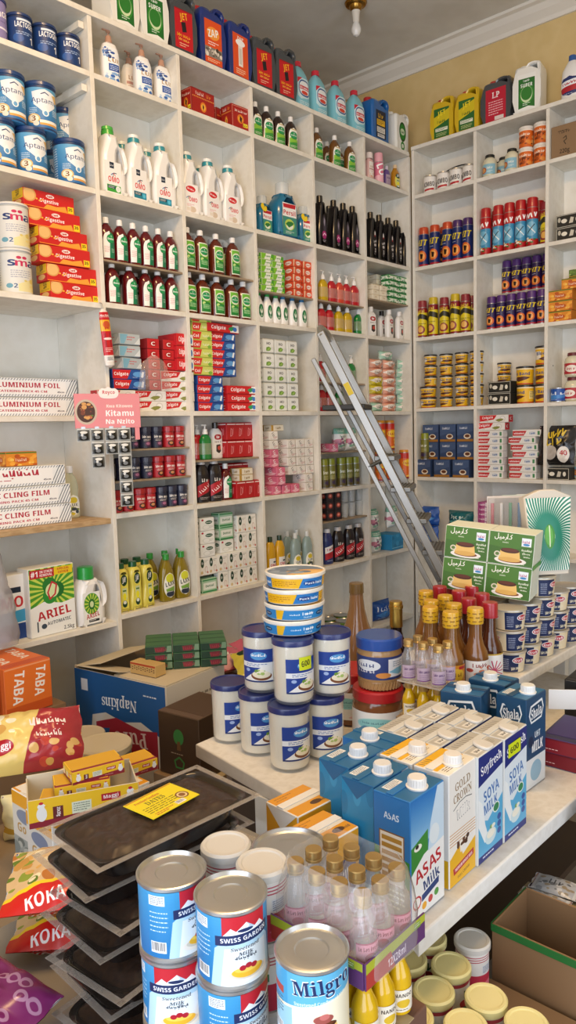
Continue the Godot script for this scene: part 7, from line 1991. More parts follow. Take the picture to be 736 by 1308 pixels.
func short_wall() -> void:
	var y := 3.054
	row_b("jc_yellow", "yellow jerrycan with a green label on top of the short shelving", "yellow jerrycans", y, .09, [0.182, 0.333])
	put("jc_lp", "smoky jerrycan with a crimson label beside the yellow ones", "", Vector3(0.500, y, -.09), 4)
	put("jc_super", "white jerrycan with a green wavy label against the cream wall", "", Vector3(0.661, y, -.09), 8)
	put("white_bleach", "white round bottle at the end of the top board", "", Vector3(0.872, y, -.09), 0)
	y = 2.795
	row_b("kimbo", "white tin with black lettering and a red streak", "white fat tins", y, .06, [0.095, 0.179, 0.261, 0.331], 20)
	row_b("mayo", "cream jar with a blue label and dark lid", "cream jars with blue labels", y, .05, [0.459, 0.581], 10)
	put("mayo", "cream jar set back between two others", "", Vector3(0.494, y, -.135), 0)
	for k in 2: row_b("orange_tin", ["orange drink tin with a white lid, lower of two", "orange drink tin with a white lid, stacked on top"][k], ["lower orange tins", "upper orange tins"][k], y + k * .1005, .06, [0.656, 0.730], 20)
	row_b("brownbox", "brown cardboard carton with black print on the right end shelf", "brown cartons", y, .075, [0.847, 0.991], 1)
	y = 2.405
	row_b("hit_orange", "dark blue insect spray can with an orange cap", "orange capped spray cans", y, .045, [0.060, 0.131, 0.210], 12)
	put("hit_orange", "dark blue insect spray can with orange cap, set back", "", Vector3(0.146, y, -.12), 0)
	row_b("hit_violet", "dark blue insect spray can with a violet cap", "violet capped spray cans", y, .05, [0.270, 0.331], 12)
	row_b("doom_red", "red insect spray can with a pale blue panel, front row", "red spray cans", y, .045, [0.435, 0.515, 0.576, 0.632, 0.690], 12)
	row_b("doom_red", "red insect spray can in the rear row", "rear red spray cans", y, .125, [0.461, 0.620, 0.692], 90)
	put("doom_wine", "yellow spray can with a wine cap at the end of the red row", "", Vector3(0.764, y, -.05), 0)
	stack_b("darkbox", "black carton with white pictures in a pile of two", "black cartons", y, .06, [0.892], 2, .0605, 1)
	y = 2.019
	row_b("doom_wine", "yellow insect spray can with a wine red cap", "wine capped spray cans", y, .045, [0.036, 0.188, 0.319], 20)
	row_b("doom_yellow", "yellow insect spray can with a yellow cap", "yellow capped spray cans", y, .045, [0.118, 0.256], 20)
	row_b("doom_wine", "yellow insect spray can with wine red cap, rear row", "rear wine capped spray cans", y, .12, [0.067, 0.208, 0.315], 20)
	row_b("hit_purple", "purple insect spray can on the lower step", "lower purple spray cans", y, .04, [0.496, 0.545, 0.598, 0.649, 0.704, 0.749], 12)
	row_b("hit_purple", "purple insect spray can on the raised step behind", "upper purple spray cans", y + .19, .135, [0.524, 0.577, 0.625, 0.676, 0.722], 12)
	var st := thing("step_board", "narrow board raising the rear purple spray cans", "board", Vector3(.59, y, -.135))
	board(st, "plank", Vector3(-.17, .178, -.045), Vector3(.185, .19, .04), mat("b9b3a6", .6))
	for s in [-.16, .165]: board(st, "foot", Vector3(s, 0, -.04), Vector3(s + .012, .178, .035), mat("b9b3a6", .6))
	stack_b("tea_orange", "orange tea box in a pile of three", "orange tea boxes", y, .05, [0.854], 3, .0505)
	stack_b("tea_green", "green tea box in the rear pile", "green tea boxes", y, .135, [0.922], 7, .0365)
	put("tea_orange", "single orange tea box on top of the orange pile", "", Vector3(0.917, y + .152, -.06), 4)
	y = 1.625
	for i in 4:
		var x: float = [0.090, 0.187, 0.280, 0.367][i] + .004 * i - .002
		for k in 5:
			if i == 0 and k < 2: put("blueband_mid", "wide yellow margarine tub with a dark lid", "wide margarine tubs", Vector3(x - .012, y + k * .0605, -.055), 0, 60)
			else: put("blueband", "small yellow margarine tub, %s stack from the corner^" % ORD[i], "small margarine tubs", Vector3(x, y + k * .0605 if i == 0 else y + k * .0565 + .003 * k, -.06), 0, 60)
	stack_b("blueband", "small yellow margarine tub in the low stack behind the black box", "low stack of margarine tubs", y, .14, [0.498], 4, .0565, 60)
	put("blueband", "single small margarine tub beside the black box", "", Vector3(0.433, y, -.15), 0)
	put("darkbox", "black printed box standing before the margarine stack, lower", "", Vector3(0.542 - .008, y, -.05), 0, 1)
	put("darkbox", "black printed box standing before the margarine stack, upper", "", Vector3(0.542 - .008, y + .0605, -.05), 0, 1)
	stack_b("blueband_big", "large yellow margarine tub in a pile of two", "large margarine tubs", y, .06, [0.655], 2, .0955, 60)
	stack_b("blueband_big", "large yellow margarine tub in a pile of three by the upright", "large margarine tubs by the upright", y, .07, [0.752], 3, .0955, 60)
	for k in 2: row_b("mayo_red", ["mayonnaise jar with a red label, lower of two", "mayonnaise jar with a red label, upper of two"][k], ["lower mayonnaise jars", "upper mayonnaise jars"][k], y + k * .1205, .07, [0.902, 0.992], 10)
	put("small_blue_tin", "small blue tin before the mayonnaise jars", "", Vector3(0.839, y, -.04), 0)
	y = 1.235
	for c in 3:
		for k in 2: put("navybox", "navy coffee capsule box in the upper two layers", "upper navy boxes", Vector3([0.098, 0.210, 0.318][c], y + .0985 + k * .0985, -.075), 0, 2)
		put("navybox", "navy coffee capsule box in the bottom layer", "bottom navy boxes", Vector3([0.062, 0.185, 0.304][c], y, -.05), 0, 1)
	put("deo", "orange slim tin in front of the navy boxes", "", Vector3(0.070, y + .0985, -.022), 0)
	stack_b("whitedent", "red and white toothpaste box in the tall pile by the upright", "toothpaste boxes, tall pile", y, .045, [0.477], 7, .0365)
	for k in 2: put("colgate_white", "plain white box on top of the tall toothpaste pile^", "white boxes on the toothpaste pile", Vector3(0.477 + .02 * k, y + .2565 + k * .0405, -.05), 0, 4)
	stack_b("whitedent", "long red and white toothpaste box at the foot of the second pile", "toothpaste boxes, second pile foot", y, .05, [0.658], 2, .0365)
	for k in 5: put("whitedent", "red and white toothpaste box stacked crooked on the second pile^", "toothpaste boxes, crooked pile", Vector3(0.649 + .012 * ((k * 2) % 3), y + .0735 + k * .0365, -.06), 0, 8)
	put("black_bag", "black popcorn bag with gold letters, leaning on the toothpaste boxes", "", Vector3(0.835, y + .075, -.025), 0, 0, Vector3(-.15, 0, 0))
	put("darkbox", "black box under the popcorn bag", "", Vector3(0.835 + .01, y, -.055), 0, 1)
	put("mayo", "cream jar behind the black popcorn bag", "", Vector3(0.934, y, -.11), 0)
	y = .84
	for k in 2: put("bluepack", ["blue nappy packet under another", "blue nappy packet on top of another"][k], "", Vector3(0.052, y + k * .11, -.07), 0, 5)
	put("bluepack", "blue packet lying beside the pile of two", "", Vector3(0.278, y, -.1), 0, 5)
	put("tealpack", "teal packet in front of the blue packets", "", Vector3(0.243 + .02, y + .112, -.09), 0, 8)
	stack_b("pink_paste", "pink toothpaste box in a stack below the white toothpaste", "pink toothpaste boxes", y, .075, [0.434], 10, .0265, 2)
	stack_b("blue_paste", "blue toothpaste box in a stack beside the pink ones", "blue toothpaste boxes", y, .075, [0.499], 10, .0265, 2)
	stack_b("whitedent", "red and white toothpaste box on the lowest visible shelf", "toothpaste boxes, lowest shelf", y, .05, [0.643], 7, .0365)

func ladder() -> void:
	var o := thing("step_ladder", "aluminium step ladder folded and leaning on the long shelving", "ladder")
	var alu := mat("a9a8a3", .36, .65)
	var dark := mat("55554f", .45, .4)
	var t1 := Vector3(.15, 1.965, .99)
	var f1 := Vector3(1.004, .01, .555)
	var t2 := Vector3(.05, 1.965, .794)
	var f2 := Vector3(.84, .01, .235)
	var w := (t2 - t1).normalized()
	var d := (f1 - t1).normalized()
	var n := w.cross(d).normalized()
	if n.y < 0: n = -n
	var rail := func(a: Vector3, b: Vector3, wd: float, th: float, called: String, m: Material):
		var k := MB.new()
		var dir := (b - a).normalized()
		var side := dir.cross(n).normalized()
		k.box(Vector3.ZERO, Vector3(th, (b - a).length(), wd), .004, Transform3D(Basis(side, -dir, side.cross(-dir)), (a + b) / 2))
		part(o, called, k.mesh(m))
	rail.call(t1, f1, .036, .02, "front_rail", alu)
	rail.call(t2, f2, .034, .02, "front_rail", alu)
	var back := -n * .085
	rail.call(t1 + back + d * .09, f1 + back * .8 + d * -.05, .022, .016, "rear_rail", alu)
	rail.call(t2 + back + d * .09, f2 + back * .8 + d * -.05, .022, .016, "rear_rail", alu)
	# rounded top hoop joining the front rails
	var hp := []
	for i in 11:
		var a := PI * i / 10
		hp.append(t1.lerp(t2, .5 - .5 * cos(a)) - d * (.055 * sin(a)) + d * .02)
	var hb := MB.new()
	hb.tube(hp, .014, 10)
	part(o, "top_hoop", hb.mesh(alu))
	# treads are level; the topmost is the black platform
	var ys := [1.62, 1.38, 1.235, 1.09, .945, .8, .655, .51, .365]
	for i in ys.size():
		var s: float = (1.965 - ys[i]) / 1.955
		var a := t1.lerp(f1, s)
		var b := t2.lerp(f2, s)
		var k := MB.new()
		var ww := (b - a).normalized()
		var out := ww.cross(Vector3.UP).normalized()
		var dp := .2 if i == 0 else .095
		k.box(Vector3.ZERO, Vector3((b - a).length() - .02, .024, dp), .004, Transform3D(Basis(ww, Vector3.UP, -out), (a + b) / 2 + (out if out.dot(n) < 0 else -out) * (.07 if i == 0 else .0)))
		var td := part(o, "platform" if i == 0 else "tread", k.mesh(mat("2c2c2a", .5) if i == 0 else mat("8a8a86", .4, .6)))
		for j in 5:
			if i == 0: continue
			var g := MB.new()
			g.box(Vector3(0, .0148, (j - 2) * .016), Vector3((b - a).length() - .03, .003, .005), .001, Transform3D(Basis(ww, Vector3.UP, -out), (a + b) / 2))
			part(td, "grip_rib", g.mesh(mat("77776f", .5, .5)))
	for q in [[.3, t1, f1], [.3, t2, f2], [.72, t1, f1], [.72, t2, f2]]:   # links between front and rear frame
		var p: Vector3 = q[1].lerp(q[2], q[0])
		var k := MB.new()
		k.tube([p, p + back * .95], .009, 8)
		part(o, "link", k.mesh(dark))
	for p in [f1, f2]:
		var k := MB.new()
		k.box(p + Vector3(0, .012, 0), Vector3(.04, .044, .075), .006)
		part(o, "rubber_foot", k.mesh(mat("2a2a2a", .7)))
	var l := MB.new()   # yellow warning sticker on the near rail
	var sp := t1.lerp(f1, .135)
	var side := d.cross(n).normalized()
	if side.dot(Vector3(.67, 0, .74)) < 0: side = -side
	l.box(Vector3.ZERO, Vector3(.001, .06, .026), .0003, Transform3D(Basis(side, -d, side.cross(-d)), sp + side * .0107))
	part(o, "warning_sticker", l.mesh(mat("d8c02a", .5)))

func poly_slab(pts2: Array, y0: float, y1: float, m: Material) -> ArrayMesh:   # horizontal slab from x, z corners
	var b := MB.new()
	var o := PackedVector2Array()
	for p in pts2: o.append(Vector2(p[0], -p[1]))
	if Geometry2D.is_polygon_clockwise(o): o.reverse()
	b.slab(o, PackedVector2Array(), y1 - y0, .004)
	var r := ArrayMesh.new()
	var xf := Transform3D(Basis(Vector3.RIGHT, -PI / 2), Vector3(0, (y0 + y1) / 2, 0))
	for i in b.v.size():
		b.v[i] = xf * b.v[i]
		b.n[i] = xf.basis * b.n[i]
	b.add_to(r, m)
	return r

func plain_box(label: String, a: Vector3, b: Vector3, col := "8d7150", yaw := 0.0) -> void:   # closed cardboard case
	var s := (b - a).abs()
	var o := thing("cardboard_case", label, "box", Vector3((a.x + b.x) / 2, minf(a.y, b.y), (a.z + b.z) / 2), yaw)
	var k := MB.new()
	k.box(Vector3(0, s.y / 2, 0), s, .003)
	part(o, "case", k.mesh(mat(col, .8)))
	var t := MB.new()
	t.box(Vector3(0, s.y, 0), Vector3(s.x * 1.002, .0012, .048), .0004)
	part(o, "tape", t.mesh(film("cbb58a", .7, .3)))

func counter() -> void:
	var top := grain(["d8d5cd", "e0ddd6", "e4e2dc", "dbd8d0"], Vector3(2.2, 2.2, 2.2), .45, .02, 21)
	var body := mat("d6d3ca", .6)
	var c := thing("shop_counter", "white painted counter slab with chipped edges, crowded with cartons and jars", "counter")
	part(c, "worktop", poly_slab([[1.0, 1.5], [1.02, 2.563], [1.5, 2.64], [1.84, 2.83], [1.852, 2.2], [1.852, 1.5]], .715, .75, top))
	for p in [Vector3(1.3, 0, 2.58), Vector3(1.63, 0, 2.6), Vector3(1.3, 0, 1.6), Vector3(1.75, 0, 1.6)]: board(c, "leg", p - Vector3(.03, 0, .03), p + Vector3(.03, .715, .03), body)
	board(c, "bracket", Vector3(1.3, .62, 2.52), Vector3(1.42, .715, 2.6), body)
	board(c, "lower_shelf", Vector3(1.1, .3, 1.56), Vector3(1.66, .32, 2.55), mat("4a3a2c", .7))
	board(c, "back_board", Vector3(1.06, .03, 1.56), Vector3(1.08, .7, 2.5), mat("6a5644", .8))
	var r := thing("raised_counter", "white raised counter carrying sauce bottles and cheese cups", "counter")
	part(r, "worktop", poly_slab([[1.3, 1.2], [1.3, 2.08], [1.43, 2.08], [1.43, 2.17], [1.475, 2.17], [1.475, 2.24], [1.594, 2.24], [1.594, 1.2]], .852, .88, top))
	for p in [Vector3(1.4, 0, 1.55), Vector3(1.57, 0, 1.55), Vector3(1.34, 0, 2.0), Vector3(1.57, 0, 2.2)]: board(r, "post", p + Vector3(-.015, .7505, -.015), p + Vector3(.015, .852, .015), body)
	board(r, "leg", Vector3(1.38, 0, 1.22), Vector3(1.42, .852, 1.26), body)
	board(r, "leg", Vector3(1.55, 0, 1.22), Vector3(1.59, .852, 1.26), body)
	# cheese spread glasses in two layers
	var pl := ["cheese spread glass with a navy lid, bottom layer beside the counter end", "cheese spread glass in the bottom layer, second from the counter end", "cheese spread glass in the bottom layer, foremost of its pile", "cheese spread glass in the bottom layer beside the blue cartons"]
	var pp := [Vector3(1.062, 0.750, 2.479), Vector3(1.169, 0.750, 2.486), Vector3(1.285, 0.750, 2.505), Vector3(1.308, .75, 2.407)]
	for i in 4: put("puck", pl[i], "cheese spread glasses", pp[i] + Vector3(0, .0003, 0), [78, 70, 72, 55][i], 0)
	var ul := ["cheese spread glass in the upper layer, its label turned aside", "cheese spread glass in the upper layer with a lime price tag", "cheese spread glass in the upper layer beside the tall sauce bottle"]
	var up := [Vector3(1.169, 0.900, 2.467), Vector3(1.282, 0.900, 2.482), Vector3(1.314, .9, 2.384)]
	for i in 3: put("puck", ul[i], "cheese spread glasses", up[i], [24, 71, 53][i], 0)
	var tg := thing("price_tag", "lime price tag on an upper cheese spread glass", "price tag", up[1], 62)
	part(tg, "sticker", band(prof([.0485, 0, .0485, .2]), .082, .112, -4, 36, "price_green"))
	for k in 4: put("tub_yellow" if k > 1 else "tub_blue", ["blue banded cheese tub at the bottom of the stack", "second blue banded cheese tub in the stack", "yellow banded cheese tub under the top one", "top cheese tub with a yellow band and pictured lid"][k], "round cheese tubs", Vector3(1.243 + .004 * (k % 2), 1.05 + k * .0358, 2.437 - .003 * k), [70, 64, 40, 48][k], 0)
	# jars and tall bottles
	put("redjar", "large red lidded jar with a pale blue oval label, under the blue lid", "", Vector3(1.362, .7505, 2.262), 52, 0)
	put("redjar", "large red lidded jar partly hidden behind the cheese glasses", "", Vector3(1.225, .7505, 2.19), 42, 0)
	put("peanut", "peanut butter jar with a blue lid standing on a red lid", "", Vector3(1.366, .8905, 2.26), 46, 0)
	put("tallsauce", "tall bottle of brown sauce with a bronze cap", "", Vector3(1.09, .7505, 1.985), 0, 0)
	put("vinegar", "slim dark vinegar bottle with a gold neck", "", Vector3(1.345, .7505, 2.155), 62, 0)
	# flavour bottles in two layers on a small case
	plain_box("small brown case under the yellow and lilac flavour bottles", Vector3(1.464, .7505, 2.256), Vector3(1.58, .86, 2.338), "8a7458")
	for i in 3:
		for j in 2:
			put("flavour_yellow", "yellow flavour bottle in the lower layer beside the vinegar", "yellow flavour bottles by the vinegar", Vector3(1.488 + i * .039, .8605, 2.317 - j * .04), 45)
			put("flavour_purple", "flavour bottle with a lilac label on the clear tray", "lilac flavour bottles", Vector3(1.488 + i * .039, .9465, 2.317 - j * .04), 45)
	var ft := thing("bottle_tray", "clear tray under the lilac flavour bottles", "tray", Vector3(1.526, .8605, 2.297))
	board(ft, "sheet", Vector3(-.058, .0815, -.04), Vector3(.058, .0855, .04), film("d9d6d0", .35, .2))
	# sauces on the raised counter
	var ty := .8805
	for p in [[1.468, 2.19], [1.497, 2.128], [1.432, 2.128], [1.432, 2.06], [1.362, 2.04]]: put("sauce_yellow", "sauce bottle with a printed yellow cap behind the flavour bottles", "yellow capped sauces", Vector3(p[0], ty, p[1]), 50, 25)
	put("sauce_yellow", "amber sauce bottle with a yellow cap and a golden label", "", Vector3(1.532, ty, 2.204), 48, 0)
	put("sauce_yellow2", "brown sauce bottle with a yellow cap and a white flowered label", "", Vector3(1.56, ty, 2.138), 52, 0)
	for p in [[1.497, 2.056], [1.497, 1.986], [1.432, 1.99], [1.432, 1.92], [1.362, 1.97], [1.362, 1.9]]: put("sauce_red", "dark sauce bottle with a red cap in the rear rows", "red capped sauces", Vector3(p[0], ty, p[1]), 50, 20)
	put("sauce_red", "dark sauce bottle with a red cap and a pink firework label", "", Vector3(1.56, ty, 2.066), 48, 0)
	# pudding boxes strapped into one block, tipped on the cheese cups
	var tilt := Basis(Vector3.UP, deg_to_rad(14)) * Basis(Vector3.BACK, deg_to_rad(-5))
	var org := Vector3(1.452, 1.068, 1.863)
	for i in 2:
		for j in 2:
			for k in 4:
				var lab: String = "green pudding box on the strapped block front, " + [["lower one above the red caps", "upper one towards the ladder"], ["lower one above the cheese cups", "upper one beside the striped packet"]][i][j] if k == 3 else "pudding box in the rear layers of the strapped block"
				var q := put("caramel", lab, "pudding boxes, front" if k == 3 else "pudding boxes, rear", Vector3.ZERO, 0, 0)
				q.transform = Transform3D(tilt, org + tilt * Vector3((i - .5) * .1185, j * .0885, (k - 1.5) * .0274))
	var sb := thing("strap", "green strap around the block of pudding boxes", "strap")
	sb.transform = Transform3D(tilt, org)
	for q in [[Vector3(.1196, .0885, 0), Vector3(.001, .012, .112)], [Vector3(0, .0885, -.0565), Vector3(.239, .012, .001)]]:
		var k := MB.new()
		k.box(q[0], q[1], .0003)
		part(sb, "band", k.mesh(mat("4f9a3a", .4)))
	plain_box("plain carton under the strapped pudding boxes", Vector3(1.39, .8805, 1.80), Vector3(1.49, 1.045, 1.875), "a8977c")
	# cheese cups
	var ks := [[1.543, 1.925, 3], [1.544, 1.835, 3], [1.545, 1.745, 4], [1.546, 1.656, 3], [1.547, 1.567, 3]]
	for s in ks.size():
		for k in ks[s][2]: put("kraft", "navy and cream cheese cup in the %s stack along the raised counter^" % ["first", "second", "third", "fourth", "fifth"][s], "cheese cups, stack %d" % (s + 1), Vector3(ks[s][0], .8805 + k * .0557, ks[s][1]), 62, 25)
	fan_pack(Vector3(1.56, 1.1035, 1.725))
	put("mayo", "cream jar with a dark lid behind the striped packet", "", Vector3(1.45, .8805, 1.45), 60)
	put("mayo", "cream jar standing on another behind the striped packet", "", Vector3(1.44, .8805, 1.34), 60)
	# cartons
	var cy := .7505
	put("shala", "dark blue milk carton turned to show its white badge", "", Vector3(1.628, cy, 2.308), 12, 0)
	put("shala", "dark blue milk carton behind the badge one", "", Vector3(1.643, cy, 2.207), 0, 0)
	put("shala", "dark blue milk carton at the counter front beside the red tray", "", Vector3(1.729, cy, 2.25), 88, 0)
	for i in 3:
		for j in 2:
			var lb: String = "soya milk carton, %s behind the blue front %s" % [["", "next", "second"][i], ["by the cow carton", "with the lime tag"][j]] if i > 0 else ["soya milk carton with blue front beside the cow carton", "soya milk carton with blue front and a lime price tag"][j]
			put("soy", lb, "rear soya cartons" if i > 0 else "", Vector3(1.785 - i * .0725, cy, 2.56 - j * .0985), 90, 1)
	var pt := thing("price_tag", "lime price tag on the soya milk carton", "price tag", Vector3(1.8205, cy + .172, 2.47), 90)
	part(pt, "sticker", flat("price_green", .05, .026, 0))
	for i in 2: put("gold", ["white and yellow milk carton with a spotted cow", "white and yellow milk carton behind the cow carton"][i], "", Vector3(1.782 - i * .07, cy, 2.654), 90, 1)
	put("asas", "blue and white milk carton with red letters and a green field", "", Vector3(1.782, cy, 2.765), 90, 0)
	put("blue_milk", "blue milk carton beside the one with red letters", "", Vector3(1.71, cy, 2.757), 90, 0)
	put("blue_milk", "blue milk carton beside the cheese glasses", "", Vector3(1.638, cy, 2.728), 90, 1)
	put("blue_milk", "blue milk carton at the rear of the blue ones", "", Vector3(1.627, cy, 2.643), 0, 0)
	# sweets and biscuit trays at the far counter end
	put("choc", "purple and red chocolate tray on the counter end", "", Vector3(1.83, cy, 2.065), 0, 0)
	put("choc", "purple chocolate tray stacked on the red one", "", Vector3(1.835, cy + .0365, 2.07), 4, 0)
	put("gusto", "black biscuit tray behind the chocolate trays", "", Vector3(1.79, cy, 1.88), 3, 0)
	put("gusto", "black biscuit tray stacked behind the chocolate trays", "", Vector3(1.8, cy + .0465, 1.885), -4, 0)
	put("gusto", "topmost black biscuit tray behind the chocolate trays", "", Vector3(1.79, cy + .093, 1.87), 5, 0)
	var cd := thing("price_card", "blank white card standing before the biscuit trays", "card", Vector3(1.72, cy + .073, 1.965), 35)
	board(cd, "card", Vector3(-.05, 0, -.001), Vector3(.05, .05, .001), mat("e9e9e6", .5))
	under_counter()

func fan_pack(at: Vector3) -> void:   # striped packet in a window carton, leaning back
	var o := thing("striped_packet", "white packet with a green swirl of stripes, standing on the cheese cups", "packet", at, 50)
	o.rotation.x = -.12
	var c: Dictionary = cell("fan")
	var b := MB.new()
	var rows := []
	for i in 13:
		var v := i / 12.0
		var row := PackedVector3Array()
		for j in 13:
			var u := j / 12.0
			var hw := lerpf(.052, .066, v)
			row.append(Vector3((u - .5) * 2 * hw, v * .2 + .012, .02 + .012 * sin(PI * u) * sin(PI * v)))
		rows.append(row)
	b.grid(rows, false, c.r)
	part(o, "printed_front", b.mesh(pmat(c.page, .35)))
	var k := MB.new()
	k.slab(PackedVector2Array([Vector2(-.052, 0), Vector2(.052, 0), Vector2(.07, .215), Vector2(.02, .235), Vector2(-.02, .235), Vector2(-.07, .215)]), PackedVector2Array(), .036, .004)
	part(o, "sleeve", k.mesh(mat("cfc8ba", .6)))
	# toothbrush blisters standing behind it
	for i in 3:
		var t := thing("brush_pack", "clear blister pack of coloured brushes behind the striped packet", "blister pack", Vector3(1.40 + i * .022, .8805, 1.66 - i * .05), 40, "brush packs")
		board(t, "card", Vector3(-.055, 0, -.002), Vector3(.055, .43, 0), mat(["d8cfc8", "c9ddd4", "e2dfd8"][i], .5))
		for j in 4:
			var m := MB.new()
			m.tube([Vector3(-.04 + j * .026, .3, .007), Vector3(-.04 + j * .026, .41, .007)], .005, 8)
			part(t, "brush", m.mesh(gloss(["c43a5a", "e9e6e2", "2f9a6a", "4a8ac4"][(i + j) % 4], .3)))
		board(t, "blister", Vector3(-.053, .27, .0), Vector3(.053, .425, .015), film("eef0f0", .2, .08))

func under_counter() -> void:
	# spice tubs beside the counter
	var xs := [[1.632, 2.452], [1.62, 2.36], [1.726, 2.4], [1.535, 2.405], [1.73, 2.492], [1.637, 2.544], [1.54, 2.497], [1.735, 2.585], [1.53, 2.312], [1.82, 2.41], [1.822, 2.503]]
	for p in xs: put("yellowtub", "round tub with a pale yellow lid beside the counter front", "pale lidded tubs", Vector3(.634 + .74 * p[0], .5605, .9766 + .74 * p[1]), 60, 40)
	can_white(Vector3(1.83, .5605, 2.648))
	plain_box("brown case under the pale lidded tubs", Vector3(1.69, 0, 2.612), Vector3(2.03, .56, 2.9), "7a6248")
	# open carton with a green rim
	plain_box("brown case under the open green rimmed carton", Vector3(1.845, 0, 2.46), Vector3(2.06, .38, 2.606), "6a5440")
	var o := thing("open_carton", "open brown carton with a green printed rim, beside the counter", "box", Vector3(1.953, .3805, 2.534), 0)
	var w := .22
	var d := .138
	var h := .275
	board(o, "bottom", Vector3(-w / 2, 0, -d / 2), Vector3(w / 2, .006, d / 2), mat("7a5c3e", .8))
	for q in [[Vector3(-w / 2, .006, d / 2 - .004), Vector3(w / 2, h, d / 2)], [Vector3(-w / 2, .006, -d / 2), Vector3(w / 2, h, -d / 2 + .004)], [Vector3(-w / 2, .006, -d / 2 + .004), Vector3(-w / 2 + .004, h, d / 2 - .004)], [Vector3(w / 2 - .004, .006, -d / 2 + .004), Vector3(w / 2, h, d / 2 - .004)]]: board(o, "side", q[0], q[1], mat("8a6a48", .8))
	board(o, "green_band", Vector3(-w / 2, h - .014, d / 2 + .0005), Vector3(w / 2, h, d / 2 + .002), mat("1f6a2c", .6))
	board(o, "green_band", Vector3(-w / 2 - .002, h - .014, -d / 2), Vector3(-w / 2 - .0005, h, d / 2), mat("1f6a2c", .6))
	# snack bars and biscuit trays beyond, on cases
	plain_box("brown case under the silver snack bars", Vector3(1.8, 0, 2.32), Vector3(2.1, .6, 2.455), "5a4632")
	for i in 2:
		for j in 3: put("bar", "silver wrapped snack bar lying on the brown case", "silver snack bars", Vector3(1.86 + j * .1, .609, 2.45 - i * .063), 8, 3, Vector3(-PI / 2, 0, 0)) if j < 2 else null
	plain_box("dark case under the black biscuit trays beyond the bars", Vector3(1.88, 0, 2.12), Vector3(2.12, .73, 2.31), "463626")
	for i in 2:
		for j in 2: put("gusto_small", "black biscuit tray with a script word, beyond the silver bars", "black biscuit trays beyond the bars", Vector3(1.985, .7305 + j * .0357, 2.168 + i * .093), 2, 1)

func can_white(at: Vector3) -> void:
	put("whitecan", "small white can standing among the pale lidded tubs", "", at, 40)

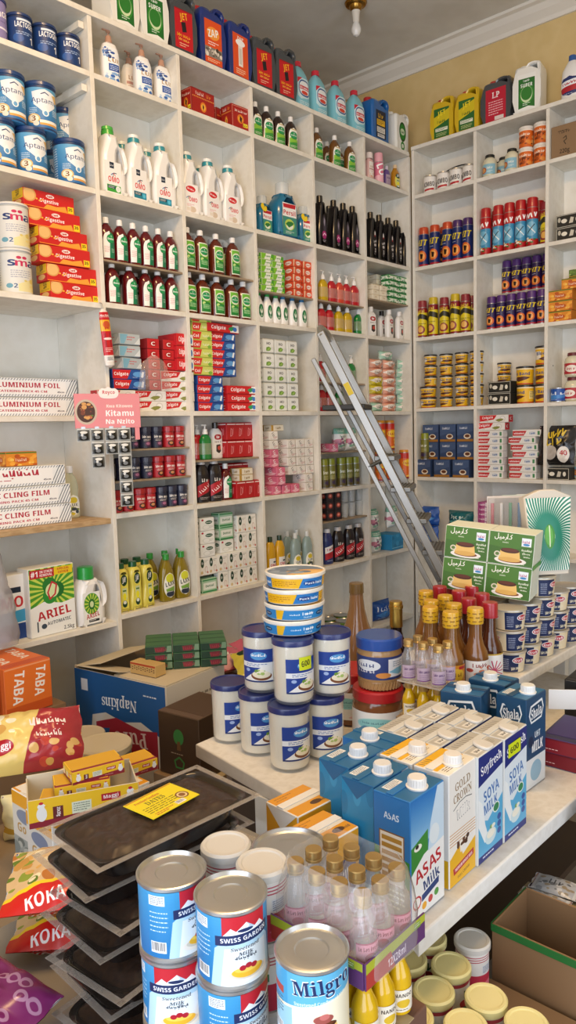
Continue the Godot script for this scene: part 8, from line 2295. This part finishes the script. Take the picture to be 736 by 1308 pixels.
func foreground() -> void:
	var top := mat("8d8a84", .5)
	var t := thing("display_table", "low grey table under the piled cans and date trays", "table")
	part(t, "table_top", poly_slab([[1.22, 2.68], [1.5, 2.68], [1.78, 2.83], [2.03, 3.02], [2.03, 3.6], [1.22, 3.6]], .65, .68, top))
	for p in [Vector3(1.28, 0, 2.93), Vector3(1.7, 0, 2.93), Vector3(1.28, 0, 3.54), Vector3(1.97, 0, 3.54)]: board(t, "leg", p - Vector3(.02, 0, .02), p + Vector3(.02, .65, .02), mat("6f6c66", .6))
	put("millac", "yellow and white cream carton nearer the counter slab", "", Vector3(1.588, .6805, 2.81), 86, 0)
	put("millac", "yellow and white cream carton with a navy badge", "", Vector3(1.677, .6805, 2.86), 86, 0)
	# cans
	var y := .6805
	for k in 4:
		put("swiss", ["blue condensed milk can at the foot of the front pile", "blue condensed milk can second in the front pile", "blue condensed milk can third in the front pile", "topmost blue condensed milk can of the front pile"][k], "blue condensed milk cans", Vector3(1.862 + .002 * (k % 2), y + k * .0877, 3.233), [150, 140, 183, 155][k], 0)
		put("swiss", ["blue condensed milk can at the foot of the pile by the date trays", "blue condensed milk can second in the pile by the date trays", "blue condensed milk can third in the pile by the date trays", "topmost blue condensed milk can by the date trays"][k], "blue condensed milk cans", Vector3(1.782, y + k * .0877, 3.247), [140, 140, 137, 187][k], 0)
		put("whitecan", ["white and red can at the foot of its pile", "second white and red can of its pile", "third white and red can of its pile", "topmost white and red can with a grey lid"][k], "white and red cans", Vector3(1.838, y + k * .0852, 3.158), [50, 20, 70, 40][k], 0)
		put("whitecan", ["white can at the foot of the rear pile", "second white can of the rear pile", "third white can of the rear pile", "topmost white can of the rear pile"][k], "rear white cans", Vector3(1.776, y + k * .0852, 3.158), 40, 30)
	for k in 2: put("bigtin", ["large tin under the open silver one", "large silver tin with a sunken lid"][k], "", Vector3(1.722, y + k * .1205, 2.985), 30, 0)
	plain_box("small case under the can with the pudding picture", Vector3(1.925, y, 3.18), Vector3(1.995, .73, 3.25), "7a6248")
	for k in 3: put("milgro", ["condensed milk can at the foot of the pudding picture pile", "second condensed milk can of the pudding picture pile", "topmost condensed milk can with a pudding picture"][k], "", Vector3(1.96, .7305 + k * .0902, 3.213), [60, 90, 130][k], 0)
	# date trays
	var base := Vector3(1.567, y, 3.107)
	for k in 7:
		var o := thing("date_tray", ["lowest tray of dark dates", "second tray of dark dates from the table", "third tray of dark dates from the table", "fourth tray of dark dates from the table", "fifth tray of dark dates from the table", "tray of dark dates just under the top one", "topmost tray of dark dates with a yellow label"][k], "date tray", base + Vector3([.012, -.006, .008, -.01, .004, -.012, 0.0][k], k * .0425, [.004, -.008, .006, .0, -.008, .006, 0.0][k]), 90 + [4, -3, 5, -2, 3, -5, -3][k], "date trays")
		dates(o, k)
	# twelve packs of flavour bottles
	plain_box("case under the flavour bottle packs", Vector3(1.872, y, 3.06), Vector3(2.0, .865, 3.165), "6a4a3a")
	for lay in 2:
		for i in 4:
			for j in 3:
				put(["flavour_yellow", "flavour_pink"][lay], ["yellow flavour bottle in the lower pack", "clear flavour bottle with a pink label in the upper pack"][lay], ["yellow flavour bottles", "pink flavour bottles"][lay], Vector3(1.978 - i * .0315, [.8655, .9555][lay], 3.15 - j * .0315), 60, 20)
	var tr := thing("bottle_tray", "printed card tray with a purple band under the pink labelled bottles", "tray", Vector3(1.931, .9465, 3.1185), 90)
	board(tr, "base", Vector3(-.055, 0, -.065), Vector3(.055, .0085, .066), mat("b9b0a4", .6))
	part(tr, "printed_front", printed(Vector3(.112, .03, .0025), {"f": "tray_band"}, mat("5a2f66", .5), .0005), Vector3(0, 0, .0665))
	part(tr, "printed_side", printed(Vector3(.13, .03, .0025), {"b": "tray_band", "f": "tray_band"}, mat("5a2f66", .5), .0005), Vector3(-.056, 0, 0), Vector3(0, PI / 2, 0))
	var sh := thing("shrink_film", "crinkled clear shrink film around the upper pack of bottles", "plastic film", Vector3(1.931, .9465, 3.1185))
	var nz := FastNoiseLite.new()
	nz.seed = 9
	nz.frequency = 26.0
	var b := MB.new()
	var rows := []
	for i in 9:
		var v := i / 8.0
		var row := PackedVector3Array()
		for j in 49:
			var a := TAU * j / 48
			var s := signf(sin(a)) * pow(absf(sin(a)), .35)
			var c := signf(cos(a)) * pow(absf(cos(a)), .35)
			var shrink := 1.0 - .2 * pow(v, 3)
			var w := .003 * nz.get_noise_3d(s * .5, v * .4, c * .5)
			var fl := 1.0 + .1 * pow(1.0 - v, 2)
			row.append(Vector3(s * (.0705 * shrink * (fl if s < 0 else 1.0) + w), .001 + v * .096 + (w if i == 8 else 0.0), c * (.0545 * shrink + w)))
		rows.append(row)
	b.grid(rows, true, Rect2(0, 0, 1, 1))
	part(sh, "film", b.mesh(film("f0eeea", .16, .08)))
	left_side()

func dates(o: Node3D, k: int) -> void:   # black tray of packed dates under clear film, flange all round
	var L := .25
	var W := .135
	var tray := MB.new()
	var rows := []
	for q in [[.0, .84], [.034, .97], [.0355, 1.06]]:
		var row := PackedVector3Array()
		for j in 33:
			var a := TAU * j / 32 - PI
			var s := signf(sin(a)) * pow(absf(sin(a)), .3)
			var c := signf(cos(a)) * pow(absf(cos(a)), .3)
			row.append(Vector3(s * L / 2 * q[1], q[0], c * W / 2 * q[1]))
		rows.append(row)
	tray.grid(rows, true, Rect2(0, 0, 1, 1))
	part(o, "tray", tray.mesh(gloss("171210", .12)))
	var nz := FastNoiseLite.new()
	nz.seed = 20 + k
	nz.frequency = 38.0
	var d := MB.new()
	rows = []
	for i in 27:
		var row := PackedVector3Array()
		for j in 43:
			var u := j / 42.0
			var v := i / 26.0
			var e := minf(1.0, 9 * minf(minf(u, 1 - u), minf(v, 1 - v)))
			row.append(Vector3((u - .5) * L * .95, .03 + e * .0075 + .0048 * e * nz.get_noise_2d(u * .25, v * .135), (.5 - v) * W * .95))
		rows.append(row)
	d.grid(rows, false, Rect2(0, 0, 1, 1))
	part(o, "dates", d.mesh(grain(["1a0d07", "27150b", "3c2413", "20110a"], Vector3(9, 9, 9), .4, .03, 41)))
	var f := MB.new()
	rows = []
	for i in 15:
		var row := PackedVector3Array()
		for j in 21:
			var u := j / 20.0
			var v := i / 14.0
			var e := minf(1.0, 7 * minf(minf(u, 1 - u), minf(v, 1 - v)))
			var lift := .0012 * nz.get_noise_2d(u * .3 + 5, v * .3)
			row.append(Vector3((u - .5) * L * 1.13, .036 + e * .0048 + lift, (.5 - v) * W * 1.16))
		rows.append(row)
	f.grid(rows, false, Rect2(0, 0, 1, 1))
	part(o, "film", f.mesh(film("8a8076", .07, .3)))
	var fg := MB.new()   # sealed flange, pale where film meets film
	for q in [[Vector3(0, .0358, W * .55), Vector3(L * 1.13, .0008, W * .07)], [Vector3(0, .0358, -W * .55), Vector3(L * 1.13, .0008, W * .07)], [Vector3(L * .545, .0358, 0), Vector3(L * .04, .0008, W * 1.16)], [Vector3(-L * .545, .0358, 0), Vector3(L * .04, .0008, W * 1.16)]]: fg.box(q[0], q[1], .0002)
	part(o, "flange", fg.mesh(film("c4bdb4", .34, .3)))
	if k == 6: part(o, "label", printed(Vector3(.092, .0012, .066), {"t": "dates"}, mat("e6d51c", .5), .0003), Vector3(.02, .0425, -.008), Vector3(0, .12, 0))

func left_side() -> void:
	# low table of stock cubes, cream cases and noodles
	var t := thing("side_table", "low wooden table under the cream cases and noodles", "table")
	part(t, "table_top", poly_slab([[.55, 2.6], [1.2, 2.6], [1.2, 3.5], [.55, 3.5]], .47, .5, mat("8a7a66", .6)))
	for p in [Vector3(.6, 0, 2.65), Vector3(1.15, 0, 2.65), Vector3(.6, 0, 3.45), Vector3(1.15, 0, 3.45)]: board(t, "leg", p - Vector3(.02, 0, .02), p + Vector3(.02, .47, .02), mat("6a5c4c", .6))
	put("uht", "white case with yellow triangles, its print facing the date trays", "", Vector3(.955, .5005, 2.83), 90, 0)
	put("uht", "white case with yellow triangles behind another", "", Vector3(.835, .5005, 2.8), 90, 0)
	maggi_tray(Vector3(.99, .7013, 2.87), 62)
	for i in 3: put("flatmaggi", "flat yellow stock cube box on the white case", "flat stock cube boxes", Vector3(.93 + i * .03, .7013, 2.70 - .0 * i), 80, 4) if i == 0 else null
	put("cube_bag", "cream bag of stock cubes below the red bag", "", Vector3(.69, .5005, 2.80), 60, 0)
	put("cube_bag", "cream bag of stock cubes beside another", "", Vector3(.67, .5005, 3.03), 62, 0)
	put("maggi_bag", "red and cream bag of stock cubes with Arabic lettering", "", Vector3(.63, .645, 2.79), 60, 0, Vector3(-.75, 0, 0))
	# noodles, pasta, sweets in front of the cases
	put("koka", "yellow and red noodle packet lying on another", "", Vector3(1.395, .775, 3.165), 52, 0, Vector3(-1.42, 0, 0))
	put("koka", "yellow and red noodle packet under another", "", Vector3(1.4, .711, 3.165), 46, 0, Vector3(-1.5, 0, 0))
	put("pasta", "purple patterned pasta bag lying before the date trays", "", Vector3(1.435, .722, 3.405), 8, 0, Vector3(-1.45, 0, 0))
	put("pinkbag", "deep pink bag beside the purple pasta bag", "", Vector3(1.5, .717, 3.595), 0, 0, Vector3(-1.5, 0, 0))
	var bw := thing("metal_bowl", "grey metal bowl upturned beside the pink bag", "bowl", Vector3(1.3, .6805, 3.5))
	var b := MB.new()
	b.lathe(prof([.075, 0, .078, .002, .07, .03, .05, .045, 0, .05]), 40)
	part(bw, "shell", b.mesh(mat("9aa4ac", .35, .6)))
	# cartons along the long shelving
	plain_box("brown case under the blue napkin carton", Vector3(.04, 0, 1.97), Vector3(.5, .34, 2.32), "927656", 8)
	napkins()
	plain_box("brown case under the dark kettle box", Vector3(.53, 0, 2.11), Vector3(.74, .46, 2.33), "866a4a", 8)
	put("ager", "dark brown box with a small tree print", "", Vector3(.63, .4605, 2.215), 8, 0)
	for i in 3:
		for j in 3:
			for k in 3: put("greensoap", "green and red soap box in the wrapped block on the napkin carton", "green soap boxes", Vector3(.36, .7075 + k * .0287, 2.035) + Vector3((i - 1) * .0945, 0, 0).rotated(Vector3.UP, .9) + Vector3(0, 0, (j - 1) * .054).rotated(Vector3.UP, .9), 51.6, .5)
	carton_box("chequer", "wafer_box", "box", .12, .04, .05, {"f": "flatprint"}, "c9a86a")
	put("chequer", "small chequered box lying on the napkin carton flap", "", Vector3(.36, .7078, 2.205), 8, 0)
	plain_box("brown case under the round tins", Vector3(.25, 0, 2.38), Vector3(.62, .42, 2.62), "8a6e4e")
	put("roundtin", "round tin with a beige lid beside the blue carton", "", Vector3(.36, .4205, 2.47), 20, 0)
	put("roundtin_big", "large round tin with a beige lid beside the yellow bag", "", Vector3(.52, .4205, 2.5), 20, 0)
	plain_box("brown case under the orange sauce cartons", Vector3(.02, 0, 2.45), Vector3(.24, .65, 2.9), "7f6446")
	put("tabasco", "orange carton with white letters beside the washing powder", "", Vector3(.125, .6505, 2.58), 92, 0)
	put("tabasco", "orange carton with white letters at the frame end of the pile", "", Vector3(.125, .6505, 2.77), 88, 0)
	# bags of sweets in the bottom cubbies
	var hb := thing("hanging_bag", "grey translucent plastic bag hanging at the washing powder shelf", "plastic bag", Vector3(.03, .83, 2.59))
	var nz := FastNoiseLite.new()
	nz.seed = 31
	nz.frequency = 7.0
	var g := MB.new()
	var rows := []
	for i in 13:
		var v := i / 12.0
		var row := PackedVector3Array()
		for j in 25:
			var a := TAU * j / 24
			var r := lerpf(.1, .035, pow(v, 1.6)) * (1 + .25 * nz.get_noise_3d(cos(a) * .3, v, sin(a) * .3))
			row.append(Vector3(cos(a) * r * .5, v * .36, sin(a) * r))
		rows.append(row)
	g.grid(rows, true, Rect2(0, 0, 1, 1), true)
	part(hb, "film", g.mesh(film("b4b4ba", .6, .3)))
	plain_box("brown case under the sweet bags", Vector3(.03, 0, 1.35), Vector3(.4, .5, 1.75), "8d7150")
	put("pinkbag", "bright pink sweet bag on the brown case", "", Vector3(.16, .535, 1.62), 80, 0, Vector3(-1.3, 0, 0))
	put("yellowbag", "yellow sweet bag beside the bright pink one", "", Vector3(.33, .54, 1.6), 60, 0, Vector3(-1.2, 0, 0))
	put("pinkbag", "second bright pink sweet bag, further along the case", "", Vector3(.13, .535, 1.36), 90, 0, Vector3(-1.3, 0, 0))

func maggi_tray(at: Vector3, yaw: float) -> void:   # open printed tray with a clear bag of cubes inside
	var o := thing("stock_cube_tray", "open yellow tray with hens printed at its ends, holding cube packs", "tray", at, yaw)
	var w := .23
	var d := .13
	var h := .062
	board(o, "bottom", Vector3(-w / 2, 0, -d / 2), Vector3(w / 2, .003, d / 2), mat("cfc7b4", .7))
	part(o, "front", printed(Vector3(w, h, .003), {"f": "maggi"}, mat("d8cfb8", .7), .0006), Vector3(0, 0, d / 2))
	part(o, "back", printed(Vector3(w, h, .003), {"b": "maggi"}, mat("d8cfb8", .7), .0006), Vector3(0, 0, -d / 2))
	for s in [-1.0, 1.0]: part(o, "end", printed(Vector3(d, h * .9, .003), {"f": "maggi"}, mat("d8cfb8", .7), .0006), Vector3(s * w / 2, 0, 0), Vector3(0, s * PI / 2, 0))
	for i in 3:
		var q := put("flatmaggi", "yellow stock cube pack inside the open tray", "stock cube packs in the tray", Vector3.ZERO, 0, 0)
		q.transform = o.transform * Transform3D(Basis(Vector3.UP, .2 * (i - 1)), Vector3(-.03 + .03 * i, .004 + .031 * i * .9, -.01 * i))

func napkins() -> void:   # open blue carton, printed upside down
	var w := .44
	var d := .3
	var h := .36
	var o := thing("napkin_carton", "open blue carton standing upside down with white script lettering", "box", Vector3(.268, .3405, 2.13), 8)
	part(o, "front", printed(Vector3(w, h, .005), {"f": "napkins"}, mat("cfc6b2", .75), .001), Vector3(0, 0, d / 2))
	part(o, "back", printed(Vector3(w, h, .005), {}, mat("a88f6c", .8), .001), Vector3(0, 0, -d / 2))
	part(o, "end", printed(Vector3(d, h, .005), {"f": "cartonprint"}, mat("cfc6b2", .75), .001), Vector3(w / 2, 0, 0), Vector3(0, PI / 2, 0))
	part(o, "end", printed(Vector3(d, h, .005), {"b": "cartonprint"}, mat("a88f6c", .8), .001), Vector3(-w / 2, 0, 0), Vector3(0, PI / 2, 0))
	board(o, "bottom", Vector3(-w / 2, 0, -d / 2), Vector3(w / 2, .005, d / 2), mat("a88f6c", .8))
	board(o, "flap", Vector3(-.02, h, -d / 2), Vector3(w / 2, h + .005, d / 2), mat("c9bca0", .8))
	# flaps bent outwards and across
	for q in [[Vector3(-.1, h - .002, d / 2 - .06), Vector3(.22, .004, .14), Vector3(-.25, 0, .04)], [Vector3(-w / 2 + .05, h + .012, 0), Vector3(.14, .004, d * .9), Vector3(0, 0, .22)], [Vector3(.06, h - .01, -d / 2 + .05), Vector3(.3, .004, .12), Vector3(.12, 0, 0)]]:
		var k := MB.new()
		k.box(Vector3.ZERO, q[1], .001)
		part(o, "flap", k.mesh(mat("c9bca0", .8)), q[0], q[2])
